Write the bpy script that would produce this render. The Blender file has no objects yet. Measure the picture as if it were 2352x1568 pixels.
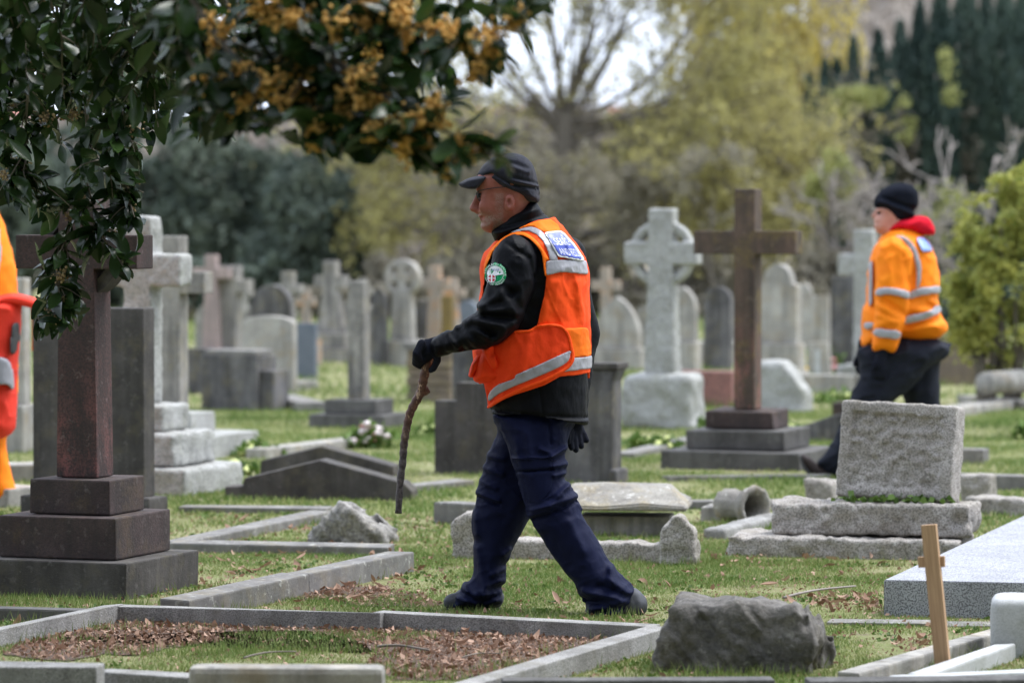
import bpy, bmesh, math, random
import numpy as np
from mathutils import Vector, Matrix

# ------------------------------------------------------------------ camera
# all photo measurements are in a 2352 x 1568 frame; a pixel only gives a direction
F, CX, CY, HZ, HC = 9608.0, 1176.0, 784.0, 471.0, 1.556
PITCH = math.atan((CY - HZ) / F)
sc = bpy.context.scene
C = sc.collection
cam_d = bpy.data.cameras.new('camera')
cam = bpy.data.objects.new('camera', cam_d); C.objects.link(cam)
cam.location = (0, 0, HC)
cam.rotation_euler = (math.pi / 2 - PITCH, 0, 0)
cam_d.sensor_width = 36.0; cam_d.lens = F / 2352.0 * 36.0
cam_d.clip_start = 0.1; cam_d.clip_end = 3000
cam_d.dof.use_dof = True; cam_d.dof.focus_distance = 15.95
cam_d.dof.aperture_fstop = (cam_d.lens / 1000.0) / 0.046
sc.camera = cam

# ------------------------------------------------------------------ sky, sun, exposure
SUN_AZ = (0.80, 0.30); SUN_EL = math.radians(64)
w = bpy.data.worlds.new('World'); sc.world = w; w.use_nodes = True
nt = w.node_tree; nt.nodes.clear()
out = nt.nodes.new('ShaderNodeOutputWorld'); bg = nt.nodes.new('ShaderNodeBackground')
sky = nt.nodes.new('ShaderNodeTexSky'); sky.sky_type = 'NISHITA'; sky.sun_disc = False
sky.sun_elevation = SUN_EL
sky.sun_rotation = math.atan2(SUN_AZ[0], SUN_AZ[1])
sky.air_density = 1.0; sky.dust_density = 4.0; sky.ozone_density = 1.0
hsv = nt.nodes.new('ShaderNodeHueSaturation'); hsv.inputs['Saturation'].default_value = 0.3
mixw = nt.nodes.new('ShaderNodeMixRGB'); mixw.inputs['Fac'].default_value = 0.72
mixw.inputs['Color2'].default_value = (9.6, 10.8, 13.0, 1)      # even cloud cover
nt.links.new(sky.outputs['Color'], hsv.inputs['Color'])
nt.links.new(hsv.outputs['Color'], mixw.inputs['Color1'])
nt.links.new(mixw.outputs['Color'], bg.inputs['Color'])
bg.inputs['Strength'].default_value = 0.072
nt.links.new(bg.outputs['Background'], out.inputs['Surface'])
sd = bpy.data.lights.new('sun', 'SUN'); sd.energy = 1.5; sd.angle = math.radians(30); sd.color = (1, .985, .96)
so = bpy.data.objects.new('sun', sd); C.objects.link(so)
_h = Vector((SUN_AZ[0], SUN_AZ[1], 0)).normalized() * math.cos(SUN_EL)
so.rotation_euler = (-Vector((_h.x, _h.y, math.sin(SUN_EL)))).to_track_quat('-Z', 'Y').to_euler()
so.location = (20, 10, 30)
sc.view_settings.view_transform = 'Standard'; sc.view_settings.look = 'None'
sc.view_settings.exposure = 1.42; sc.view_settings.gamma = 1.0
sc.view_settings.use_curve_mapping = False
sc.render.engine = 'CYCLES'
sc.cycles.use_denoising = True
sc.cycles.max_bounces = 6; sc.cycles.diffuse_bounces = 3; sc.cycles.glossy_bounces = 2
sc.cycles.transparent_max_bounces = 8; sc.cycles.transmission_bounces = 4

# ------------------------------------------------------------------ picture <-> place
_cp, _sp = math.cos(PITCH), math.sin(PITCH)
def ray(x, y):
    u, v = (x - CX) / F, (CY - y) / F
    return (u, v * _sp + _cp, v * _cp - _sp)
def P(x, y, Y):                       # the point seen at pixel (x,y) at depth Y
    d = ray(x, y); k = Y / d[1]
    return Vector((d[0] * k, Y, HC + d[2] * k))
def G(x, y, z=0.0):                   # the point seen at pixel (x,y) that lies at height z
    d = ray(x, y); k = (z - HC) / d[2]
    return Vector((d[0] * k, d[1] * k, z))
def S(Y): return F / Y                # pixels per metre at depth Y
def crop(pts, x0, y0, ws, wo):        # points read off an enlarged crop -> frame pixels
    k = ws / wo
    return [((x0 + a * k) / 1.04082, (y0 + b * k) / 1.04082) for a, b in pts]

# ------------------------------------------------------------------ objects
def tag(o, label, cat, group=None, kind=None):
    if label: o['label'] = label
    if cat: o['category'] = cat
    if group: o['group'] = group
    if kind: o['kind'] = kind
    return o
def thing(name, label, cat, loc=(0, 0, 0), rotz=0.0, group=None):
    o = bpy.data.objects.new(name, None); C.objects.link(o)
    o.location = loc; o.rotation_euler = (0, 0, rotz); o.empty_display_size = .2
    return tag(o, label, cat, group, 'thing')
def link(name, me, mat=None, parent=None, loc=None, rot=None):
    o = bpy.data.objects.new(name, me); C.objects.link(o)
    if mat is not None and not me.materials: me.materials.append(mat)
    if parent is not None: o.parent = parent
    if loc is not None: o.location = loc
    if rot is not None: o.rotation_euler = rot
    return o
def np_mesh(name, v, f, smooth=True, attr=None):
    """v (n,3) float, f (m,k) int with k = 3 or 4"""
    v = np.asarray(v, np.float32); f = np.asarray(f, np.int32)
    me = bpy.data.meshes.new(name); k = f.shape[1]
    me.vertices.add(len(v)); me.vertices.foreach_set('co', v.ravel())
    me.loops.add(f.size); me.loops.foreach_set('vertex_index', f.ravel())
    me.polygons.add(len(f))
    me.polygons.foreach_set('loop_start', np.arange(0, f.size, k, dtype=np.int32))
    me.polygons.foreach_set('loop_total', np.full(len(f), k, np.int32))
    me.polygons.foreach_set('use_smooth', np.full(len(f), smooth, bool))
    if attr is not None:
        a = me.attributes.new('tone', 'FLOAT', 'POINT'); a.data.foreach_set('value', np.asarray(attr, np.float32))
    me.update(calc_edges=True)
    return me
def bm_mesh(name, bm, smooth=False):
    me = bpy.data.meshes.new(name); bm.to_mesh(me); bm.free()
    if smooth:
        for p in me.polygons: p.use_smooth = True
    return me
def box_mesh(w, d, h, bevel=.008, z0=0.0, top=1.0, wob=0.0, rnd=None):
    """box w x d x h standing on z0, upper face scaled by top, small bevel, uneven corners"""
    bm = bmesh.new(); bmesh.ops.create_cube(bm, size=1)
    for v in bm.verts:
        s = top if v.co.z > 0 else 1.0
        v.co = Vector((v.co.x * w * s, v.co.y * d * s, z0 + (v.co.z + .5) * h))
        if wob and rnd: v.co += Vector((rnd.uniform(-wob, wob), rnd.uniform(-wob, wob), rnd.uniform(-wob, wob) if v.co.z > z0 + .01 else 0))
    if bevel: bmesh.ops.bevel(bm, geom=bm.edges[:], offset=bevel, segments=2, affect='EDGES', profile=.6)
    return bm_mesh('box', bm)
def prism_mesh(outline, depth, bevel=.008, y0=None):
    """outline (x,z) counter-clockwise, extruded along y, centred unless y0 is given"""
    y0 = -depth / 2 if y0 is None else y0
    bm = bmesh.new()
    vs = [bm.verts.new((x, y0, z)) for x, z in outline]
    f = bm.faces.new(vs)
    r = bmesh.ops.extrude_face_region(bm, geom=[f])
    for g in r['geom']:
        if isinstance(g, bmesh.types.BMVert): g.co.y += depth
    bmesh.ops.recalc_face_normals(bm, faces=bm.faces[:])
    if bevel:
        e = [e for e in bm.edges if len(e.link_faces) == 2 and e.calc_face_angle(0) > .6]
        bmesh.ops.bevel(bm, geom=e, offset=bevel, segments=2, affect='EDGES', profile=.6, clamp_overlap=True)
    return bm_mesh('prism', bm)
def tube(pts, rad, sides=7, cap=True):
    """polyline tube -> verts, faces(quads)"""
    pts = [Vector(p) for p in pts]; n = len(pts)
    if not hasattr(rad, '__len__'): rad = [rad] * n
    V, Fc = [], []
    up = Vector((.31, .2, .93))
    for i, p in enumerate(pts):
        t = (pts[min(i + 1, n - 1)] - pts[max(i - 1, 0)]).normalized()
        a = t.cross(up)
        if a.length < 1e-3: a = t.cross(Vector((1, 0, 0)))
        a.normalize(); b = t.cross(a)
        for k in range(sides):
            an = 2 * math.pi * k / sides
            V.append(p + (a * math.cos(an) + b * math.sin(an)) * rad[i])
    for i in range(n - 1):
        for k in range(sides):
            k2 = (k + 1) % sides
            Fc.append((i * sides + k, i * sides + k2, (i + 1) * sides + k2, (i + 1) * sides + k))
    if cap:
        for base, i, s in ((0, 0, 1), ((n - 1) * sides, n - 1, -1)):
            V.append(pts[i]); c = len(V) - 1
            for k in range(0, sides):
                k2 = (k + 1) % sides
                Fc.append((c, base + k2, base + k, c) if s > 0 else (c, base + k, base + k2, c))
    return [tuple(v) for v in V], Fc
def tubes_mesh(list_of, sides=6):
    V, Fc = [], []
    for pts, rad in list_of:
        v, f = tube(pts, rad, sides, cap=False); o = len(V)
        V += v; Fc += [tuple(i + o for i in q) for q in f]
    return np_mesh('tubes', V, Fc)
def cap_tube_mesh(pts, rad, sides=8):
    v, f = tube(pts, rad, sides, True)
    bm = bmesh.new(); vs = [bm.verts.new(p) for p in v]
    for q in f:
        q = list(dict.fromkeys(q))
        try: bm.faces.new([vs[i] for i in q])
        except ValueError: pass
    return bm_mesh('tube', bm, True)
def spline(pts, n=6, closed=True):
    pts = [np.array(p, float) for p in pts]; m = len(pts); out = []
    rng = range(m if closed else m - 1)
    for i in rng:
        if closed: a, b, c, d = pts[i - 1], pts[i], pts[(i + 1) % m], pts[(i + 2) % m]
        else: a, b, c, d = pts[max(i - 1, 0)], pts[i], pts[i + 1], pts[min(i + 2, m - 1)]
        for k in range(n):
            t = k / n
            out.append(.5 * ((2 * b) + (c - a) * t + (2 * a - 5 * b + 4 * c - d) * t * t + (3 * b - a - 3 * c + d) * t ** 3))
    if not closed: out.append(pts[-1])
    return out

# ------------------------------------------------------------------ noise and implicit surfaces (numpy)
def _hash(ix, iy, iz, seed):
    h = (ix.astype(np.int64) * 374761393 + iy.astype(np.int64) * 668265263 + iz.astype(np.int64) * 2147483647 + seed * 974634777) & 0xffffffff
    h = ((h ^ (h >> 13)) * 1274126177) & 0xffffffff
    h = ((h ^ (h >> 16)) * 2246822519) & 0xffffffff
    return ((h ^ (h >> 15)) & 0xffff).astype(np.float32) / 65535.0 * 2 - 1
def vnoise(x, y, z, seed=0):
    x, y, z = np.broadcast_arrays(x, y, z)
    fx, fy, fz = np.floor(x), np.floor(y), np.floor(z)
    tx, ty, tz = x - fx, y - fy, z - fz
    tx = tx * tx * (3 - 2 * tx); ty = ty * ty * (3 - 2 * ty); tz = tz * tz * (3 - 2 * tz)
    r = 0
    for a in (0, 1):
        for b in (0, 1):
            for c in (0, 1):
                r = r + _hash(fx + a, fy + b, fz + c, seed) * (tx if a else 1 - tx) * (ty if b else 1 - ty) * (tz if c else 1 - tz)
    return r
def fbm(x, y, z, seed=0, oct=3):
    r, a = 0, 1.0
    for i in range(oct):
        r = r + a * vnoise(x * 2 ** i, y * 2 ** i, z * 2 ** i, seed + i * 7); a *= .5
    return r
def surfnet(f, org, h):
    """naive surface nets on a sampled implicit function (negative inside)"""
    nx, ny, nz = f.shape
    s = f < 0
    cs = [s[a:nx - 1 + a, b:ny - 1 + b, c:nz - 1 + c] for a in (0, 1) for b in (0, 1) for c in (0, 1)]
    anyy = cs[0].copy(); ally = cs[0].copy()
    for q in cs[1:]: anyy |= q; ally &= q
    act = anyy & ~ally
    idx = np.full(act.shape, -1, np.int64)
    ijk = np.argwhere(act); idx[act] = np.arange(len(ijk))
    i, j, k = ijk.T
    cf = {(a, b, c): f[i + a, j + b, k + c] for a in (0, 1) for b in (0, 1) for c in (0, 1)}
    acc = np.zeros((len(ijk), 3), np.float64); cnt = np.zeros(len(ijk))
    for ax in range(3):
        for u in (0, 1):
            for v in (0, 1):
                c0 = [0, 0, 0]; o = [q for q in range(3) if q != ax]
                c0[o[0]] = u; c0[o[1]] = v; c1 = list(c0); c1[ax] = 1
                fa, fb = cf[tuple(c0)], cf[tuple(c1)]
                m = (fa < 0) != (fb < 0)
                t = np.where(m, fa / np.where(m, fa - fb, 1), 0)
                for q in range(3):
                    acc[:, q] += np.where(m, c0[q] + (t if q == ax else 0), 0)
                cnt += m
    V = (ijk + acc / cnt[:, None]) * h + np.array(org)
    quads = []
    def em(m, offs, flip_when):
        e = np.argwhere(m)
        if not len(e): return
        q = [idx[e[:, 0] + a, e[:, 1] + b, e[:, 2] + c] for a, b, c in offs]
        fl = flip_when[m]
        Q = np.stack(q, 1); Q[fl] = Q[fl][:, ::-1]
        quads.append(Q)
    m = np.zeros(s.shape, bool); m[:-1, 1:-1, 1:-1] = s[:-1, 1:-1, 1:-1] != s[1:, 1:-1, 1:-1]
    em(m, [(0, -1, -1), (0, 0, -1), (0, 0, 0), (0, -1, 0)], ~s)
    m = np.zeros(s.shape, bool); m[1:-1, :-1, 1:-1] = s[1:-1, :-1, 1:-1] != s[1:-1, 1:, 1:-1]
    em(m, [(-1, 0, -1), (-1, 0, 0), (0, 0, 0), (0, 0, -1)], ~s)
    m = np.zeros(s.shape, bool); m[1:-1, 1:-1, :-1] = s[1:-1, 1:-1, :-1] != s[1:-1, 1:-1, 1:]
    em(m, [(-1, -1, 0), (0, -1, 0), (0, 0, 0), (-1, 0, 0)], ~s)
    Q = np.concatenate(quads) if quads else np.zeros((0, 4), int)
    return V, Q[(Q >= 0).all(1)]
def relax(V, Q, n=1, lam=.5):
    for _ in range(n):
        acc = np.zeros_like(V); cnt = np.zeros(len(V))
        for a, b in ((0, 1), (1, 2), (2, 3), (3, 0)):
            np.add.at(acc, Q[:, a], V[Q[:, b]]); np.add.at(cnt, Q[:, a], 1)
            np.add.at(acc, Q[:, b], V[Q[:, a]]); np.add.at(cnt, Q[:, b], 1)
        V = V + lam * (acc / np.maximum(cnt, 1)[:, None] - V)
    return V
def grid3(lo, hi, h):
    ax = [np.arange(lo[q] - 2 * h, hi[q] + 3 * h, h, dtype=np.float32) for q in range(3)]
    return np.meshgrid(*ax, indexing='ij', sparse=True), [a[0] for a in ax]
def sd_box(X, Y, Z, c, hs, r=0.0):
    qx, qy, qz = np.abs(X - c[0]) - hs[0] + r, np.abs(Y - c[1]) - hs[1] + r, np.abs(Z - c[2]) - hs[2] + r
    o = np.sqrt(np.maximum(qx, 0) ** 2 + np.maximum(qy, 0) ** 2 + np.maximum(qz, 0) ** 2)
    return o + np.minimum(np.maximum(qx, np.maximum(qy, qz)), 0) - r
def sd_cap(X, Y, Z, a, b, r0, r1):
    a, b = np.array(a, float), np.array(b, float); d = b - a; L = max((d * d).sum(), 1e-9)
    t = np.clip(((X - a[0]) * d[0] + (Y - a[1]) * d[1] + (Z - a[2]) * d[2]) / L, 0, 1)
    return np.sqrt((X - a[0] - t * d[0]) ** 2 + (Y - a[1] - t * d[1]) ** 2 + (Z - a[2] - t * d[2]) ** 2) - (r0 + (r1 - r0) * t)
def sd_ell(X, Y, Z, c, r):
    k = np.sqrt(((X - c[0]) / r[0]) ** 2 + ((Y - c[1]) / r[1]) ** 2 + ((Z - c[2]) / r[2]) ** 2)
    return (k - 1) * min(r)
def smin(a, b, k):
    h = np.clip(.5 + .5 * (b - a) / k, 0, 1)
    return b + (a - b) * h - k * h * (1 - h)
def smax(a, b, k): return -smin(-a, -b, k)
def rough_block(w, d, h, r=.02, amp=.012, freq=14, seed=1, step=.011, shape=None, strata=0.0, base=.03):
    """rock-faced block, foot at z = 0 (a little below), local axes"""
    (X, Y, Z), org = grid3((-w / 2 - amp * 2, -d / 2 - amp * 2, -base), (w / 2 + amp * 2, d / 2 + amp * 2, h + amp * 2), step)
    f = sd_box(X, Y, Z, (0, 0, h / 2 - base / 2), (w / 2, d / 2, h / 2 + base / 2), r)
    if shape is not None: f = smax(f, shape(X, Y, Z), .015)
    n = fbm(X * freq, Y * freq, Z * freq, seed, 4)
    f = f + amp * n + amp * .55 * np.abs(vnoise(X * freq * 2.6, Y * freq * 2.6, Z * freq * 2.6, seed + 50))
    if strata: f = f + strata * np.abs(fbm((X + Z * .9) * 22, Y * 7, (Z - X * .9) * 4, seed + 3, 2))
    f = np.maximum(f, -(Z + base))
    V, Q = surfnet(f.astype(np.float32), org, step)
    return np_mesh('rough', V, Q)
# ------------------------------------------------------------------ materials
class NT:
    def __init__(s, name):
        s.m = bpy.data.materials.new(name); s.m.use_nodes = True
        s.t = s.m.node_tree; s.b = s.t.nodes['Principled BSDF']
        s.b.inputs['Roughness'].default_value = .85
        s.b.inputs['Specular IOR Level'].default_value = .3
    def n(s, typ, **kw):
        q = s.t.nodes.new(typ)
        for k, v in kw.items():
            if k in q.inputs.keys() if hasattr(q.inputs, 'keys') else False: q.inputs[k].default_value = v
            else: setattr(q, k, v)
        return q
    def l(s, a, b): s.t.links.new(a, b)
    def coords(s, scale=(1, 1, 1), rnd=True, kind='Object'):
        tc = s.n('ShaderNodeTexCoord'); mp = s.n('ShaderNodeMapping'); mp.inputs['Scale'].default_value = scale
        s.l(tc.outputs[kind], mp.inputs['Vector'])
        if rnd:
            oi = s.n('ShaderNodeObjectInfo'); mu = s.n('ShaderNodeMath', operation='MULTIPLY'); mu.inputs[1].default_value = 37.0
            s.l(oi.outputs['Random'], mu.inputs[0]); s.l(mu.outputs[0], mp.inputs['Location'])
        return mp.outputs['Vector']
    def noise(s, vec, scale, detail=5, rough=.6):
        q = s.n('ShaderNodeTexNoise'); q.inputs['Scale'].default_value = scale
        q.inputs['Detail'].default_value = detail; q.inputs['Roughness'].default_value = rough
        if vec is not None: s.l(vec, q.inputs['Vector'])
        return q.outputs['Fac']
    def ramp(s, fac, lo, hi, a=0.0, b=1.0):
        q = s.n('ShaderNodeMapRange'); q.inputs['From Min'].default_value = lo; q.inputs['From Max'].default_value = hi
        q.inputs['To Min'].default_value = a; q.inputs['To Max'].default_value = b
        s.l(fac, q.inputs['Value']); return q.outputs['Result']
    def mix(s, fac, c1, c2, mode='MIX'):
        q = s.n('ShaderNodeMixRGB', blend_type=mode)
        for sock, c in ((q.inputs['Color1'], c1), (q.inputs['Color2'], c2)):
            if isinstance(c, tuple): sock.default_value = (*c, 1)
            else: s.l(c, sock)
        if isinstance(fac, float): q.inputs['Fac'].default_value = fac
        else: s.l(fac, q.inputs['Fac'])
        return q.outputs['Color']
    def bump(s, h, strength=.4, dist=.01):
        q = s.n('ShaderNodeBump'); q.inputs['Strength'].default_value = strength; q.inputs['Distance'].default_value = dist
        s.l(h, q.inputs['Height']); s.l(q.outputs['Normal'], s.b.inputs['Normal'])
    def col(s, c): s.l(c, s.b.inputs['Base Color']) if not isinstance(c, tuple) else setattr(s.b.inputs['Base Color'], 'default_value', (*c, 1))

def stone(name, c1, c2, speck=0.0, speckc=(.03, .03, .03), speck_scale=170, streak=.0, streakc=(.035, .033, .03),
          lichen=0.0, lichenc=(.30, .24, .07), pale=0.0, palec=(.55, .55, .5), bump=.35, bscale=70, rough=.88, under=None, utop=.9):
    s = NT(name); v = s.coords()
    c = s.mix(s.ramp(s.noise(v, 5, 6, .65), .36, .64), c1, c2)
    if under:                                   # bare stone showing low on the shaft through the grime
        sx = s.n('ShaderNodeSeparateXYZ'); tcu = s.n('ShaderNodeTexCoord'); s.l(tcu.outputs['Object'], sx.inputs[0])
        um = s.n('ShaderNodeMath', operation='MULTIPLY'); s.l(s.ramp(s.noise(s.coords((1, 1, .35)), 12, 6, .75), .46, .58), um.inputs[0]); s.l(s.ramp(sx.outputs['Z'], utop, utop - .45), um.inputs[1])
        c = s.mix(um.outputs[0], c, under)
    if streak:
        c = s.mix(s.ramp(s.noise(s.coords((9, 9, .7)), 1.6, 4, .6), .42, .68, 0, streak), c, streakc)
    if pale:
        c = s.mix(s.ramp(s.noise(v, 26, 5, .7), .58, .66, 0, pale), c, palec)
    if lichen:
        c = s.mix(s.ramp(s.noise(v, 7, 6, .7), .5, .66, 0, lichen), c, lichenc)
    if speck:
        c = s.mix(s.ramp(s.noise(v, speck_scale, 2, .5), .46, .60, 0, speck), c, speckc)
    s.col(c); s.b.inputs['Roughness'].default_value = rough
    s.bump(s.noise(v, bscale, 6, .65), bump, .012)
    return s.m

M = {}
M['granite'] = stone('rough_granite', (.50, .465, .435), (.36, .33, .30), speck=.7, speckc=(.10, .09, .08), speck_scale=150, streak=.25, streakc=(.2, .17, .13), lichen=.25, lichenc=(.25, .235, .14), pale=.4, bump=.7, bscale=60)
M['granite_pale'] = stone('pale_rough_granite', (.46, .46, .45), (.33, .33, .31), speck=.35, speck_scale=90, lichen=.35, lichenc=(.24, .25, .17), bump=.7, bscale=45)
M['granite_slab'] = stone('grey_sawn_granite', (.46, .47, .50), (.36, .37, .40), speck=.9, speckc=(.12, .12, .13), speck_scale=190, bump=.3, bscale=150, rough=.75)
M['kerb_granite'] = stone('kerb_granite', (.46, .45, .435), (.29, .28, .265), lichen=.45, lichenc=(.20, .185, .13), speck=.65, speckc=(.07, .07, .07), speck_scale=260, streak=.3, bump=.5, bscale=90)
M['dark'] = stone('blackened_stone', (.052, .047, .045), (.10, .092, .088), streak=.7, lichen=.3, lichenc=(.15, .13, .075), pale=.25, palec=(.22, .21, .2))
M['darkred'] = stone('blackened_red_granite', (.048, .034, .033), (.088, .062, .06), streak=.6, speck=.35, speck_scale=120, pale=.3, palec=(.2, .17, .16), lichen=.25, lichenc=(.16, .11, .05))
M['redshaft'] = stone('grimy_red_granite', (.055, .040, .038), (.095, .055, .052), streak=.6, streakc=(.04, .032, .03), speck=.5, speck_scale=110, under=(.20, .085, .078), utop=1.0, pale=.3, palec=(.25, .2, .19))
M['brownred'] = stone('brown_and_pink_granite', (.085, .064, .048), (.15, .105, .08), streak=.6, speck=.45, under=(.30, .14, .115), utop=.95, lichen=.65, lichenc=(.19, .145, .05), pale=.3, palec=(.3, .26, .2))
M['lichenside'] = stone('lichened_stone', (.22, .16, .05), (.13, .09, .05), speck=.2, lichen=.5, lichenc=(.28, .19, .05))
M['grey'] = stone('weathered_grey_stone', (.20, .19, .18), (.36, .34, .31), pale=.3, streak=.8, streakc=(.08, .078, .075), lichen=.35, lichenc=(.27, .23, .12))
M['greydark'] = stone('weathered_dark_grey_stone', (.075, .073, .078), (.165, .16, .162), pale=.2, palec=(.32, .31, .28), streak=.85, lichen=.35, lichenc=(.2, .17, .09))
M['pale'] = stone('pale_weathered_stone', (.46, .44, .405), (.29, .275, .25), speck=.15, pale=.3, streak=.75, streakc=(.16, .155, .15), lichen=.3, lichenc=(.34, .24, .1))
M['pink'] = stone('pinkish_stone', (.40, .31, .285), (.31, .25, .235), streak=.4, streakc=(.15, .13, .13))
M['orange'] = stone('orange_lichened_stone', (.36, .30, .24), (.27, .24, .21), lichen=.95, lichenc=(.50, .24, .08))
M['blue'] = stone('blue_grey_slate', (.12, .14, .17), (.16, .18, .21), bump=.1)
M['kerb'] = stone('weathered_kerb', (.15, .144, .138), (.245, .235, .222), streak=.5, streakc=(.10, .095, .09), pale=.5, lichen=.3, lichenc=(.26, .21, .11))
M['kerbdark'] = stone('dark_kerb', (.08, .077, .075), (.145, .14, .135), streak=.4, pale=.25, palec=(.3, .29, .27))
M['marble'] = stone('white_marble', (.56, .57, .58), (.44, .45, .45), speck=.15, pale=0, lichen=.3, lichenc=(.3, .3, .24), streak=.4, streakc=(.36, .37, .36), bump=.1, rough=.6)
M['redlow'] = stone('red_granite', (.25, .115, .10), (.31, .15, .13), speck=.45, speck_scale=90, bump=.15, rough=.6)
M['brown'] = stone('brown_stone', (.21, .165, .12), (.15, .12, .095), streak=.3, lichen=.3)
M['rock'] = stone('weathered_limestone', (.10, .094, .088), (.21, .195, .178), pale=.35, palec=(.46, .44, .4), lichen=.4, lichenc=(.12, .105, .07), speck=.35, speck_scale=60, bump=1.0, bscale=38)
M['lichencap'] = stone('lichen_spotted_stone', (.36, .34, .30), (.20, .185, .165), pale=.8, palec=(.62, .6, .56), lichen=.4, lichenc=(.36, .26, .08), speck=.3, bump=.6, bscale=40)
def simple(name, c1, c2=None, rough=.8, scale=20, bump=0, bscale=200, spec=.3):
    s = NT(name); v = s.coords()
    s.col(s.mix(s.ramp(s.noise(v, scale, 4), .35, .65), c1, c2 or c1)); s.b.inputs['Roughness'].default_value = rough
    s.b.inputs['Specular IOR Level'].default_value = spec
    if bump: s.bump(s.noise(v, bscale, 3), bump, .004)
    return s.m
s = NT('planed_pine'); s.col(s.mix(s.ramp(s.noise(s.coords((60, 60, 2.5)), 2.2, 4, .6), .35, .68), (.52, .34, .20), (.36, .215, .12))); s.b.inputs['Roughness'].default_value = .65; M['wood'] = s.m
M['red_marker'] = simple('red_marker', (.6, .12, .08))
M['bark'] = simple('bark', (.17, .148, .12), (.11, .094, .078), .95, 14, .6, 40)
M['twig'] = simple('grey_brown_twig', (.24, .21, .18), (.16, .14, .12), .95, 9)
M['deadwood'] = simple('bleached_dead_wood', (.34, .305, .28), (.24, .21, .195), .95, 9)
M['petal_white'] = simple('white_petal', (.75, .7, .68), (.62, .5, .5), .7)
M['petal_pink'] = simple('pink_petal', (.72, .35, .36), (.6, .25, .27), .7)
M['petal_yellow'] = simple('primrose_petal', (.78, .80, .36), (.66, .74, .30), .7)
M['petal_strong'] = simple('yellow_petal', (.85, .55, .02), (.8, .5, .02), .7)
M['petal_red'] = simple('red_petal', (.6, .08, .08), (.5, .06, .06), .7)
M['wall_white'] = simple('painted_wall', (.68, .66, .66), (.6, .58, .58))
M['roof_red'] = simple('clay_roof', (.42, .19, .15), (.34, .15, .12))
M['glass_dark'] = simple('window_glass', (.06, .07, .08), None, .1)

def foliage(name, dark, light, trans=.25, rough=.55, alt=None):
    s = NT(name); at = s.n('ShaderNodeAttribute'); at.attribute_name = 'tone'
    c = s.mix(at.outputs['Fac'], dark, light)
    if alt:
        c = s.mix(s.ramp(s.noise(s.coords(rnd=False), 1.3, 3), .52, .62), c, alt)
    s.col(c); s.b.inputs['Roughness'].default_value = rough
    tr = s.n('ShaderNodeBsdfTranslucent'); s.l(c, tr.inputs['Color'])
    mx = s.n('ShaderNodeMixShader'); mx.inputs[0].default_value = trans
    o = s.t.nodes['Material Output']
    s.l(s.b.outputs['BSDF'], mx.inputs[1]); s.l(tr.outputs['BSDF'], mx.inputs[2]); s.l(mx.outputs[0], o.inputs['Surface'])
    return s.m
M['leaf_evergreen'] = foliage('dark_evergreen_leaf', (.055, .080, .066), (.165, .195, .145), .15)
M['leaf_yew'] = foliage('yew_leaf', (.026, .050, .042), (.085, .125, .095), .1)
M['leaf_spring'] = foliage('yellow_green_spring_leaf', (.27, .25, .11), (.52, .47, .17), .35)
M['leaf_willow'] = foliage('golden_willow_leaf', (.36, .30, .09), (.66, .55, .15), .35)
M['leaf_olive'] = foliage('olive_leaf', (.165, .15, .12), (.30, .272, .20), .3)
M['leaf_lime'] = foliage('lime_leaf', (.19, .215, .07), (.40, .41, .15), .3)
M['leaf_bush'] = foliage('variegated_leaf', (.08, .14, .028), (.52, .50, .13), .3)
M['leaf_twiggy'] = foliage('brown_twigs', (.18, .155, .135), (.33, .29, .245), .2)
M['leaf_laurel'] = foliage('laurel_leaf', (.008, .020, .007), (.036, .072, .018), .22, .26)
M['laurel_flower'] = foliage('orange_blossom', (.58, .32, .07), (.95, .62, .20), .25, .7)
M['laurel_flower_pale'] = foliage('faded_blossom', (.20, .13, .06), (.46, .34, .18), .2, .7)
M['rock_pale'] = stone('pale_limestone', (.17, .16, .148), (.34, .325, .30), pale=.4, palec=(.5, .48, .45), lichen=.35, lichenc=(.2, .17, .1), speck=.4, speck_scale=60, bump=1.0, bscale=38)
M['blade'] = foliage('grass_blade', (.105, .18, .034), (.37, .385, .155), .3, .6)
M['deadleaf'] = foliage('fallen_brown_leaf', (.17, .085, .045), (.46, .30, .22), .15, .7)
M['weed'] = foliage('weed_leaf', (.05, .10, .02), (.15, .24, .05), .25)

# ground: mossy lawn with straw and bare soil showing through
s = NT('lawn'); v = s.coords(rnd=False)
c = s.mix(s.ramp(s.noise(v, 1.1, 5), .38, .62), (.20, .225, .075), (.30, .285, .145))
c = s.mix(s.ramp(s.noise(v, 6, 5, .7), .55, .68, 0, .8), c, (.15, .235, .045))
c = s.mix(s.ramp(s.noise(v, 45, 4, .7), .50, .66, 0, .75), c, (.40, .35, .24))
c = s.mix(s.ramp(s.noise(v, 90, 3, .7), .55, .68, 0, .7), c, (.09, .075, .045))
c = s.mix(s.ramp(s.noise(v, 2.6, 6, .7), .56, .64, 0, .75), c, (.21, .165, .11))
s.col(c); s.b.inputs['Roughness'].default_value = .95; s.bump(s.noise(v, 120, 4, .7), .8, .02); M['lawn'] = s.m
s = NT('leaf_mould'); v = s.coords(rnd=False)
c = s.mix(s.ramp(s.noise(v, 60, 4, .75), .38, .62), (.085, .06, .045), (.22, .155, .12))
c = s.mix(s.ramp(s.noise(v, 130, 3, .7), .55, .66, 0, .9), c, (.36, .27, .22))
c = s.mix(s.ramp(s.noise(v, 95, 3, .7), .58, .66, 0, .8), c, (.26, .10, .05))
s.col(c); s.b.inputs['Roughness'].default_value = .95; s.bump(s.noise(v, 140, 4, .7), 1.0, .02); M['soil'] = s.m
s = NT('wooded_slope'); v = s.coords(rnd=False)
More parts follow.
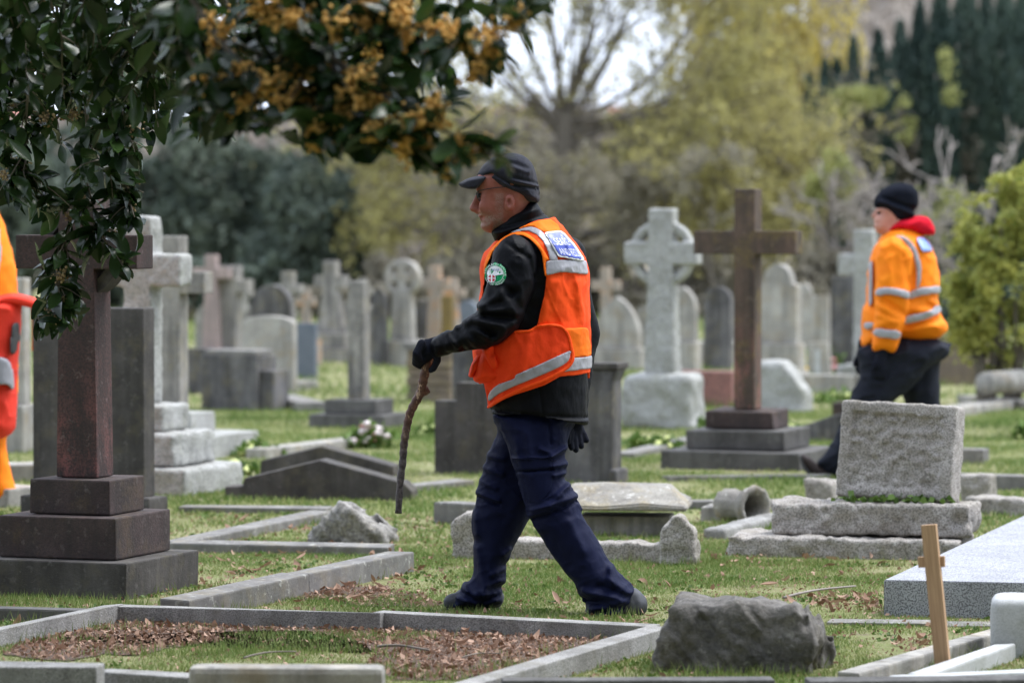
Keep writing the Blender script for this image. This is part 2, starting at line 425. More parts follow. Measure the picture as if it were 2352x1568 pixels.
s.col(s.mix(s.ramp(s.noise(v, .5, 6, .7), .38, .62), (.24, .21, .185), (.34, .30, .255))); s.b.inputs['Roughness'].default_value = 1; M['hill'] = s.m
# ------------------------------------------------------------------ ground and slope
R20 = math.radians(-20)
def sheet(name, pts, z, mat, kind='structure'):
    bm = bmesh.new(); bm.faces.new([bm.verts.new((p[0], p[1], z)) for p in pts])
    o = link(name, bm_mesh(name, bm), mat); o['kind'] = kind; return o
sheet('ground', [(-600, -60), (600, -60), (600, 900), (-600, 900)], 0, M['lawn'])
xs = np.linspace(-90, 90, 91); ys = np.concatenate([np.linspace(84, 150, 34), np.linspace(160, 420, 14)])
XX, YY = np.meshgrid(xs, ys, indexing='ij')
px = CX + XX / YY * F
ridge = np.interp(px, [-3000, 0, 900, 1650, 1800, 1950, 2352, 6000], [290, 305, 300, 290, 215, -60, -160, -160])
rz = HC + (HZ - ridge) / F * 150
t = np.clip((YY - 84) / 66, 0, 1); t = t * t * (3 - 2 * t)
zz = rz * t - .15 + np.where(YY > 150, (YY - 150) * .004, 0) + .25 * fbm(XX * .15, YY * .15, XX * 0, 5, 3) * t
idx = np.arange(XX.size).reshape(XX.shape)
q = np.stack([idx[:-1, :-1], idx[1:, :-1], idx[1:, 1:], idx[:-1, 1:]], -1).reshape(-1, 4)
hill = link('hill', np_mesh('hill', np.stack([XX, YY, zz], -1).reshape(-1, 3), q), M['hill']); hill['kind'] = 'structure'

# ------------------------------------------------------------------ stone builders
rnd = random.Random(7)
def place(x, yb, w, d, rot=R20):
    g = G(x, yb); Y = g.y + abs(w / 2 * math.sin(rot)) + d / 2 * math.cos(rot)
    return Vector(((x - CX) / F * Y, Y, 0)), S(Y)
def steps(t, lst, mat, bevel=.008, rough=None):
    """lst of (w, d, h) from the ground up; each one a part"""
    z = 0
    for i, (w_, d_, h_) in enumerate(lst):
        if rough: link('step', rough_block(w_, d_, h_, .015, rough, 16, rnd.randint(1, 999), .015, base=.02 if i == 0 else .002), mat, t, (0, 0, z))
        else: link('step', box_mesh(w_, d_, h_ + (.06 if i == 0 else 0), bevel, -.06 if i == 0 else 0, wob=.004, rnd=rnd), mat, t, (rnd.uniform(-.004, .004), 0, z))
        z += h_ + .002
    return z
def cross_outline(sw, H, span, az, at, taper=0.0, z0=0.0):
    a, b, tp = sw / 2 + taper, sw / 2, span / 2
    return [(-a, z0), (a, z0), (b, az), (tp, az), (tp, az + at), (b, az + at), (b, H), (-b, H), (-b, az + at), (-tp, az + at), (-tp, az), (-b, az)]
def ring_mesh(r0, r1, depth, zc, n=40):
    bm = bmesh.new(); V = []
    for k in range(n):
        a = 2 * math.pi * k / n
        V.append([bm.verts.new((math.cos(a) * r, y, zc + math.sin(a) * r)) for r in (r0, r1) for y in (-depth / 2, depth / 2)])
    for k in range(n):
        a, b = V[k], V[(k + 1) % n]
        for i, j in ((0, 2), (2, 3), (3, 1), (1, 0)): bm.faces.new((a[i], b[i], b[j], a[j]))
    bmesh.ops.recalc_face_normals(bm, faces=bm.faces[:])
    return bm_mesh('ring', bm)
def rough_shape(fn, lo, hi, step=.014, amp=.008, freq=18, seed=3):
    (X, Y, Z), org = grid3(lo, hi, step)
    f = fn(X, Y, Z) + amp * fbm(X * freq, Y * freq, Z * freq, seed, 3)
    V, Q = surfnet(f.astype(np.float32), org, step)
    return np_mesh('rough', V, Q)
def arch(w_, h_, kind, n=10):
    """headstone outline, kind: round, gothic, ogee, shoulder, flat, camber, stepped"""
    a = w_ / 2; o = [(-a, 0), (a, 0)]
    if kind == 'round': o += [(a * math.cos(t), h_ - a + a * math.sin(t)) for t in np.linspace(0, math.pi, n * 2)]
    elif kind == 'gothic':
        r = w_ * 1.02; zc = h_ - math.sqrt(max(r * r - (r - a) ** 2, 0)); m = math.acos((r - a) / r)
        o += [(a - r + r * math.cos(t), zc + r * math.sin(t)) for t in np.linspace(0, m, n)]
        o += [(-(a - r + r * math.cos(t)), zc + r * math.sin(t)) for t in np.linspace(m, 0, n)][1:]
    elif kind == 'shoulder':
        o += [(a, h_ * .74), (a * .72, h_ * .76)] + [(a * .72 * math.cos(t), h_ * .76 + (h_ * .24) * math.sin(t)) for t in np.linspace(.15, math.pi - .15, n * 2)] + [(-a * .72, h_ * .76), (-a, h_ * .74)]
    elif kind == 'camber':
        o += [(a, h_ * .9)] + [(a * math.cos(t), h_ * .9 + h_ * .1 * math.sin(t)) for t in np.linspace(.3, math.pi - .3, n)] + [(-a, h_ * .9)]
    elif kind == 'peak': o += [(a, h_ * .8), (0, h_), (-a, h_ * .8)]
    else: o += [(a, h_), (-a, h_)]
    return o
def headstone(x, ytop, wpx, yb, kind, mat, label, depth=.09, plinth=None, group=None, name='headstone', rot=R20, tilt=0.0):
    g = G(x, yb); w_ = wpx / S(g.y) / .97
    loc, s_ = place(x, yb, w_, depth + (.08 if plinth else 0), rot)
    t_ = thing(name, label, 'headstone', loc, rot, group); t_.rotation_euler[0] = tilt
    z = 0
    if plinth:
        link('plinth', box_mesh(w_ * 1.16, depth + .1, plinth + .05, .01, -.05, wob=.004, rnd=rnd), mat, t_); z = plinth
    H = (yb - ytop) / s_ - z
    link('tablet', prism_mesh([(a, b + z - (.05 if not plinth else 0) * (b < .01)) for a, b in arch(w_, H, kind)], depth, .008), mat, t_)
    return t_
def latin(x, ytop, swpx, spanpx, y_at, y_ab, yb, mat, label, st, stmat=None, depth=None, name='stone_cross', taper=.0, rough=None, group=None, side=None):
    """cross measured in the picture: shaft width, arm span, arm top/bottom, foot of the steps at yb"""
    s0 = S(G(x, yb).y); W0 = (st[0][0] if st else swpx * 1.4) / s0
    loc, s_ = place(x, yb, W0, W0)
    t_ = thing(name, label, 'grave cross', loc, R20, group)
    z = steps(t_, [(a / s_, a / s_ * .9, b / s_) for a, b in st], stmat or mat, rough=rough) if st else -.05
    H = (yb - ytop) / s_; sw, sp = swpx / s_, spanpx / s_ / .96
    az, at_ = (yb - y_ab) / s_, (y_ab - y_at) / s_; dp = depth or sw * .85
    if rough:
        fn = lambda X, Y, Z: np.minimum(sd_box(X, Y, Z, (0, 0, (z + H) / 2), (sw / 2, dp / 2, (H - z) / 2), .012), sd_box(X, Y, Z, (0, 0, az + at_ / 2), (sp / 2, dp / 2, at_ / 2), .012))
        link('cross', rough_shape(fn, (-sp / 2 - .02, -dp / 2 - .02, z), (sp / 2 + .02, dp / 2 + .02, H + .02), .012, rough, 24, rnd.randint(1, 999)), mat, t_)
    else:
        link('cross', prism_mesh(cross_outline(sw, H, sp, az, at_, taper, z), dp, .007), mat, t_)
    return t_, s_, z

# ---- tall red granite ringed cross on three steps (left)
cr = G(290, 1378); w1 = .69
loc = cr + Vector((-w1 / 2 * math.cos(R20) - w1 / 2 * math.sin(R20) * -1 * -1, 0, 0))
loc = cr + (Matrix.Rotation(R20, 3, 'Z') @ Vector((-w1 / 2, w1 / 2, 0)))
t = thing('ringed_cross', 'tall grimy dark red granite ringed cross on three broad dark steps behind the hanging leaves', 'grave cross', loc, R20)
z = 0
for (a, b, h_, m_, dx) in ((.69, .69, .147, 'dark', 0), (.52, .52, .168, 'darkred', 0), (.355, .33, .14, 'darkred', .01)):
    link('step', box_mesh(a, b, h_ + (.05 if z == 0 else 0), .007, -.05 if z == 0 else 0, wob=.003, rnd=rnd), M[m_], t, (dx, 0, z)); z += h_ + .002
s_ = S(loc.y); ztop = z + 1.12; azc = HC - (578 - HZ) / s_
link('cross', prism_mesh(cross_outline(.158, ztop, .54, azc - .068, .136, .012, z), .155, .006), M['redshaft'], t)
link('ring', ring_mesh(.135, .182, .10, azc), M['dark'], t)

# ---- broad dark headstone close behind it
headstone(214, 712, 276, 1200, 'flat', M['dark'], 'broad flat-topped blackened headstone behind the red ringed cross', .13, .12)
# ---- rock-faced white cross on three rough blocks
t, s_, z = latin(328, 512, 70, 210, 598, 672, 1142, M['granite_pale'], 'pale rock-faced granite cross on three rough pale blocks beside the broad dark headstone',
      [(360, 62), (262, 76), (168, 62)], rough=.006, depth=.16)
# ---- tall grey plain cross behind it
latin(397, 553, 54, 172, 635, 684, 1055, M['grey'], 'tall plain weathered grey cross standing behind the pale rock-faced cross', [(310, 52), (150, 46)], M['granite_pale'], depth=.14)
# ---- crosses and stones at the far left edge and the background left
headstone(30, 640, 70, 1040, 'flat', M['pale'], 'pale upright stone behind the person in the red backpack', .1, .3)
latin(487, 587, 27, 88, 617, 641, 850, M['pink'], 'pinkish far stone cross against the dark evergreens', [(80, 40)], taper=.03)
latin(527, 613, 50, 100, 645, 674, 850, M['grey'], 'stout weathered grey cross in front of the pinkish cross', [(120, 40)])
headstone(625, 655, 95, 880, 'round', M['greydark'], 'dark round-headed headstone behind the squat pale tablet', .1)
latin(663, 625, 28, 66, 655, 676, 860, M['grey'], 'small grey cross rising beside the dark round-headed headstone', [(70, 30)], taper=.02)
latin(703, 664, 18, 44, 684, 704, 842, M['orange'], 'small yellow lichened cross beside the tall flared cross', [(60, 60)], taper=.03)
latin(762, 602, 32, 74, 636, 662, 832, M['grey'], 'tall flared grey cross with lichened top before the evergreens', [(130, 30), (100, 34)], taper=.07)
headstone(618, 726, 125, 905, 'camber', M['pale'], 'squat pale brown headstone with gently curved top', .1)
headstone(704, 742, 48, 870, 'flat', M['blue'], 'small blue slate headstone', .06)
headstone(873, 660, 34, 842, 'gothic', M['greydark'], 'narrow dark pointed headstone beside the round-headed cross', .08)
for xx, yt, wp, yb, k, mt, lb in ((445, 800, 90, 905, 'flat', 'greydark', 'low dark block tomb beside the streaked tomb'), (838, 700, 60, 830, 'round', 'grey', 'low far grey headstone behind the square stone pillar'),
                                  (590, 690, 60, 830, 'gothic', 'grey', 'far grey pointed headstone under the evergreens'), (1075, 690, 46, 820, 'round', 'blue', 'far bluish headstone behind the person with the stick'),
                                  (800, 690, 46, 815, 'gothic', 'grey', 'far slim grey headstone behind the flared cross')):
    headstone(xx, yt, wp, yb, k, M[mt], lb, .09)
for xx, yt, wp, yb, k, mt, lb in ((470, 700, 40, 812, 'gothic', 'grey', 'far pointed headstone behind the low dark block tomb'), (760, 735, 60, 818, 'flat', 'greydark', 'far low dark headstone at the foot of the flared cross'), (930, 700, 60, 808, 'round', 'greydark', 'far dark headstone behind the wheel-head cross'),
        (1110, 660, 40, 806, 'gothic', 'grey', 'far pointed headstone hidden mostly by the person with the stick'), (1480, 705, 44, 806, 'round', 'grey', 'far round headstone beside the boulder cross'), (1700, 690, 40, 806, 'flat', 'grey', 'far plain headstone beside the brown granite cross shaft'),
        (1850, 650, 34, 806, 'gothic', 'pale', 'far slender pointed headstone beside the shouldered headstone'), (1910, 735, 50, 812, 'round', 'greydark', 'far low dark headstone near the pale memorial tablet'), (2090, 720, 50, 806, 'flat', 'grey', 'far plain headstone behind the person in orange jacket')):
    headstone(xx, yt, wp, yb, k, M[mt], lb, .09)
latin(560, 650, 16, 44, 668, 682, 806, M['pale'], 'far small pale cross beside the stout grey cross', [(50, 26)]); latin(832, 640, 18, 50, 662, 678, 808, M['grey'], 'far small grey cross behind the square pillar', [(50, 30)]); latin(1545, 640, 16, 44, 660, 674, 806, M['grey'], 'far small cross beside the boulder cross', [(50, 26)])
# block tomb with a lid
t0, s_ = place(548, 946, .5, .5); t = thing('pedestal_tomb', 'squat blackened pedestal tomb with vertical streaks', 'tomb', t0, R20)
link('body', box_mesh(140 / s_, 110 / s_, 142 / s_, .012, -.05, wob=.006, rnd=rnd), M['greydark'], t)
link('lid', box_mesh(128 / s_, 100 / s_, 12 / s_, .01, 142 / s_ - .048), M['kerb'], t)
link('wing', box_mesh(34 / s_, 90 / s_, 108 / s_, .01, -.05), M['greydark'], t, (86 / s_, .02, 0))
# broken square pillar on two steps
t0, s_ = place(824, 986, .55, .5); t = thing('broken_pillar', 'plain square stone pillar on two dark steps', 'grave pillar', t0, R20)
z = steps(t, [(188 / s_, 150 / s_, 32 / s_), (126 / s_, 110 / s_, 32 / s_)], M['kerbdark'])
link('shaft', box_mesh(.122, .122, (984 - 648) / s_ - z, .006, z), M['grey'], t)
# wheel-head cross, pale
t0, s_ = place(926, 842, .35, .3); t = thing('wheel_cross', 'pale round wheel-head cross with four pierced holes', 'grave cross', t0, R20)
link('base', box_mesh(82 / s_, 66 / s_, 66 / s_, .01, -.03), M['pale'], t)
zc = (842 - 640) / s_; link('shaft', prism_mesh([(-27 / s_, 66 / s_ - .028), (27 / s_, 66 / s_ - .028), (21 / s_, zc - .1), (-21 / s_, zc - .1)], .12, .006), M['pale'], t)
fn = lambda X, Y, Z: smax(smax(np.sqrt(X ** 2 + (Z - zc) ** 2) - 43 / s_, np.abs(Y) - .055, .01),
    -np.minimum.reduce([np.sqrt((X - a * .072) ** 2 + (Z - zc - b * .072) ** 2) - .034 + 0 * Y for a in (-1, 1) for b in (-1, 1)]), .008)
link('wheel', rough_shape(fn, (-.24, -.08, zc - .24), (.24, .08, zc + .24), .009, .001), M['pale'], t)
# group behind it
latin(1000, 612, 26, 70, 640, 662, 838, M['orange'], 'orange lichened cross behind the wheel-head cross', [(70, 40)], taper=.03)
latin(1040, 640, 22, 58, 665, 684, 832, M['orange'], 'second orange lichened cross nearer the person with the stick', [(60, 40)], taper=.03)
headstone(985, 690, 56, 836, 'flat', M['greydark'], 'grey flat headstone under the orange lichened crosses', .09)
headstone(1028, 680, 25, 850, 'flat', M['lichenside'], 'slim yellowish stone post near the walking stick', .08, name='stone_post')
# stepped brown slabs
t0, s_ = place(1000, 925, .4, .35); t = thing('slab_stack', 'low brown tomb built of stacked courses behind the walking stick', 'tomb', t0, R20)
for k in range(6): link('course', box_mesh((108 - (k % 2) * 5) / s_, .32 - (k % 2) * .02, 20 / s_ - .004, .006, k * 20 / s_, wob=.004, rnd=rnd), M['brown'], t)
link('cap', box_mesh(118 / s_, .36, 16 / s_, .008, 120 / s_ + .002), M['kerb'], t)

# ---- stones behind the walking man
t0, s_ = place(1075, 1090, .36, .14); t = thing('stepped_headstone', 'dark flat headstone with stepped shoulder beside the person with the stick', 'headstone', t0, R20)
link('tablet', prism_mesh([(-.185, -.05), (.22, -.05), (.22, 210 / s_), (-.05, 210 / s_), (-.05, 168 / s_), (-.185, 168 / s_)], .13, .006), M['dark'], t)
headstone(1090, 800, 95, 1000, 'flat', M['greydark'], 'taller grey headstone behind the dark stepped headstone', .1)
t0, s_ = place(1345, 1112, .42, .2); t = thing('capped_headstone', 'dark grey headstone with moulded cap and scrolled foot beside the person with the stick', 'headstone', t0, R20)
link('tablet', prism_mesh([(-.21, -.05), (.21, -.05), (.21, .02), (.185, .06), (.185, 235 / s_), (.215, 262 / s_), (-.215, 262 / s_), (-.185, 235 / s_), (-.185, .06), (-.21, .02)], .17, .006), M['greydark'], t)
link('cap', box_mesh(.445, .2, 14 / s_, .006, 262 / s_ + .001), M['dark'], t)
link('foot', box_mesh(.05, .22, .115, .018, -.03), M['greydark'], t, (.20, -.01, 0))

# ---- two gabled coping stones, beside the man
for prof, yb, dep, lb in ((((520, 1146), (520, 1121), (562, 1119), (566, 1101), (742, 1058), (936, 1108), (956, 1128), (956, 1146)), 1150, .20, 'low dark gabled coping stone in front'),
                          (((600, 1092), (604, 1060), (745, 1026), (912, 1070), (915, 1092)), 1100, .22, 'low dark gabled coping stone behind another one')):
    xc = sum(p[0] for p in prof) / len(prof); t0, s_ = place(xc, yb, .4, .2)
    t = thing('gabled_coping', lb + ' beside the jagged boulder' if 'front' in lb else lb, 'grave coping', t0, math.radians(-8))
    link('coping', prism_mesh([((x - xc) / s_, max((yb - y) / s_ - .0, -.04) - (.03 if y > yb - 10 else 0)) for x, y in prof][::-1], dep, .008), M['dark'], t)

# ---- right side: large dark cross on three steps
t0, s_ = place(1718, 1082, .8, .72); t = thing('dark_latin_cross', 'tall plain brown and pink granite cross on three worn steps', 'grave cross', t0, R20)
z = 0
for a, h_, dx in ((330, 42, 0), (238, 46, 0), (160, 42, 0)):
    link('step', box_mesh(a / s_, a / s_ * .86, h_ / s_ + (.05 if z == 0 else 0), .01, -.05 if z == 0 else 0, wob=.008, rnd=rnd), M['kerbdark'] if a > 200 else M['darkred'], t, (dx / s_, 0, z)); z += h_ / s_ + .002
H = (1082 - 445) / s_; az = (1082 - 594) / s_; sw = 46 / s_ / .94
link('cross', prism_mesh(cross_outline(sw, H, 232 / s_ / .95, az, 53 / s_, 0, z), .155, .006), M['brownred'], t)
me_ = t.children[-1].data; me_.materials.append(M['lichenside'])      # yellow lichen on the sheltered side
for p_ in me_.polygons:
    if p_.normal.x > .8 and abs(p_.center.x) < sw: p_.material_index = 1
# ---- rock-faced ringed cross on a boulder base
t0, s_ = place(1523, 988, .45, .4); t = thing('boulder_cross', 'pale rock-faced ringed cross set in a rough boulder base', 'grave cross', t0, R20)
Hb = 128 / s_; H = (988 - 483) / s_; zc = (988 - 586) / s_; wb = 190 / s_ / 1.0
link('base', rough_block(wb * .92, .36, Hb, .06, .016, 9, 44, .018), M['granite_pale'], t)
sw = 60 / s_
fn = lambda X, Y, Z: np.minimum.reduce([sd_box(X, Y, Z, (0, 0, (H + Hb) / 2 - .02), (sw * .5, .07, (H - Hb) / 2 + .02), .01) - .035 * np.clip((zc - .15 - Z) / .9, 0, 1),
    sd_box(X, Y, Z, (0, 0, zc), (88 / s_, .07, 26 / s_), .01), np.maximum(np.abs(np.sqrt(X ** 2 + (Z - zc) ** 2) - 68 / s_) - .028, np.abs(Y) - .05)])
link('cross', rough_shape(fn, (-.3, -.14, Hb - .03), (.3, .14, H + .02), .012, .004, 26, 9), M['granite_pale'], t)
# ---- headstones further back on the right
headstone(1420, 682, 105, 850, 'gothic', M['pale'], 'pale grey pointed headstone between the person with the stick and the ringed cross', .1, .2)
latin(1392, 615, 22, 66, 645, 668, 830, M['orange'], 'far small cross with orange lichen behind the pointed headstone', [(60, 40)])
headstone(1572, 660, 60, 860, 'gothic', M['pale'], 'pale curved headstone half hidden behind the boulder cross', .1, .3)
headstone(1650, 658, 62, 850, 'round', M['greydark'], 'dark upright headstone behind the brown granite cross', .1)
t0, s_ = place(1620, 836, .55, .3); t = thing('chest_tomb', 'long low grey chest tomb behind the brown granite cross', 'tomb', t0, R20)
link('body', box_mesh(150 / s_, .3, 42 / s_ + .05, .01, -.05), M['grey'], t); link('lid', box_mesh(160 / s_, .36, 9 / s_, .006, 42 / s_ + .002), M['pale'], t)
headstone(1790, 608, 92, 880, 'shoulder', M['pale'], 'tall pale shouldered headstone on a plain plinth', .14, .34)
headstone(1820, 660, 40, 850, 'flat', M['grey'], 'grey stone block beside the tall shouldered headstone', .12)
headstone(1885, 680, 40, 820, 'flat', M['pale'], 'far pale upright stone between two headstones', .1)
headstone(1945, 636, 62, 850, 'flat', M['greydark'], 'dark streaked upright stone behind the pale rough cross', .2)
latin(1987, 530, 46, 116, 586, 634, 900, M['granite_pale'], 'pale rough-hewn cross behind the person in orange jacket', [(110, 60)], rough=.005)
t0, s_ = place(1620, 935, .35, .16); t = thing('red_slab', 'low polished red granite slab between two crosses', 'headstone', t0, R20)
link('slab', box_mesh(140 / s_, .15, 94 / s_, .01, -.04), M['redlow'], t)
t0, s_ = place(1803, 948, .32, .3)
sh = lambda X, Y, Z: (X * .75 + (Z - .27) * .62) - .075
o = tag(link('boulder_marker', rough_block(122 / s_, .26, 118 / s_, .05, .012, 9, 71, .016, sh), M['granite_pale'], None, t0, (0, 0, R20)), 'rounded rough pale granite marker beside the brown granite cross', 'headstone')
headstone(2200, 770, 140, 885, 'camber', M['brown'], 'broad brown headstone under the leafy bush', .12)
headstone(2262, 720, 90, 830, 'round', M['grey'], 'grey round headstone seen through the leafy bush', .1)
t0, s_ = place(1882, 862, .2, .12); t = thing('memorial_tablet', 'small pale leaning memorial tablet with flowers either side', 'headstone', t0, R20)
link('tablet', prism_mesh([(-.12, -.03), (.12, -.03), (.09, 76 / s_), (-.09, 76 / s_)], .08, .006), M['pale'], t)
link('panel', box_mesh(.05, .012, .22, .002, .01), M['marble'], t, (0, -.05, 0))
o = tag(link('fallen_column', cap_tube_mesh([P(2262, 880, 31.5) - Vector((0, 0, .0)), P(2420, 868, 32.4)], [.085, .09], 14), M['pale']), 'fallen round stone column lying under the bush', 'column')
headstone(2020, 795, 95, 905, 'flat', M['pale'], 'low pale kerb block behind the person in orange jacket', .2, name='kerb_block')
headstone(1900, 862, 130, 905, 'flat', M['pale'], 'low pale kerb ledge in front of the memorial tablet', .2, name='kerb_ledge')
headstone(1945, 925, 50, 960, 'flat', M['darkred'], 'small red-brown block beside the leaning dark slab', .2, name='stone_block')
t0, s_ = place(1895, 1015, .3, .3); t = thing('leaning_slab', 'dark mottled slab wedge behind the person in orange jacket', 'grave slab', t0, R20)
link('slab', prism_mesh([(-.2, -.04), (.24, -.04), (.24, .20), (.12, .18), (-.2, .07)], .4, .01), M['greydark'], t)
# ---- rock-faced tablet on two rough granite steps (right, behind it the woman walks)
t0, s_ = place(1940, 1288, 1.02, .42); t = thing('rough_tablet', 'leaning rock-faced granite tablet on two rough granite steps', 'headstone', t0 + Vector((.03, 0, 0)), math.radians(-14))
link('step', rough_block(535 / s_, .50, 46 / s_, .015, .012, 17, 5, .0105), M['granite'], t, (0, 0, 0))
link('step', rough_block(462 / s_, .34, 74 / s_, .015, .016, 15, 6, .0105, base=.0), M['granite'], t, (.105, .04, 46 / s_ + .002))
tw, th = 275 / s_, 222 / s_
fn = lambda X, Y, Z: smax(sd_box(X, Y, Z, (0, 0, th / 2), (tw / 2, .085, th / 2), .012), -(sd_box(X, Y, Z, (0, -.09, th / 2 - .005), (tw / 2 - .055, .02, th / 2 - .05), .015)), .012) + .012 * fbm(X * 40, Y * 40, Z * 40, 4, 2) * (Y < -.06) * (np.abs(X) < tw / 2 - .055) * (np.abs(Z - th / 2) < th / 2 - .05)
tab = link('tablet', rough_shape(fn, (-tw / 2 - .02, -.12, -.02), (tw / 2 + .02, .12, th + .02), .009, .004, 30, 8), M['granite'], t, (.20, .06, 124 / s_), (math.radians(-7), math.radians(2.0), math.radians(-7)))
TABM = Matrix.Translation(t.location) @ Matrix.Rotation(math.radians(-14), 4, 'Z'); TABZ = 122 / s_; TABW = tw
# ---- rough granite grave surround with corner posts behind the man
def granite_bar(name, parent, p, q, zt, wd, mat, seed, amp=.010):
    d = q - p; L = math.hypot(d.x, d.y)
    return link(name, rough_block(L, wd, zt, .015, amp, 17, seed, .0105), mat, parent, ((p.x + q.x) / 2, (p.y + q.y) / 2, 0), (0, 0, math.atan2(d.y, d.x)))
t = thing('granite_surround', 'rough granite grave surround with wedge-topped corner posts behind the person with the stick', 'grave kerb', (0, 0, 0))
a, b = G(1082, 1276), G(1555, 1292); zt = .088
granite_bar('kerb_stone', t, a, b, zt, .13, M['granite'], 21)
for pp, hh, sd_ in ((G(1082, 1280), .205, 31), (G(1562, 1296), .215, 32)):
    wdg = (lambda X, Y, Z: (np.abs(X) * .75 + (Z - .215) * .8) - .01)
    link('corner_post', rough_block(.16, .17, hh, .015, .011, 17, sd_, .0105, wdg), M['granite'], t, (pp.x, pp.y + .02, 0), (0, 0, math.radians(-8)))
back = b + Vector((.42, 1.45, 0)); granite_bar('kerb_stone', t, G(1640, 1238), G(1780, 1200), .05, .11, M['kerb_granite'], 23, .004)
# ---- coped tomb with hipped lichen-spotted lid behind it
t0, s_ = place(1440, 1236, .5, .35, math.radians(-6)); t = thing('coped_tomb', 'low coped tomb with lichen-spotted hipped lid behind the person with the stick', 'tomb', t0 + Vector((0, .05, 0)), math.radians(-6))
link('body', box_mesh(.44, .3, .125, .008, -.03, top=.98), M['grey'], t)
bm = bmesh.new()
lo = [bm.verts.new(p) for p in ((-.30, -.22, .125), (.30, -.22, .125), (.30, .24, .125), (-.30, .24, .125))]
mi = [bm.verts.new(p) for p in ((-.30, -.22, .152), (.30, -.22, .152), (.30, .24, .152), (-.30, .24, .152))]
hi = [bm.verts.new(p) for p in ((-.26, -.02, .235), (.20, -.02, .235), (.20, .06, .235), (-.26, .06, .235))]
bm.faces.new(lo[::-1]); bm.faces.new(hi)
for A, B in ((lo, mi), (mi, hi)):
    for k in range(4): bm.faces.new((A[k], A[(k + 1) % 4], B[(k + 1) % 4], B[k]))
bmesh.ops.bevel(bm, geom=bm.edges[:], offset=.008, segments=2, affect='EDGES')
bmesh.ops.subdivide_edges(bm, edges=bm.edges[:], cuts=2, use_grid_fill=True)
for v_ in bm.verts:
    if v_.co.z > .14: v_.co.z += .012 * float(vnoise(np.array(v_.co.x * 18), np.array(v_.co.y * 18), np.array(v_.co.z * 18), 3))
link('lid', bm_mesh('lid', bm), M['lichencap'], t)
# ---- fallen stone urn
t0 = G(1705, 1206); t = thing('fallen_urn', 'broken hollow stone urn lying on its side in the grass', 'urn', t0 + Vector((0, .12, .085)), math.radians(-50))
prof = [(-.13, .050), (-.12, .075), (-.04, .080), (.02, .066), (.05, .088), (.085, .105), (.105, .103), (.11, .088), (.10, .072), (.06, .06), (-.02, .055), (-.11, .04)]
bm = bmesh.new(); rings = []
for x_, r_ in prof:
    rings.append([bm.verts.new((x_, r_ * math.cos(2 * math.pi * k / 28), r_ * math.sin(2 * math.pi * k / 28) + .006 * math.sin(k * 2.1))) for k in range(28)])
for A, B in zip(rings, rings[1:]):
    for k in range(28): bm.faces.new((A[k], A[(k + 1) % 28], B[(k + 1) % 28], B[k]))
bm.faces.new(rings[0][::-1]); bm.faces.new(rings[-1])
bmesh.ops.recalc_face_normals(bm, faces=bm.faces[:])
link('bowl', bm_mesh('bowl', bm, True), M['lichencap'], t)
o = tag(link('stone_block', box_mesh(.17, .16, .10, .008, -.03, wob=.006, rnd=rnd), M['grey'], None, (G(1660, 1196) + Vector((0, .08, 0))), (0, 0, R20)), 'small grey stone block behind the fallen urn', 'stone')
# ---- granite pieces beside the tablet
t = thing('granite_kerb', 'rough pale granite kerb with corner block beside the leaning tablet', 'grave kerb', (0, 0, 0))
link('corner_post', rough_block(.16, .18, .17, .015, .010, 16, 51, .0105), M['granite'], t, G(2252, 1165) + Vector((0, .1, 0)), (0, 0, R20))
granite_bar('kerb_stone', t, G(2240, 1182) + Vector((0, .1, 0)), G(2420, 1190) + Vector((0, .1, 0)), .09, .2, M['granite'], 52)
t = thing('granite_kerb', 'rough granite kerb end behind the beside the leaning tablet', 'grave kerb', (0, 0, 0))
link('corner_post', rough_block(.16, .16, .13, .02, .010, 16, 53, .0105, lambda X, Y, Z: (X * .5 + (Z - .13) * .9) - .03), M['granite'], t, G(1892, 1158) + Vector((0, .1, 0)), (0, 0, R20))
t = thing('brown_kerb', 'brown weathered kerb with end block beyond the leaning tablet', 'grave kerb', (0, 0, 0))
link('kerb_stone', box_mesh(.8, .15, .11, .01, -.03), M['kerb'], t, G(2280, 1125) + Vector((0, .1, 0)), (0, 0, R20))
link('corner_post', box_mesh(.16, .16, .12, .01, -.03), M['kerb'], t, G(2240, 1066) + Vector((0, .1, 0)), (0, 0, R20))

# ---- kerbs of the graves in front and at the left
def kerb(name, label, segs, zt, wd, mat, bevel=.01, pieces=1, amp=0):
    t_ = thing(name, label, 'grave kerb', (0, 0, 0))
    for sg in segs:
        p, q = G(*sg[0], zt), G(*sg[1], zt); n = sg[2] if len(sg) > 2 else pieces
        d = q - p; L = math.hypot(d.x, d.y); an = math.atan2(d.y, d.x)
        for k in range(n):
            m = p + d * ((k + .5) / n); m.z = rnd.uniform(-.003, .003)
            if amp: o_ = link('kerb_stone', rough_block(L / n - .006, wd, zt, .012, amp, 20, rnd.randint(1, 999), .012), mat, t_, m, (0, 0, an))
            else: o_ = link('kerb_stone', box_mesh(L / n - .008, wd, zt + .08, bevel, -.08, wob=.005, rnd=rnd), mat, t_, m, (0, rnd.uniform(-.006, .006), an))
    return t_
kerb('granite_kerb', 'speckled granite kerb framing the leaf-strewn bare plot', [((268, 1388), (880, 1406)), ((868, 1402), (1508, 1431)), ((262, 1387), (-120, 1463), 1), ((1515, 1441), (985, 1592), 1)], .066, .075, M['kerb_granite'], .004)
kerb('granite_block', 'thick speckled granite kerb block at the corner of the bare plot', [((-130, 1521), (236, 1525))], .11, .12, M['kerb_granite'], .006)
kerb('granite_strip', 'sunken speckled granite kerb piece butting the thick kerb block', [((228, 1538), (470, 1552))], .07, .11, M['kerb_granite'], .006)
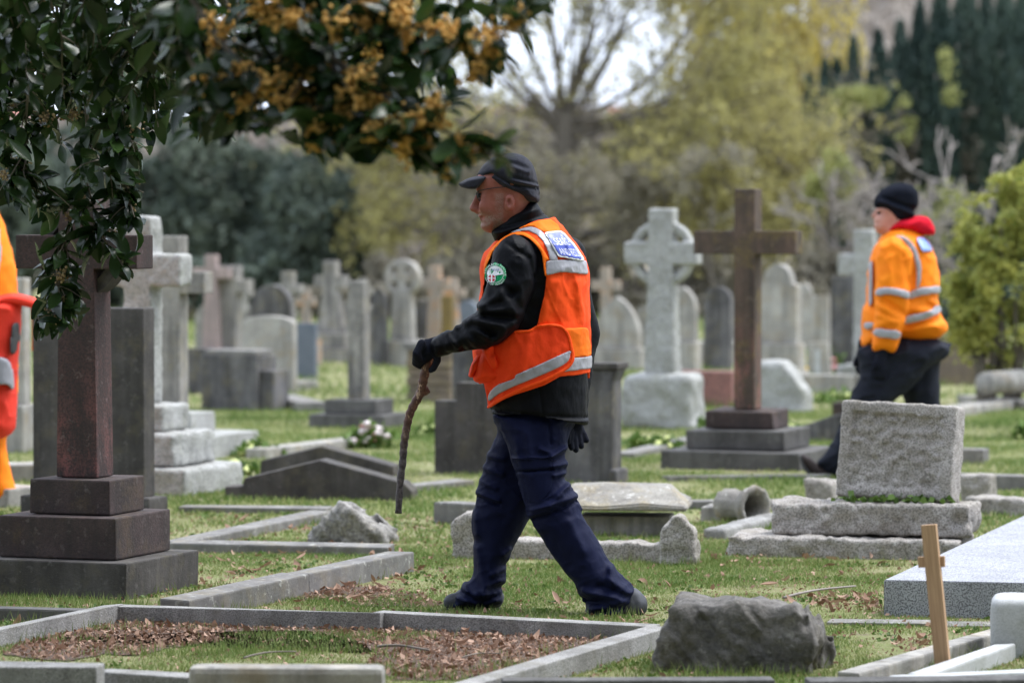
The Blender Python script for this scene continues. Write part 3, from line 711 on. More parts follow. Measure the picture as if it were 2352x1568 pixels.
kerb('weathered_kerb', 'weathered grey kerb along the grassy plot beside the stepped cross', [((402, 1372), (922, 1264), 2)], .088, .12, M['kerb'], .007)
kerb('weathered_kerb', 'thin weathered grey kerb behind the stepped cross and the jagged boulder', [((395, 1243), (900, 1252), 1), ((400, 1240), (742, 1172), 1)], .045, .12, M['kerb'], .008)
kerb('weathered_kerb', 'flat grey kerb in front of the gabled coping stones', [((415, 1160), (760, 1165), 1)], .03, .14, M['kerb'], .006)
kerb('weathered_kerb', 'pale kerb strip behind the gabled coping stones', [((585, 1030), (840, 1002), 1)], .06, .13, M['pale'], .006)
kerb('weathered_kerb', 'flat grey kerb between the gabled copings and the stepped headstone', [((930, 1112), (1070, 1100), 1)], .04, .12, M['kerb'], .006)
kerb('weathered_kerb', 'grey kerb stub beside the granite surround', [((1020, 1152), (1140, 1158), 1)], .10, .2, M['kerb'], .01)
kerb('dark_kerb', 'low dark kerb at the foot of the stepped cross', [((-60, 1392), (235, 1398), 1)], .05, .1, M['kerbdark'], .008)
kerb('dark_kerb', 'dark grey kerb in front of the weathered rock', [((1152, 1556), (1780, 1554), 1)], .07, .10, M['kerbdark'], .008)
kerb('polished_kerb', 'dark polished kerb at the foot of the little wooden cross', [((1850, 1560), (2500, 1552), 1)], .07, .09, M['kerbdark'], .008)
kerb('marble_kerb', 'slim whitish kerb strip running past the little wooden cross', [((1950, 1548), (2300, 1440), 1)], .05, .075, M['pale'], .008)
kerb('marble_kerb', 'white kerb strip joining the white marble block', [((2110, 1546), (2310, 1476), 1), ((2050, 1552), (2420, 1536), 1)], .055, .085, M['marble'], .008)
kerb('weathered_kerb', 'flush grey edging in front of the sawn granite ledger', [((1900, 1424), (2420, 1432), 2)], .012, .12, M['kerb'], .004)
kerb('weathered_kerb', 'flat grey kerb under the steps of the brown granite cross', [((1525, 1092), (1850, 1086), 1), ((1850, 1090), (1960, 1080), 1)], .03, .12, M['kerb'], .006)
kerb('weathered_kerb', 'grey kerb line behind the fallen urn', [((1560, 1150), (1860, 1146), 1)], .04, .12, M['kerb'], .006)
kerb('weathered_kerb', 'pale kerb under the bush', [((2225, 905), (2420, 925), 1), ((2180, 935), (2330, 915), 1)], .07, .2, M['pale'], .01)
kerb('weathered_kerb', 'far grey kerb before the pedestal tomb', [((640, 905), (720, 925), 1), ((630, 880), (700, 872), 1)], .07, .25, M['kerb'], .01)
kerb('weathered_kerb', 'grey kerb beside the capped headstone', [((1430, 1040), (1600, 1000), 1)], .04, .14, M['kerb'], .006)
kerb('weathered_kerb', 'grey kerb before the pale rock-faced cross', [((-20, 1066), (110, 1062), 1), ((-20, 1120), (60, 1112), 1)], .10, .2, M['pale'], .01)
# blurred footstone right at the bottom edge
t0 = G(660, 1720); Yf = 12.6
o = tag(link('footstone', box_mesh(448 / S(Yf), .12, .1875, .02, -.02), M['pale'], None, (P(660, 1540, Yf).x, Yf, 0), (0, 0, math.radians(-2))), 'smooth pale grey footstone at the edge of the bare plot', 'headstone')
# ---- sawn granite ledger at the right
zt = .138; c0 = G(2030, 1331, zt)
a1 = G(2352, 1183, zt) - c0; an = math.atan2(a1.y, a1.x) - math.pi / 2; wl, ll = 1.15, 3.5
cc = c0 + Matrix.Rotation(an, 3, 'Z') @ Vector((wl / 2, ll / 2, 0))
led = thing('granite_ledger', 'large sawn grey granite ledger slab with bright top', 'grave slab', (cc.x, cc.y, 0), an)
# front edge follows the picture: nearly square to the view
bm = bmesh.new(); fr = G(2420, 1339, zt); inv = Matrix.Rotation(-an, 3, 'Z')
loc_ = lambda p: inv @ (Vector((p.x, p.y, 0)) - Vector((cc.x, cc.y, 0)))
A = loc_(c0); B = loc_(fr); D = A + Vector((0, ll, 0)); E = B + Vector((.15, ll, 0))
vs = [bm.verts.new((p.x, p.y, z_)) for z_ in (-.04, zt) for p in (A, B, E, D)]
for f_ in ((3, 2, 1, 0), (4, 5, 6, 7), (0, 1, 5, 4), (1, 2, 6, 5), (2, 3, 7, 6), (3, 0, 4, 7)): bm.faces.new([vs[k] for k in f_])
bmesh.ops.bevel(bm, geom=bm.edges[:], offset=.004, segments=2, affect='EDGES')
link('slab', bm_mesh('slab', bm), M['granite_slab'], led)
# ---- white marble block, bottom right corner
Yb = G(2330, 1512).y
fn = lambda X, Y, Z: sd_box(X, Y, Z, (0, 0, .09), (.2, .13, .115), .03) + .0 * X
o = tag(link('marble_block', rough_shape(fn, (-.22, -.15, -.03), (.22, .15, .22), .012, .003, 8, 3), M['marble'], None, ((2290 - CX) / F * Yb + .2, Yb + .13, 0), (0, 0, math.radians(-6))), 'white marble block with rounded corner at the end of white kerbs', 'stone')
# ---- little wooden cross
bt, tp = G(2168, 1548), P(2133, 1205, G(2168, 1548).y)
t = thing('wooden_cross', 'little tilted pine cross stuck in the grass before the granite ledger', 'grave cross', bt, 0)
hgt = (tp - bt).length; lean = math.atan2(tp.x - bt.x, tp.z - bt.z)
link('post', box_mesh(.05, .028, hgt + .05, .002, -.05), M['wood'], t, (0, 0, 0), (0, lean, math.radians(-18)))
link('crossbar', box_mesh(.09, .016, .036, .002, 0), M['wood'], t, (lean * (hgt - .13), .024, hgt - .145), (0, lean * .5, math.radians(-18)))
# ---- boulders
def boulder(name, label, x, yb, wpx, hpx, dep, seed, strata, amp, shape=None, step=.011):
    t0, s_ = place(x, yb, dep, dep, 0)
    return tag(link(name, rough_block(wpx / s_, dep, hpx / s_, .045, amp, 9, seed, step, shape, strata), M['rock'] if strata < .02 else M['rock_pale'], None, t0, (0, 0, math.radians(-10))), label, 'rock')
boulder('weathered_rock', 'big dark weathered rock with one fluted end lying on the grass', 1712, 1548, 408, 168, .36, 12, .012, .012,
        lambda X, Y, Z: np.maximum.reduce([(X - .1) * .10 + (Y * .22) + (Z - .235) * .97 + .008 * fbm(X * 14, Y * 14, Z * 14, 5, 2), (X - .275) * .85 + (Z - .13) * .5 + 0 * Y, -(X + .285) * .93 + (Z - .1) * .36 + 0 * Y,
            X - .30 + .035 * np.abs(np.sin(Y * 34 + Z * 5)) + .05 * fbm(X * 9, Y * 9, Z * 7, 8, 2)]) + .024 * np.clip((X - .08) * 9, 0, 1) * np.abs(np.sin(X * 62 + Z * 9 + 2 * fbm(X * 6, Y * 6, Z * 6, 9, 2))), step=.0085)
boulder('jagged_rock', 'small jagged pale boulder with slanting strata beside the walking stick tip', 806, 1250, 205, 100, .26, 25, .035, .02,
        lambda X, Y, Z: np.maximum((X - .02) * .5 + (Z - .17) * .86, -(X + .12) * .7 + (Z - .13) * .7 - .0))
# ------------------------------------------------------------------ vegetation
NR = np.random.default_rng(11)
def unit(n):
    v = NR.normal(size=(n, 3)); return v / np.linalg.norm(v, axis=1)[:, None]
def cards(pos, size, tone, name, droop=None, aspect=.55):
    """leaf-sized rhombi at pos; droop: preferred long axis"""
    n = len(pos); a = unit(n)
    if droop is not None: a = a * (1 - droop[1]) + np.array(droop[0]) * droop[1]; a /= np.linalg.norm(a, axis=1)[:, None]
    b = np.cross(a, unit(n)); b /= np.maximum(np.linalg.norm(b, axis=1), 1e-6)[:, None]
    size = np.broadcast_to(size, (n,))[:, None] * NR.uniform(.6, 1.3, (n, 1))
    a = a * size * .5; b = b * size * .5 * aspect
    V = np.stack([pos - a, pos + b, pos + a, pos - b], 1).reshape(-1, 3)
    Fc = np.arange(n * 4).reshape(n, 4)
    return np_mesh(name, V, Fc, False, np.repeat(tone, 4))
def blobs(centres, radii, n, clump=3.0, seed=1, hollow=.55, thresh=-.15, tone0=.38):
    """points through ellipsoids, thinned by a clumpy noise; tone says light or dark clump"""
    centres, radii = np.array(centres, float), np.array(radii, float)
    vol = radii.prod(1) ** .67; k = NR.choice(len(centres), int(n * 2.2), p=vol / vol.sum())
    r = NR.uniform(hollow ** 3, 1, len(k)) ** (1 / 3)
    u_ = unit(len(k)); r = r * (1 + .38 * fbm(u_[:, 0] * 2.2 + k * 3.1, u_[:, 1] * 2.2, u_[:, 2] * 2.2, seed + 9, 3))
    p = centres[k] + u_ * radii[k] * r[:, None]
    d = fbm(p[:, 0] * clump, p[:, 1] * clump, p[:, 2] * clump, seed, 2)
    keep = d > thresh; p, d = p[keep][:n], d[keep][:n]
    tone = np.clip(tone0 + .5 * d + NR.normal(0, .16, len(d)), 0, 1)
    ok = p[:, 2] > .02
    return p[ok], tone[ok]
def grow(p, d, L, r, depth, rng, out, tips, spread=.55, up=.15, ratio=.72, kids=(2, 3), bend=.12, minr=.004):
    pts, rad = [p.copy()], [r]; q = p.copy(); dd = d.normalized(); n = 4
    for i in range(n):
        dd = (dd + Vector((rng.gauss(0, bend), rng.gauss(0, bend), rng.gauss(0, bend) + up * .12))).normalized()
        q = q + dd * L / n; pts.append(q.copy()); rad.append(max(r * (1 - .45 * (i + 1) / n), minr))
    out.append((pts, rad))
    if depth == 0: tips += pts[1:]; return
    if depth == 1: tips += pts[2:]
    for k in range(rng.randint(*kids)):
        nd = (dd + Vector((rng.gauss(0, spread), rng.gauss(0, spread), rng.gauss(0, spread * .7) + up))).normalized()
        at = pts[-1] if k < 2 else pts[rng.randint(2, n)]
        grow(at.copy(), nd, L * ratio * rng.uniform(.8, 1.15), max(rad[-1] * .8, minr), depth - 1, rng, out, tips, spread, up, ratio, kids, bend, minr)
def tree(name, label, base, dirs, L, r, depth, leaf, bark, seed, n_leaf, size, sp=.25, group=None, cat='tree', tone0=.5, droop=None, **kw):
    rng = random.Random(seed); out, tips = [], []
    t_ = thing(name, label, cat, base, 0, group)
    for d in dirs: grow(Vector((rng.uniform(-.1, .1) * (len(dirs) > 1), rng.uniform(-.1, .1) * (len(dirs) > 1), -.1)), Vector(d), L, r, depth, rng, out, tips, **kw)
    link('trunk', tubes_mesh(out, 6), bark, t_)
    if n_leaf:
        tp = np.array([tuple(v) for v in tips]); cl = tp[NR.integers(0, len(tp), n_leaf // 7)] + NR.normal(0, sp, (n_leaf // 7, 3))
        p = np.repeat(cl, 7, 0); p = p + NR.normal(0, .06, p.shape); p = p[p[:, 2] > .05]
        tone = np.clip(NR.normal(tone0, .25, len(p)) + .25 * vnoise(p[:, 0], p[:, 1], p[:, 2], seed), 0, 1)
        link('crown', cards(p, size, tone, 'crown', droop), leaf, t_)
    return t_
def shrub(name, label, x, yb, Y, blob_px, leaf, n, size, clump=3.0, seed=1, group=None, thresh=-.15, stems=True, cat='shrub', hollow=.4, droop=None, tone0=.38):
    """blob_px: (cx, cy, rx, ry) in the picture at depth Y; depth radius follows the width"""
    base = Vector(((x - CX) / F * Y, Y, 0)); s_ = S(Y)
    cs, rs = [], []
    for (bx, by, rx, ry) in blob_px:
        c_ = P(bx, by, Y) - base; cs.append((c_.x, NR.uniform(-.2, .2) * rx / s_, c_.z)); rs.append((rx / s_, min(rx / s_, 1.6), ry / s_))
    t_ = thing(name, label, cat, base, 0, group)
    p, tone = blobs(cs, rs, n, clump, seed, hollow, thresh, tone0)
    link('crown', cards(p, size, tone, 'crown', droop), leaf, t_)
    if stems:
        rng = random.Random(seed); st = []
        for c_ in cs:
            e = Vector(c_); b_ = Vector((e.x * .3 + rng.uniform(-.1, .1), 0, -.1))
            st.append(([b_, (b_ + e) / 2 + Vector((rng.uniform(-.15, .15), 0, 0)), e], [.05, .035, .012]))
        link('stem', tubes_mesh(st, 5), M['bark'], t_)
    return t_

# ---- far wood on the slope (reads as one mass)
n = 60000
xx = NR.uniform(-28, 28, n); yy = NR.uniform(96, 165, n)
pxx = CX + xx / yy * F
rdg = HC + (HZ - np.interp(pxx, [-3000, 0, 900, 1650, 1800, 1950, 2352, 6000], [290, 305, 300, 290, 215, -60, -160, -160])) / F * 150
tt = np.clip((yy - 84) / 66, 0, 1); tt = tt * tt * (3 - 2 * tt)
hz = rdg * tt
zz_ = hz + NR.uniform(0, 1, n) ** 2 * (2.0 * (pxx > 1700) + .55)
tone = np.clip(.45 + .4 * fbm(xx * .5, yy * .12, zz_ * .5, 3, 3) + NR.normal(0, .15, n), 0, 1)
far = link('far_wood', cards(np.stack([xx, yy, zz_], 1), .42, tone, 'far_wood', ((0, 0, 1), .5), .4), M['leaf_twiggy']); far['kind'] = 'stuff'
far['label'] = 'brown leafless wood on the far slope'

# ---- dark evergreens, left
G_EV = 'dark evergreens beyond the graves'
ev = [(330, [(300, 470, 110, 170), (250, 620, 120, 110), (180, 430, 120, 160)], 63, 'broad dark blue-green evergreen behind the pale rock-faced cross'),
      (560, [(470, 430, 110, 150), (520, 560, 140, 150), (610, 440, 90, 120)], 62, 'dark blue-green evergreen behind the pinkish cross'),
      (720, [(720, 520, 120, 150), (770, 620, 100, 100), (660, 620, 110, 90)], 60, 'dark evergreen shrub behind the flared grey cross'),
      (60, [(40, 520, 130, 160), (-60, 480, 120, 200)], 61, 'dark evergreen behind the tall red ringed cross')]
for i, (x_, bl, Y_, lb) in enumerate(ev):
    shrub('evergreen_tree', lb, x_, 0, Y_, bl, M['leaf_evergreen'], 15000, .13, 1.6, 20 + i, G_EV, -.35, cat='tree')
# low growth closing the gap under them
for i, (x_, Y_, rx, ry, lf, lb) in enumerate(((430, 56, 120, 40, 'leaf_evergreen', 'low dark scrub under the dark evergreens'), (820, 57, 130, 60, 'leaf_olive', 'olive scrub between the evergreens and the person with the stick'),
        (1050, 58, 150, 70, 'leaf_olive', 'olive scrub behind the person with the stick'), (1300, 60, 170, 70, 'leaf_olive', 'olive scrub at the foot of the spring tree'), (1600, 58, 170, 65, 'leaf_olive', 'olive scrub behind the brown granite cross'),
        (1850, 56, 130, 70, 'leaf_olive', 'olive scrub beside the person in orange jacket'), (2080, 57, 150, 80, 'leaf_yew', 'dark scrub behind the person in orange jacket'), (2300, 55, 150, 70, 'leaf_yew', 'dark scrub behind the leafy bush'))):
    shrub('scrub', lb, x_, 0, Y_, [(x_, 690, rx, ry), (x_ + 40, 640, rx * .7, ry)], M[lf], 5000, .13, 1.8, 40 + i, 'scrub along the far edge of the graves', -.3)

# ---- spring tree in the middle with fanning branches
Yt = 60; base = Vector(((1300 - CX) / F * Yt, Yt, 0))
rng = random.Random(5); out_, tips = [], []
t = thing('spring_tree', 'spreading tree with fanning branches and sparse yellow-green spring leaves', 'tree', base)
s_ = S(Yt)
fork = Vector((0, 0, HC + (HZ - 260) / s_))
out_.append(([Vector((0, 0, -.2)), Vector((-.03, 0, 1.2)), fork], [.22, .17, .14]))
for k, (dx, h_) in enumerate(((-2.6, 1.7), (-1.9, 1.9), (-1.1, 2.2), (-.5, 2.6), (.0, 2.7), (.45, 2.6), (1.0, 2.3), (1.6, 2.0), (2.3, 1.6), (-.2, 2.4), (.7, 2.4), (2.8, 1.2), (-1.5, 1.4), (-2.2, 2.4), (1.9, 2.5), (.25, 2.9), (-.75, 2.9), (1.3, 2.7), (-1.6, 2.6))):
    grow(fork + Vector((0, 0, rng.uniform(-.5, 0))), Vector((dx, rng.uniform(-.8, .8), h_)), 1.4, .042, 4, rng, out_, tips, spread=.36, up=.12, ratio=.74, kids=(2, 3), bend=.08, minr=.009)
for k in range(26):        # low drooping limbs
    z_ = rng.uniform(.9, 2.9); sx = rng.choice((-1, 1))
    grow(Vector((sx * .1, 0, z_)), Vector((sx * rng.uniform(.8, 1), rng.uniform(-.6, .6), rng.uniform(-.15, .35))), 1.35, .04, 3, rng, out_, tips, spread=.4, up=-.08, ratio=.75, kids=(2, 3), bend=.1, minr=.010)
link('trunk', tubes_mesh(out_, 6), M['bark'], t)
tp = np.array([tuple(v) for v in tips]); tp = np.array([tuple(v) for pts_, r_ in out_[1:] for v in pts_[2:]]); tp = tp[tp[:, 2] < 5.2]; cl = tp[NR.integers(0, len(tp), 12000)] + NR.normal(0, .13, (12000, 3)); p = np.repeat(cl, 5, 0) + NR.normal(0, .05, (60000, 3))
link('crown', cards(p, .075, np.clip(NR.normal(.5, .3, len(p)), 0, 1), 'crown', ((0, 0, -1), .3)), M['leaf_spring'], t)

for i, (x_, Y_, bl_, lb) in enumerate(((1290, 57, [(1270, 520, 90, 120), (1340, 420, 80, 90), (1230, 400, 60, 80)], 'loose budding shrub in front of the spring tree trunk'), (1420, 58, [(1420, 480, 90, 120), (1480, 400, 70, 80)], 'loose budding shrub beside the spring tree trunk'), (1120, 58, [(1120, 480, 90, 110), (1060, 420, 70, 80)], 'loose budding shrub beside the spring tree trunk'), (1640, 57, [(1640, 440, 100, 140)], 'loose budding shrub behind the brown granite cross'))):
    shrub('budding_shrub', lb, x_, 0, Y_, bl_, M['leaf_olive'], 1700, .085, 2.2, 150 + i, 'budding shrubs under the spring tree', .05, hollow=.05)
# ---- weeping golden willow right of it
t = thing('golden_willow', 'tall golden weeping willow hung with yellow spring foliage', 'tree', Vector(((1760 - CX) / F * 70, 70, 0)))
out_ = [([Vector((0, 0, -.2)), Vector((.1, 0, 2)), Vector((-.1, 0, 5.5))], [.3, .24, .12])]; PT = []
for k in range(230):
    a = rng.uniform(0, 6.28); r_ = rng.uniform(.2, 1.75) ; z1 = rng.uniform(2.6, 6.5); x0, y0 = math.cos(a) * r_, math.sin(a) * r_
    z0 = max(z1 - rng.uniform(1.5, 4.5), .6 + rng.uniform(0, 1.2))
    out_.append(([Vector((x0 * .5, y0 * .5, z1 + .3)), Vector((x0, y0, z1)), Vector((x0 * 1.06, y0 * 1.06, z0))], [.014, .012, .006]))
    m = int((z1 - z0) * 26); tt_ = NR.uniform(0, 1, m)[:, None]
    PT.append(np.array([x0, y0, z1]) * (1 - tt_) + np.array([x0 * 1.06, y0 * 1.06, z0]) * tt_ + NR.normal(0, .05, (m, 3)))
PT = np.concatenate(PT); link('trunk', tubes_mesh(out_, 5), M['twig'], t)
tone = np.clip(.5 + .45 * fbm(PT[:, 0] * 1.1, PT[:, 1] * 1.1, PT[:, 2] * .8, 8, 2) + NR.normal(0, .15, len(PT)), 0, 1)
link('crown', cards(PT, .13, tone, 'crown', ((0, 0, -1), .6)), M['leaf_willow'], t)

# ---- twiggy half-leafed trees filling the middle distance
mid = [(1010, 70, 'fine twiggy tree behind the orange blossom tips', 'leaf_spring', 4000), (1540, 74, 'fine twiggy tree behind the boulder cross', 'leaf_spring', 2500), (1580, 60, 'budding twiggy tree beside the golden willow', 'leaf_spring', 3000), (930, 66, 'twiggy tree with olive buds behind the orange blossom', 'leaf_olive', 5000), (1120, 72, 'twiggy tree beside the spring tree', 'leaf_spring', 3000), (1480, 68, 'twiggy brown tree beside the spring tree', 'leaf_olive', 6000),
       (1620, 64, 'twiggy olive tree behind the brown granite cross', 'leaf_olive', 7000), (1780, 62, 'twiggy tree under the golden willow', 'leaf_spring', 4500), (1900, 66, 'twiggy tree beside the dark yews', 'leaf_olive', 5000),
       (1380, 74, 'thin twiggy tree behind the spring tree', 'leaf_spring', 3000), (800, 74, 'twiggy tree rising behind the evergreens', 'leaf_spring', 3500), (1240, 66, 'brown twiggy thicket at the foot of the spring tree', 'leaf_twiggy', 6000), (1700, 76, 'twiggy tree behind the golden willow', 'leaf_spring', 5000)]
for i, (x_, Y_, lb, lf, nl) in enumerate(mid):
    b_ = Vector(((x_ - CX) / F * Y_, Y_, 0))
    tree('twiggy_tree', lb, b_, [(rng.uniform(-.6, .6), rng.uniform(-.3, .3), 1) for _ in range(5)], 1.15, .06, 4, M[lf], M['twig'], 60 + i, nl, .10, .2, 'twiggy trees beyond the graves',
         spread=.5, up=.05, ratio=.78, kids=(2, 3), bend=.1, minr=.008, tone0=.35)

# ---- dark yews / cypresses at the right: a spire each
sp = [(1858, 188, 34, 64), (1893, 150, 30, 66), (1922, 150, 26, 65), (1958, 98, 44, 66), (2016, 84, 48, 65), (2066, 60, 44, 67), (2110, 10, 60, 66), (2160, -30, 60, 65), (2215, -50, 60, 66), (2262, -20, 56, 67), (2305, -60, 60, 65), (2350, -30, 60, 64), (2395, -60, 60, 66)]
for i, (x_, yt, wp, Y_) in enumerate(sp):
    s_ = S(Y_); H = HC + (HZ - yt) / s_; b_ = Vector(((x_ - CX) / F * Y_, Y_, 0))
    t = thing('columnar_yew', ['slim', 'narrow', 'tall', 'broad'][i % 4] + ' dark columnar yew in the row at the foot of the wooded slope', 'tree', b_, 0, 'row of dark columnar yews')
    t['label'] = 'dark columnar yew in the dense row at the foot of the wooded slope'
    nl = 7000; u = NR.uniform(0, 1, nl); rr = wp * 1.45 / 2 / s_ * np.clip((1 - u) * (2.6 + i % 3), 0, 1) ** .75 * (1 - .12 * u) * 1.15
    a = NR.uniform(0, 6.283, nl); q_ = np.sqrt(NR.uniform(.25, 1, nl)); p = np.stack([np.cos(a) * rr * q_, np.sin(a) * rr * q_, u * H + .05], 1)
    p += NR.normal(0, .02, p.shape); tone = np.clip((.25, .55, .35, .65, .3, .5, .2)[i % 7] + .5 * fbm(p[:, 0] * 6 + i * 9, p[:, 1] * 6, p[:, 2] * 1.2, 4, 2) + NR.normal(0, .12, nl), 0, 1)
    link('trunk', tubes_mesh([([Vector((0, 0, -.1)), Vector((0, 0, H * .9))], [.08, .02])], 6), M['bark'], t)
    link('crown', cards(p, .14, tone, 'crown', ((0, 0, 1), .75), .35), M['leaf_yew'], t)
# bright shrubs and bleached dead trees in front of the yews
for i, (x_, Y_, bl, lf, lb, nn) in enumerate(((1975, 58, [(1975, 225, 75, 26), (1925, 240, 40, 34), (2030, 215, 45, 22)], 'leaf_lime', 'lime-green topped shrub in front of the yews', 1900),
        (1910, 57, [(1915, 410, 55, 60), (1885, 440, 40, 50)], 'leaf_lime', 'lime-green shrub beside the person in orange jacket', 1600), (2075, 58, [(2075, 275, 30, 55)], 'leaf_lime', 'upright lime-green shrub before the yews', 500),
        (2200, 57, [(2190, 470, 70, 50), (2110, 500, 45, 60), (2150, 540, 60, 60)], 'leaf_lime', 'yellow-green shrub behind the person in orange jacket', 1500), (2180, 57, [(2172, 150, 22, 50), (2185, 220, 25, 30)], 'leaf_lime', 'thin yellow-green sprig among the yews', 350),
        (1990, 56, [(1960, 580, 90, 80), (2030, 610, 90, 70), (1900, 600, 60, 60)], 'leaf_olive', 'olive shrub behind the pale rough cross', 3500))):
    shrub('lime_shrub', lb, x_, 0, 63.6 if i in (0, 2, 4) else Y_, bl, M[lf], int(nn * .6), .085, 3.2, 90 + i, 'bright shrubs before the yews', .05, stems=i not in (0, 2, 4), hollow=.0)
for i, (x_, Y_, lb, zst, n_) in enumerate(((1990, 56.5, 'bleached dead shrub in front of the yews', 1.1, 8), (2290, 56, 'bleached dead branching tree among the yews', 1.5, 4), (2255, 55, 'small bleached dead tree above the leafy bush', 1.0, 4))):
    b_ = Vector(((x_ - CX) / F * Y_, Y_, 0))
    tree('dead_tree', lb, b_, [(rng.uniform(-.45, .45), rng.uniform(-.2, .2), 1) for _ in range(n_)], zst, .042, 3, None, M['deadwood'], 120 + i, 0, .1, spread=.55, up=.1, ratio=.62, kids=(2, 3), bend=.16, minr=.012)

# ---- houses glimpsed through the branches
def house(label, x, Y, wpx, ytop_wall, ytop_roof, yb):
    s_ = S(Y); b_ = P(x, yb, Y); t_ = thing('house', label, 'house', b_, math.radians(12)); w_ = wpx / s_; h_ = (yb - ytop_wall) / s_; r_ = (ytop_wall - ytop_roof) / s_
    link('wall', box_mesh(w_, w_ * .7, h_ + 4, 0, -4), M['wall_white'], t_)
    link('roof', prism_mesh([(-w_ * .39, h_), (w_ * .39, h_), (0, h_ + r_)], w_ * 1.08, 0), M['roof_red'], t_, None, (0, 0, math.pi / 2))
    for k in (-.28, .05, .32): link('window', box_mesh(w_ * .14, .08, h_ * .32, 0, h_ * .42), M['glass_dark'], t_, (w_ * k, -w_ * .35 - .02, 0))
house('white walled house with red roof beyond the orange blossom', 1135, 230, 150, 268, 246, 330)
house('pale house with clay roof beyond the hanging leaves', 10, 230, 120, 268, 232, 330)
house('pale house with clay roof behind the spring tree', 1475, 240, 150, 272, 244, 330)

# ---- variegated bush, right
Yb_ = G(2300, 935).y
shrub('leafy_bush', 'dense bush with variegated green and yellow leaves behind the rough tablet', 2310, 0, Yb_,
      [(2300, 520, 95, 115), (2370, 470, 90, 110), (2240, 640, 80, 100), (2330, 690, 110, 120), (2215, 720, 55, 90), (2280, 800, 70, 60), (2390, 640, 90, 160), (2250, 560, 60, 70)],
      M['leaf_bush'], 14000, .058, 5.5, 77, None, -.12, hollow=.3, tone0=.55)

# ------------------------------------------------------------------ grass, weeds, litter
def in_poly(x, y, poly):
    r = np.zeros(len(x), bool); m = len(poly)
    for i in range(m):
        (x0, y0), (x1, y1) = poly[i], poly[(i + 1) % m]
        c_ = ((y0 > y) != (y1 > y)); r ^= c_ & (x < (x1 - x0) * (y - y0) / (y1 - y0 + 1e-12) + x0)
    return r
def gp(*pts): return [(G(a, b).x, G(a, b).y) for a, b in pts]
soil1 = gp((290, 1402), (520, 1410), (900, 1424), (1250, 1442), (1450, 1446), (1350, 1490), (1150, 1550), (930, 1568), (860, 1530), (840, 1490), (740, 1462), (600, 1452), (480, 1475), (330, 1500), (120, 1512), (10, 1500), (60, 1468), (180, 1436))
soil2 = gp((680, 1370), (740, 1335), (860, 1350), (960, 1372), (1020, 1390), (900, 1392), (760, 1385))
soil3 = gp((1850, 1372), (1960, 1362), (2030, 1380), (2030, 1408), (1900, 1402))
soil4 = gp((2050, 1480), (2120, 1462), (2180, 1470), (2160, 1495), (2070, 1500))
def ragged(q_):
    q_ = np.array(spline(q_, 14)); return q_ + np.stack([fbm(q_[:, 0] * 9, q_[:, 1] * 9, 0 * q_[:, 0], 3, 3), fbm(q_[:, 0] * 9, q_[:, 1] * 9, 0 * q_[:, 0] + 7, 4, 3)], 1) * np.array([.06, .10])
soil1, soil2 = [[tuple(p_) for p_ in ragged(q_)] for q_ in (soil1, soil2)]
for q_ in (soil1, soil2): sheet('soil', q_, .004, M['soil'])
def blades(n, y0, y1, h, wd, name, dens_noise=True):
    # spread over the wedge in view plus a margin to either side
    yy = np.sqrt(NR.uniform(y0 ** 2, y1 ** 2, n)); xx = NR.uniform(-1, 1, n) * (yy * .1224 + .55)
    d1 = fbm(xx * 2.2, yy * 2.2, xx * 0, 31, 3); d2 = vnoise(xx * 9, yy * 9, xx * 0, 33)
    keep = (d1 + .4 * d2 + NR.uniform(-.6, .6, n)) > -.35
    for q_, k_ in ((soil1, .96), (soil2, .85), (soil3, .3), (soil4, .3)):
        keep &= ~(in_poly(xx, yy, q_) & (NR.uniform(0, 1, n) < k_) & (d1 < .45))
    xx, yy, d1 = xx[keep], yy[keep], d1[keep]; n = len(xx)
    hh = h * NR.uniform(.4, 1.25, n) * (1 + .5 * np.clip(d1, -.5, 1)); a = NR.uniform(0, 6.283, n); ln = NR.uniform(.2, 1.1, n) * hh
    c_, s_ = np.cos(a), np.sin(a); bw = wd * NR.uniform(.6, 1.3, n)
    base = np.stack([xx, yy, np.zeros(n)], 1); side = np.stack([-s_, c_, 0 * c_], 1) * bw[:, None] / 2
    b2 = NR.uniform(0, 6.283, n); tip = base + np.stack([np.cos(b2) * ln, np.sin(b2) * ln, hh], 1)
    V = np.stack([base - side, base + side, tip], 1).reshape(-1, 3); Fc = np.arange(n * 3).reshape(n, 3)
    tone = np.clip(.36 - .45 * d1 + NR.normal(0, .22, n), 0, 1)
    tone = np.where(NR.uniform(0, 1, n) < .12, 1.0, tone)
    o = link(name, np_mesh(name, V, Fc, False, np.repeat(tone, 3)), M['blade']); o['kind'] = 'stuff'; o['label'] = 'short patchy lawn grass between the graves'
    return o
blades(420000, 12.6, 19.5, .015, .0036, 'grass')
blades(200000, 19.5, 32, .028, .008, 'grass')
blades(80000, 32, 62, .05, .020, 'grass')
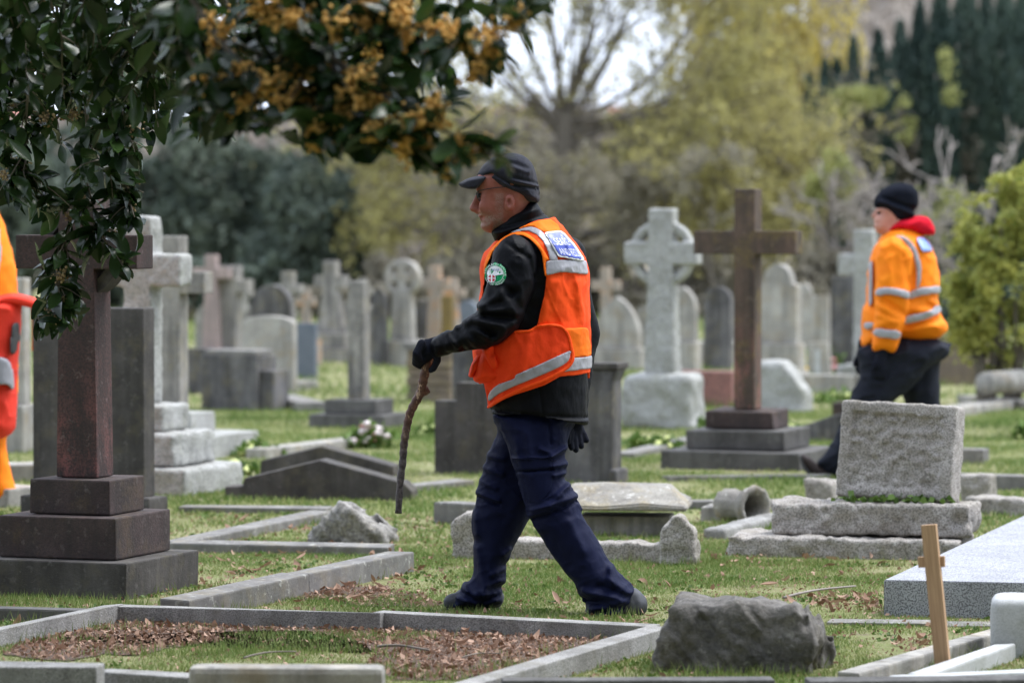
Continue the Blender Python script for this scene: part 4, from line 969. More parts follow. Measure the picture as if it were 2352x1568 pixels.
# longer tufts against the stones
def tufts(spots, n_each, h, name, label, mat='blade'):
    V, T = [], []
    for (x_, y_, rx) in spots:
        g = G(x_, y_); n = int(n_each * rx); bx = g.x + NR.normal(0, rx, n); by = g.y + NR.normal(0, .025, n)
        a = NR.uniform(0, 6.283, n); hh = h * NR.uniform(.4, 1.2, n); w_ = .0045
        ln = hh * NR.uniform(.1, .6, n); b2 = NR.uniform(0, 6.283, n)
        base = np.stack([bx, by, 0 * bx], 1); sd = np.stack([np.cos(a), np.sin(a), 0 * a], 1) * w_ / 2
        V.append(np.stack([base - sd, base + sd, base + np.stack([np.cos(b2) * ln, np.sin(b2) * ln, hh], 1)], 1).reshape(-1, 3)); T.append(np.repeat(NR.uniform(0, .6, n), 3))
    V = np.concatenate(V); o = link(name, np_mesh(name, V, np.arange(len(V)).reshape(-1, 3), False, np.concatenate(T)), M[mat]); o['kind'] = 'stuff'; o['label'] = label
tufts([(80, 1385, .2), (220, 1395, .12), (300, 1392, .06), (150, 1390, .2), (420, 1365, .08), (150, 1545, .2), (330, 1568, .14), (400, 1570, .12), (255, 1562, .08), (1560, 1552, .14), (1900, 1532, .12), (1760, 1556, .15), (1650, 1560, .12), (2100, 1532, .1), (2230, 1512, .1),
       (2250, 1480, .1), (1440, 1420, .04), (1395, 1425, .05), (1700, 1205, .12), (1650, 1215, .08), (950, 1155, .03), (960, 1170, .03), (1660, 1290, .1), (600, 1412, .25), (450, 1406, .15), (1050, 1428, .3), (1300, 1440, .2), (120, 1430, .1), (20, 1452, .1), (1420, 1470, .06), (1300, 1505, .06), (1180, 1540, .06), (700, 1345, .1), (850, 1312, .1), (560, 1378, .06), (820, 1330, .08), (640, 1360, .06), (1100, 1300, .15), (1300, 1305, .2), (1450, 1300, .15), (1600, 1300, .08), (1800, 1300, .2), (2000, 1300, .1), (700, 1420, .3), (500, 1430, .2), (330, 1425, .12), (200, 1448, .15), (60, 1475, .15), (760, 1470, .2), (620, 1500, .25), (450, 1505, .25), (850, 1545, .1), (1000, 1560, .15), (1430, 1500, .1), (1530, 1480, .12), (1600, 1535, .15)], 900, .05, 'long_grass', 'longer grass tufts at the foot of stones')
tufts([(520, 965, .35), (600, 975, .35), (700, 905, .3), (860, 905, .12), (900, 925, .15), (950, 1010, .15), (1470, 870, .2), (1560, 985, .12), (1640, 940, .2), (2290, 985, .3), (2320, 1010, .3), (1300, 900, .3), (560, 1085, .12)], 700, .11, 'long_grass', 'bright long grass between the farther graves', 'weed')

rt = random.Random(9); tufts([(rt.uniform(0, 2352), rt.uniform(1165, 1560), rt.uniform(.02, .07)) for _ in range(110)], 700, .034, 'long_grass', 'scattered longer grass tufts in the worn turf')
# fallen leaves
def leaf_shape(L, W, curl, fold, n=5, seed=0, shape_=.33):
    rg = random.Random(seed); V, Fc = [], []
    for i in range(n + 1):
        u = i / n; wv = W * math.sin(math.pi * min(max(u, .02), .98)) ** .75 * (1.0 - shape_ * u); z_ = curl * L * ((u - .5) ** 2) * 2 + rg.uniform(-.001, .001)
        for sgn in (-1, 0, 1): V.append(((u - .5) * L, sgn * wv / 2, z_ + abs(sgn) * fold * wv))
    for i in range(n):
        for k in (0, 1): Fc.append((i * 3 + k, (i + 1) * 3 + k, (i + 1) * 3 + k + 1, i * 3 + k + 1))
    return V, Fc
DL = []
for k in range(8):
    v_, f_ = leaf_shape(.055 + .006 * (k % 4), .024 + .003 * (k % 3), (.35, -.3, .6, .15)[k % 4], (.25, .5, -.2, .1)[(k // 2) % 4], 5, k)
    DL.append(np_mesh('fallen_leaf', v_, f_, True, np.full(len(v_), (.15, .35, .55, .75, .9, .25, .65, .45)[k]))); DL[-1].materials.append(M['deadleaf'])
# most leaves lie in drifts; (x, y, spread x, spread y, count)
drift = [(770, 1352, 70, 16, 34), (860, 1368, 60, 12, 18), (1000, 1440, 120, 14, 34), (1280, 1448, 100, 12, 30), (1420, 1455, 30, 8, 8), (560, 1432, 150, 14, 26), (260, 1450, 100, 14, 10), (1950, 1385, 60, 12, 20), (900, 1300, 40, 20, 12), (980, 1320, 40, 30, 8),
         (700, 1300, 160, 20, 16), (560, 1310, 70, 16, 10), (1700, 1340, 150, 30, 16), (1680, 1292, 40, 6, 8), (1850, 1300, 120, 8, 8), (430, 1345, 20, 8, 8), (620, 1200, 100, 12, 10), (1250, 1390, 120, 30, 8), (2120, 1480, 40, 10, 8), (1150, 1500, 120, 16, 10)]
rg = random.Random(3); k = 0
for (x_, y_, sx, sy, cnt) in drift:
    for _ in range(cnt):
        p_ = G(rg.gauss(x_, sx), min(max(rg.gauss(y_, sy), 1150), 1560)); z_ = .008 + rg.random() * .012
        o = bpy.data.objects.new('fallen_leaf', DL[k % 8]); C.objects.link(o); k += 1
        o.location = (p_.x, p_.y, z_); o.rotation_euler = (rg.gauss(0, .35), rg.gauss(0, .35), rg.uniform(0, 6.28)); sc_ = rg.uniform(.55, 1.15); o.scale = (sc_, sc_, sc_)
        tag(o, 'dry brown fallen leaf lying among the graves in the foreground', 'leaf', 'fallen leaves on the grass', 'thing')
n = 9000   # crumbled leaf litter
V, T, Fc = [], [], []
per = ((soil1, 8500), (soil2, 900), (soil3, 260), (soil4, 140), (None, 15000))
for poly, m in per:
    if poly is None: yy = np.sqrt(NR.uniform(13.2 ** 2, 21 ** 2, m)); xx = NR.uniform(-1, 1, m) * (yy * .1224 + .2)
    else:
        pa = np.array(poly); xx = NR.uniform(pa[:, 0].min(), pa[:, 0].max(), m * 3); yy = NR.uniform(pa[:, 1].min(), pa[:, 1].max(), m * 3)
        ok = in_poly(xx, yy, poly); xx, yy = xx[ok][:m], yy[ok][:m]
    V.append(np.stack([xx, yy, NR.uniform(.006, .014, len(xx))], 1))
V = np.concatenate(V); lit = cards(V, np.where(np.arange(len(V)) > len(V) - 15000, .0115, .015) * np.exp(NR.normal(0, .45, len(V))), np.clip(np.where(NR.uniform(0, 1, len(V)) < .5, NR.normal(.15, .2, len(V)), NR.normal(.85, .2, len(V))), 0, 1), 'leaf_litter', ((1, 0, 0), .35), .5)
o = link('leaf_litter', lit, M['deadleaf']); o['kind'] = 'stuff'; o['label'] = 'crumbled brown leaf litter on bare soil'
n = 5200   # broad weed and moss rosettes in the turf
yy = np.sqrt(NR.uniform(13.2 ** 2, 23 ** 2, n)); xx = NR.uniform(-1, 1, n) * (yy * .1224 + .3); d_ = fbm(xx * 3, yy * 3, 0 * xx, 71, 3); m_ = (d_ > .05) & ~in_poly(xx, yy, soil1); cx_ = np.stack([xx, yy, 0 * xx + .006], 1)[m_]
pw = np.repeat(cx_, 6, 0) + NR.normal(0, 1, (len(cx_) * 6, 3)) * np.array([.014, .014, .003]); pw[:, 2] = np.abs(pw[:, 2])
o = link('turf_weeds', cards(pw, .020, NR.uniform(0, 1, len(pw)), 'turf_weeds', ((1, 0, .2), .3), .7), M['weed']); o['kind'] = 'stuff'; o['label'] = 'low broad-leaved weeds in the turf'
# fallen twigs
for (x0, y0, x1, y1, r_, lb) in ((868, 1484, 985, 1492, .006, 'dark curved twig on the bare plot'), (1800, 1372, 1965, 1345, .006, 'pale forked twig lying on the grass near the ledger'), (560, 1510, 680, 1495, .004, 'thin twig in the grass of the bare plot'), (1060, 1510, 1150, 1500, .003, 'thin dry stem on the bare plot')):
    a_, b_ = G(x0, y0, .015), G(x1, y1, .02); m_ = (a_ + b_) / 2 + Vector((0, .03, .006))
    pts = [Vector(q_) for q_ in spline([tuple(a_), tuple(a_ * .6 + m_ * .4 + Vector((0, -.01, .004))), tuple(m_), tuple(b_)], 3, False)]
    tag(link('fallen_twig', cap_tube_mesh(pts, [r_ * (1 - .4 * i / len(pts)) for i in range(len(pts))], 6), M['twig'] if 'pale' not in lb else M['deadwood']), lb, 'twig')
# flowers: primrose clumps and bouquets
bl = bmesh.new(); bmesh.ops.create_icosphere(bl, subdivisions=1, radius=1); BLOB = bm_mesh('bloom', bl, True)
def flowers(name, label, x, y, rpx, n, mats, hgt, size, lift=0.0, leaves=True, group=None):
    g = G(x, y); s_ = S(g.y); t_ = thing(name, label, 'flowers', g + Vector((0, 0, lift)), 0, group)
    for i in range(n):
        me = BLOB.copy() if i < len(mats) else None
        if me: me.materials.append(M[mats[i]]); flowers.cache = getattr(flowers, 'cache', {}); flowers.cache[mats[i]] = flowers.cache.get(mats[i], me)
        q_ = bpy.data.objects.new('bloom', flowers.cache[mats[i % len(mats)]]); C.objects.link(q_); q_.parent = t_
        u_ = rg.uniform(-1, 1); q_.location = (u_ * rpx / s_, rg.uniform(-.4, .4) * rpx / s_, hgt * (1 - .6 * u_ * u_) * rg.uniform(.35, 1.0)); sz = size * rg.uniform(.7, 1.3); q_.scale = (sz, sz, sz * .6); q_.rotation_euler = (rg.uniform(-.6, .6), rg.uniform(-.6, .6), 0)
    if leaves:
        m = 160; p = NR.normal(0, 1, (m, 3)) * np.array([rpx / s_ * .7, rpx / s_ * .35, 0]) + np.stack([0 * np.zeros(m), np.zeros(m), np.abs(NR.normal(0, hgt * .4, m))], 1)
        link('foliage', cards(p, .07, NR.uniform(0, 1, m), 'foliage', ((0, 0, 1), .5)), M['weed'], t_)
PG = 'primrose clumps between the graves'
for i, (x_, y_, r_, n_, lb) in enumerate(((585, 1048, 34, 12, 'pale yellow primroses behind the gabled copings'), (545, 1092, 26, 8, 'pale primroses beside the pale rough steps'), (1525, 1035, 20, 8, 'primrose clump beside the brown cross steps'), (1590, 985, 30, 9, 'primroses between the boulder cross and the brown cross'),
        (1480, 1030, 26, 6, 'scattered primroses beside the capped headstone'), (1920, 925, 40, 9, 'primroses behind the leaning dark slab'), (2345, 1010, 12, 5, 'primroses in the bright grass beyond the tablet'), (985, 1000, 16, 6, 'primroses beside the stepped headstone'), (1810, 1000, 16, 5, 'primroses beside the brown cross steps'))):
    flowers('primrose_clump', lb, x_, y_, r_, n_, ['petal_yellow'], .09, .028, 0, True, PG)
flowers('bouquet', 'faded pink and white artificial bouquet on the grass beside the stick', 852, 1030, 40, 20, ['petal_white', 'petal_pink', 'petal_white'], .17, .03)
flowers('flower_pot', 'yellow and red flowers beside the pale memorial tablet', 1838, 868, 12, 6, ['petal_strong', 'petal_red', 'petal_white'], .22, .035, 0, False)
flowers('flower_pot', 'pink flowers beside the pale memorial tablet', 1918, 860, 12, 5, ['petal_pink'], .2, .035, 0, True)
# ivy and dead leaves under the tablet
n = 110; p = np.array([tuple(TABM @ Vector((.20 + NR.uniform(-.5, .5) * TABW, -.055 + NR.uniform(-.05, .03), TABZ + abs(NR.normal(0, .012)) + .008))) for _ in range(n)])
o = link('ivy', cards(p, .034, NR.uniform(0, 1, n), 'ivy', ((0, -.3, .5), .4), .9), M['weed']); tag(o, 'ivy sprigs growing under the leaning granite tablet', 'ivy', None, 'stuff')

# ------------------------------------------------------------------ overhanging laurel, top left
LT = thing('laurel_tree', 'overhanging laurel boughs with dark glossy leaves and orange blossom', 'tree', (-3.6, 12.4, 0))
LB = Vector((-3.6, 12.4, 0))
def laurel_leaf(seed):
    v_, f_ = leaf_shape(.112, .046, (-.25, .15, -.4, .05)[seed % 4], (.16, .08, .22)[seed % 3], 6, seed, -.12)
    v_ = [(x_ + .056, y_, z_) for x_, y_, z_ in v_]
    return v_, f_
LM = []
for k in range(6):
    v_, f_ = laurel_leaf(k); me = np_mesh('leaf', v_, f_, True, np.full(len(v_), (.1, .3, .5, .75, .2, 1.0)[k])); me.materials.append(M['leaf_laurel']); LM.append(me)
rl = random.Random(21)
def below(p_, slack=0):
    w_ = p_ + LB; k_ = w_.y; x_, y_ = CX + w_.x / k_ * F, HZ - (w_.z - HC) / k_ * F
    return y_ > slack + np.interp(x_, [-400, 0, 60, 85, 250, 310, 335, 350, 560, 640, 720, 800, 840, 900, 930, 1000, 1060, 1090, 1130, 1170, 1190, 1215, 1240, 1300], [480, 480, 500, 790, 720, 630, 480, 330, 325, 345, 375, 370, 375, 350, 390, 425, 415, 380, 372, 405, 300, 130, 30, 10])
stems, leaf_at, bloom_at = [], [], []
def bough(ctrl, r0, twigs, tl, blooms, side=1.0, leafstep=.026, dens=1.0):
    """ctrl: (x, y, Y) in the picture; twigs leave it at both sides and droop"""
    twigs = int(twigs * 1.4); dens *= 1.0; blooms *= .42
    pts = [P(*c_) - LB for c_ in ctrl]; pts = [Vector(q_) for q_ in spline([tuple(p_) for p_ in pts], 6, False)]
    mine = [(pts, [max(r0 * (1 - .8 * i / len(pts)), .0025) for i in range(len(pts))])]
    runs = [pts]
    for _ in range(twigs):
        i = rl.randrange(2, len(pts)); d_ = (pts[min(i + 1, len(pts) - 1)] - pts[i - 1]).normalized()
        nd = (d_ * rl.uniform(.2, .9) + Vector((rl.gauss(0, .7), rl.gauss(0, .6), rl.gauss(-.25, .5)))).normalized(); q_ = [pts[i].copy()]
        L_ = tl * rl.uniform(.5, 1.3)
        for s_ in range(5):
            nd = (nd + Vector((rl.gauss(0, .12), rl.gauss(0, .12), -.09))).normalized(); nx_ = q_[-1] + nd * L_ / 5
            if below(nx_, -20): break
            q_.append(nx_)
        if len(q_) < 3: continue
        mine.append((q_, [.0032 * (1 - .1 * s_) for s_ in range(len(q_))])); runs.append(q_)
    link('branch', tubes_mesh(mine, 5), M['bark'], LT)
    for run in runs:
        big = run is pts
        for i in range(1, len(run)):
            seg = run[i] - run[i - 1]; m = max(1, int(seg.length / leafstep * dens))
            if big and i < len(run) * .25: m = max(1, m // 2)
            for _ in range(m):
                p_ = run[i - 1] + seg * rl.random(); d_ = seg.normalized()
                n_ = (d_ * rl.uniform(.2, 1.0) + Vector((rl.gauss(0, .6), rl.gauss(0, .6), rl.gauss(-.15, .5)))).normalized()
                leaf_at.append((p_, n_, rl.uniform(.65, 1.15)))
            if rl.random() < blooms: bloom_at.append((run[i] + Vector((rl.gauss(0, .012), rl.gauss(0, .012), rl.gauss(0, .012))), rl.uniform(.75, 1.35)))
# in-focus hanging sprays at the left
bough([(180, -260, 14.9), (170, 60, 15.1), (200, 260, 15.2), (190, 420, 15.3), (150, 560, 15.3), (125, 690, 15.3), (110, 770, 15.3)], .011, 20, .17, .2, dens=1.15)
bough([(60, -240, 14.9), (70, 100, 15.0), (60, 280, 15.1), (60, 430, 15.2)], .009, 16, .17, .22)
bough([(310, -240, 14.8), (290, 40, 15.0), (280, 220, 15.1), (285, 330, 15.1)], .009, 12, .16, .15)
bough([(-80, -200, 14.8), (-30, 100, 15.0), (10, 300, 15.1), (40, 400, 15.2)], .008, 9, .17, .15)
bough([(200, 420, 15.25), (235, 540, 15.2), (275, 600, 15.2)], .004, 6, .12, .25, dens=1.3)
bough([(160, 520, 15.3), (130, 620, 15.2), (150, 720, 15.2), (175, 760, 15.2)], .004, 6, .12, .2, dens=1.2)
bough([(185, 300, 15.3), (240, 380, 15.2), (290, 430, 15.2), (300, 480, 15.2)], .005, 7, .13, .2, dens=1.1)
bough([(420, -220, 14.2), (400, 60, 14.3), (430, 200, 14.4), (470, 280, 14.4)], .009, 12, .17, .1)
# thick shade above
for k in range(9): bough([(-60 + k * 95, -330, 13.4), (-20 + k * 95, -150, 13.6), (20 + k * 92, -10, 13.8), (60 + k * 85, 110 - 8 * abs(k - 3), 14.0)], .010, 11, .19, .03, dens=.9)
for k in range(4): bough([(-100 + k * 130, -200, 14.4), (-40 + k * 120, 0, 14.5), (20 + k * 110, 150, 14.6)], .010, 12, .2, .03, dens=1.0)
for k in range(10): bough([(-90 + k * 62, -280, 15.8), (-60 + k * 60, -60, 16.0), (-30 + k * 58, 110, 16.2), (k * 54, 225 - 6 * k, 16.3)], .010, 11, .2, .04, dens=1.0)
for k in range(8): bough([(380 + k * 80, -280, 12.4), (420 + k * 80, -80, 12.3), (460 + k * 76, 60, 12.2), (490 + k * 72, 150 - 14 * abs(k - 3), 12.2)], .010, 9, .16, .06, dens=.9)
# nearer, blurred blossom boughs reaching right
bough([(380, -300, 11.0), (560, -80, 11.0), (760, 130, 10.9), (900, 230, 10.8), (1040, 310, 10.7), (1150, 345, 10.7)], .013, 20, .13, .62, dens=.75)
bough([(520, -260, 11.1), (720, -60, 11.0), (900, 40, 10.9), (1060, 80, 10.8), (1190, 60, 10.8)], .012, 17, .12, .55, dens=.75)
bough([(360, -150, 11.2), (480, 60, 11.1), (600, 190, 11.0), (720, 290, 10.9), (800, 330, 10.9)], .011, 20, .14, .28)
bough([(380, -120, 11.4), (430, 120, 11.3), (520, 240, 11.2), (600, 280, 11.1)], .010, 15, .14, .1)
bough([(600, -250, 11.2), (660, -50, 11.2), (740, 110, 11.1), (830, 200, 11.0)], .011, 17, .14, .4)
bough([(760, 150, 10.9), (860, 270, 10.8), (960, 340, 10.8), (1010, 380, 10.8)], .007, 12, .12, .5)
bough([(1100, 330, 10.7), (1150, 360, 10.7), (1180, 395, 10.7)], .004, 2, .07, .2)
bough([(900, -200, 11.3), (1050, -90, 11.2), (1200, -20, 11.2)], .007, 8, .12, .1)
link('trunk', tubes_mesh([([Vector((0, 0, -.2)), Vector((.1, .1, 1.2)), Vector((.35, .3, 2.4)), Vector((.9, .9, 3.1)), Vector((1.7, 1.6, 3.3))], [.16, .13, .11, .08, .04]),
                          ([Vector((.35, .3, 2.4)), Vector((1.0, -.3, 2.9)), Vector((2.2, -1.0, 2.95)), Vector((2.8, -1.3, 2.6))], [.09, .06, .035, .014])], 9), M['bark'], LT)
def leaf_matrix(n_):
    q_ = n_.to_track_quat('X', 'Z'); return q_.to_matrix() @ Matrix.Rotation(rl.uniform(-.9, .9), 3, 'X')
def in_frame(p_):
    w_ = p_ + LB; v_ = w_ - Vector((0, 0, HC)); k_ = v_.y
    x_, y_ = CX + v_.x / k_ * F, HZ - v_.z / k_ * F
    return -20 < x_ < 1300 and -20 < y_ < 900
leaf_at = [l_ for l_ in leaf_at if not (below(l_[0] + l_[1] * .09 * l_[2]) or below(l_[0]))]; bloom_at = [b_ for b_ in bloom_at if not below(b_[0], -32)]
vis = [l_ for l_ in leaf_at if in_frame(l_[0])]; hid = [l_ for l_ in leaf_at if not in_frame(l_[0])]
rl.shuffle(vis); single, rest = vis[:300], vis[300:] + hid
for i, (p_, n_, s_) in enumerate(single):
    o = bpy.data.objects.new('leaf', LM[i % 6]); C.objects.link(o); o.parent = LT; o.location = p_; o.rotation_euler = leaf_matrix(n_).to_euler(); o.scale = (s_, s_, s_)
V, T, Fc = [], [], []; lv = [np.array(laurel_leaf(k)[0]) for k in range(6)]; lf_ = np.array(laurel_leaf(0)[1]); off = 0
for i, (p_, n_, s_) in enumerate(rest):
    a_ = lv[i % 6] @ np.array(leaf_matrix(n_)).T * s_ + np.array(p_); V.append(a_); Fc.append(lf_ + off); off += len(a_); T.append(np.full(len(a_), min(max(rl.gauss(.4, .3), 0), 1)))
o = link('foliage', np_mesh('foliage', np.concatenate(V), np.concatenate(Fc), True, np.concatenate(T)), M['leaf_laurel'], LT); o['kind'] = 'stuff'
# blossom: small clustered florets
FL = []
bm = bmesh.new(); bmesh.ops.create_icosphere(bm, subdivisions=1, radius=.0060); vv = np.array([v_.co[:] for v_ in bm.verts]); ff = np.array([[v_.index for v_ in f_.verts] for f_ in bm.faces]); bm.free()
for k in range(5):
    V, Fc, T = [], [], []; off = 0
    for j in range(44):
        c_ = np.array([rl.gauss(0, .015), rl.gauss(0, .015), rl.gauss(0, .013)]); V.append(vv * rl.uniform(.7, 1.4) * np.array([1, 1, .8]) + c_); Fc.append(ff + off); off += len(vv); T.append(np.full(len(vv), rl.uniform(0, 1)))
    me = np_mesh('blossom', np.concatenate(V), np.concatenate(Fc), True, np.concatenate(T)); me.materials.append(M['laurel_flower']); FL.append(me)
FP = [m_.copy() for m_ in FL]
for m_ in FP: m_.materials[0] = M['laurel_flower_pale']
bl_vis = [b_ for b_ in bloom_at if in_frame(b_[0]) and (b_[0].y + 12.4 < 13 or rl.random() < .55)]
for i, (p_, s_) in enumerate(bl_vis[:280]):
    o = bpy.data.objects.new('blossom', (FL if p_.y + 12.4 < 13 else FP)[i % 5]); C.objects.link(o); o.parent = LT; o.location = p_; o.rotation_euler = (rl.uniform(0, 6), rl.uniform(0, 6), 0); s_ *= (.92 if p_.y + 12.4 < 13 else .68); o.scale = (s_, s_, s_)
# unseen laurel row added behind the camera to block skylight on stone fronts
for k in range(7):
    t = thing('sky_block_laurel', 'added unseen laurel blocking skylight from behind the camera', 'tree', ((-13, -8.6, -4.6, 0, 4.6, 8.8, 13)[k], (5.5, 4.2, 2.0, -4.0, 2.5, 4.5, 5.5)[k], 0), 0, 'added laurels blocking skylight')
    p, tone = blobs([(0, 0, 4.0), (.6, .3, 9.6), (-.7, .2, 8.2), (0, 0, 1.2)], [(2.7, 1.8, 4.2), (2.3, 1.6, 3.8), (2.4, 1.6, 3.6), (2.5, 1.8, 1.5)], 9000, 1.0, k, .5, -.7)
    link('crown', cards(p, .5, tone, 'crown'), M['leaf_laurel'], t)
    link('trunk', tubes_mesh([([Vector((0, 0, -.2)), Vector((.1, 0, 2.5)), Vector((0, .1, 5))], [.16, .12, .04])], 7), M['bark'], t)
print('laurel leaves', len(vis), len(hid), 'blooms', len(bl_vis))
# ------------------------------------------------------------------ people
def cloth(name, c1, c2=None, rough=.8, weave=900, bump=.15, spec=.25, fold=0.0, sheen=0.0):
    s = NT(name); v = s.coords(rnd=False)
    s.col(s.mix(s.ramp(s.noise(v, 9, 4), .35, .65), c1, c2 or c1)); s.b.inputs['Roughness'].default_value = rough
    s.b.inputs['Specular IOR Level'].default_value = spec
    h = s.noise(v, weave, 2)
    if fold:
        ad = s.n('ShaderNodeMath', operation='MULTIPLY_ADD'); ad.inputs[1].default_value = fold
        s.l(s.noise(s.coords((1, 1, .6), False), 28, 3, .5), ad.inputs[0]); s.l(h, ad.inputs[2]); h = ad.outputs[0]
    s.bump(h, bump, .004)
    if sheen: s.b.inputs['Sheen Weight'].default_value = sheen
    return s.m
M['softshell'] = cloth('black_softshell', (.0028, .0033, .0052), (.0042, .0048, .0072), .55, 500, .25, .10, 6)
M['navy'] = cloth('navy_ripstop', (.0045, .0068, .028), (.0065, .0095, .036), .65, 700, .25, .10, 6)
M['fleece'] = cloth('charcoal_fleece', (.020, .021, .030), (.031, .032, .043), .95, 260, .5, .08, 3, .1)
M['glove'] = cloth('black_knit_glove', (.0075, .009, .017), (.012, .014, .024), .9, 420, .4, .15)
M['hivis'] = cloth('fluorescent_orange_red_mesh', (1.0, .088, .006), (.95, .075, .006), .75, 330, .3, .2, 4)
M['hivis2'] = cloth('fluorescent_red_orange', (.98, .065, .008), (.93, .055, .008), .75, 330, .35, .2, 5)
M['hivis_y'] = cloth('fluorescent_orange', (1.0, .20, .008), (1.0, .17, .008), .75, 500, .2, .2, 3)
M['hivis_w'] = cloth('bright_orange_jacket', (1.0, .27, .008), (1.0, .235, .008), .7, 500, .2, .2, 7)
M['redpack'] = cloth('red_rucksack_fabric', (.85, .045, .02), (.78, .038, .018), .7, 500, .2, .3, 5)
M['redhood'] = cloth('red_fleece_hood', (.62, .012, .03), (.55, .01, .025), .9, 300, .3, .1, 4)
M['reflect'] = cloth('grey_reflective_tape', (.30, .30, .335), (.36, .36, .395), .42, 600, .2, .6, 9)
M['patch_blue'] = cloth('blue_reflective_patch', (.03, .06, .40), (.05, .09, .48), .35, 300, .1, .6)
M['patch_blue2'] = cloth('blue_and_pale_patch', (.03, .09, .55), (.35, .5, .8), .35, 300, .1, .6)
M['white'] = cloth('white_print', (.82, .84, .88), None, .5)
M['badge_green'] = cloth('green_badge', (.0, .36, .13), (.0, .32, .11), .5)
M['badge_red'] = cloth('red_badge', (.50, .01, .035), None, .5)
M['beanie'] = cloth('black_knit', (.006, .008, .014), (.01, .012, .02), .95, 330, .5, .1)
M['darktrouser'] = cloth('dark_trouser', (.008, .010, .018), (.014, .017, .028), .8, 600, .2, .2, 5)
M['boot'] = cloth('grey_boot', (.028, .030, .038), (.11, .115, .13), .7, 42, .4)
M['bootbrown'] = cloth('brown_boot', (.05, .035, .03), (.03, .022, .02), .6, 90, .4)
M['sole'] = cloth('boot_sole', (.05, .05, .052), (.08, .08, .08), .8)
M['stickwood'] = None
s = NT('peeled_branch'); v = s.coords(rnd=False)
c = s.mix(s.ramp(s.noise(v, 40, 4), .4, .6), (.085, .04, .032), (.15, .075, .055))
c = s.mix(s.ramp(s.noise(s.coords((1, 1, .5), False), 34, 5, .7), .57, .62, 0, .9), c, (.48, .34, .24))
sx = s.n('ShaderNodeSeparateXYZ'); s.l(v, sx.inputs[0]); c = s.mix(s.ramp(sx.outputs['Z'], .38, .22), c, s.mix(s.ramp(s.noise(v, 60, 4), .4, .65), (.045, .038, .042), (.16, .14, .145)))   # bark left on below
s.col(c); s.b.inputs['Roughness'].default_value = .5; s.bump(s.noise(v, 120, 4), .5, .004); M['stickwood'] = s.m
def skin(name, c1, c2, stubble=None):
    s = NT(name); v = s.coords(rnd=False)
    c = s.mix(s.ramp(s.noise(v, 26, 4), .35, .65), c1, c2)
    at = s.n('ShaderNodeAttribute'); at.attribute_name = 'tone'
    if stubble:
        g_ = s.mix(s.ramp(s.noise(v, 330, 2), .42, .62), (.24, .12, .10), stubble); c = s.mix(at.outputs['Fac'], c, g_)
    s.col(c); s.b.inputs['Roughness'].default_value = .5; s.b.inputs['Subsurface Weight'].default_value = .08
    s.b.inputs['Subsurface Radius'].default_value = (.01, .004, .002); s.bump(s.noise(v, 240, 3), .25, .002)
    return s.m
M['skin'] = skin('weathered_skin', (.27, .085, .062), (.33, .12, .09), (.36, .31, .28))
M['skin_w'] = skin('skin', (.48, .22, .17), (.54, .27, .21))
M['frame'] = simple('dark_wire', (.02, .02, .022), None, .3)
s = NT('spectacle_lens'); s.b.inputs['Base Color'].default_value = (.55, .6, .62, 1); s.b.inputs['Roughness'].default_value = .03; s.b.inputs['Transmission Weight'].default_value = .75; M['lens'] = s.m

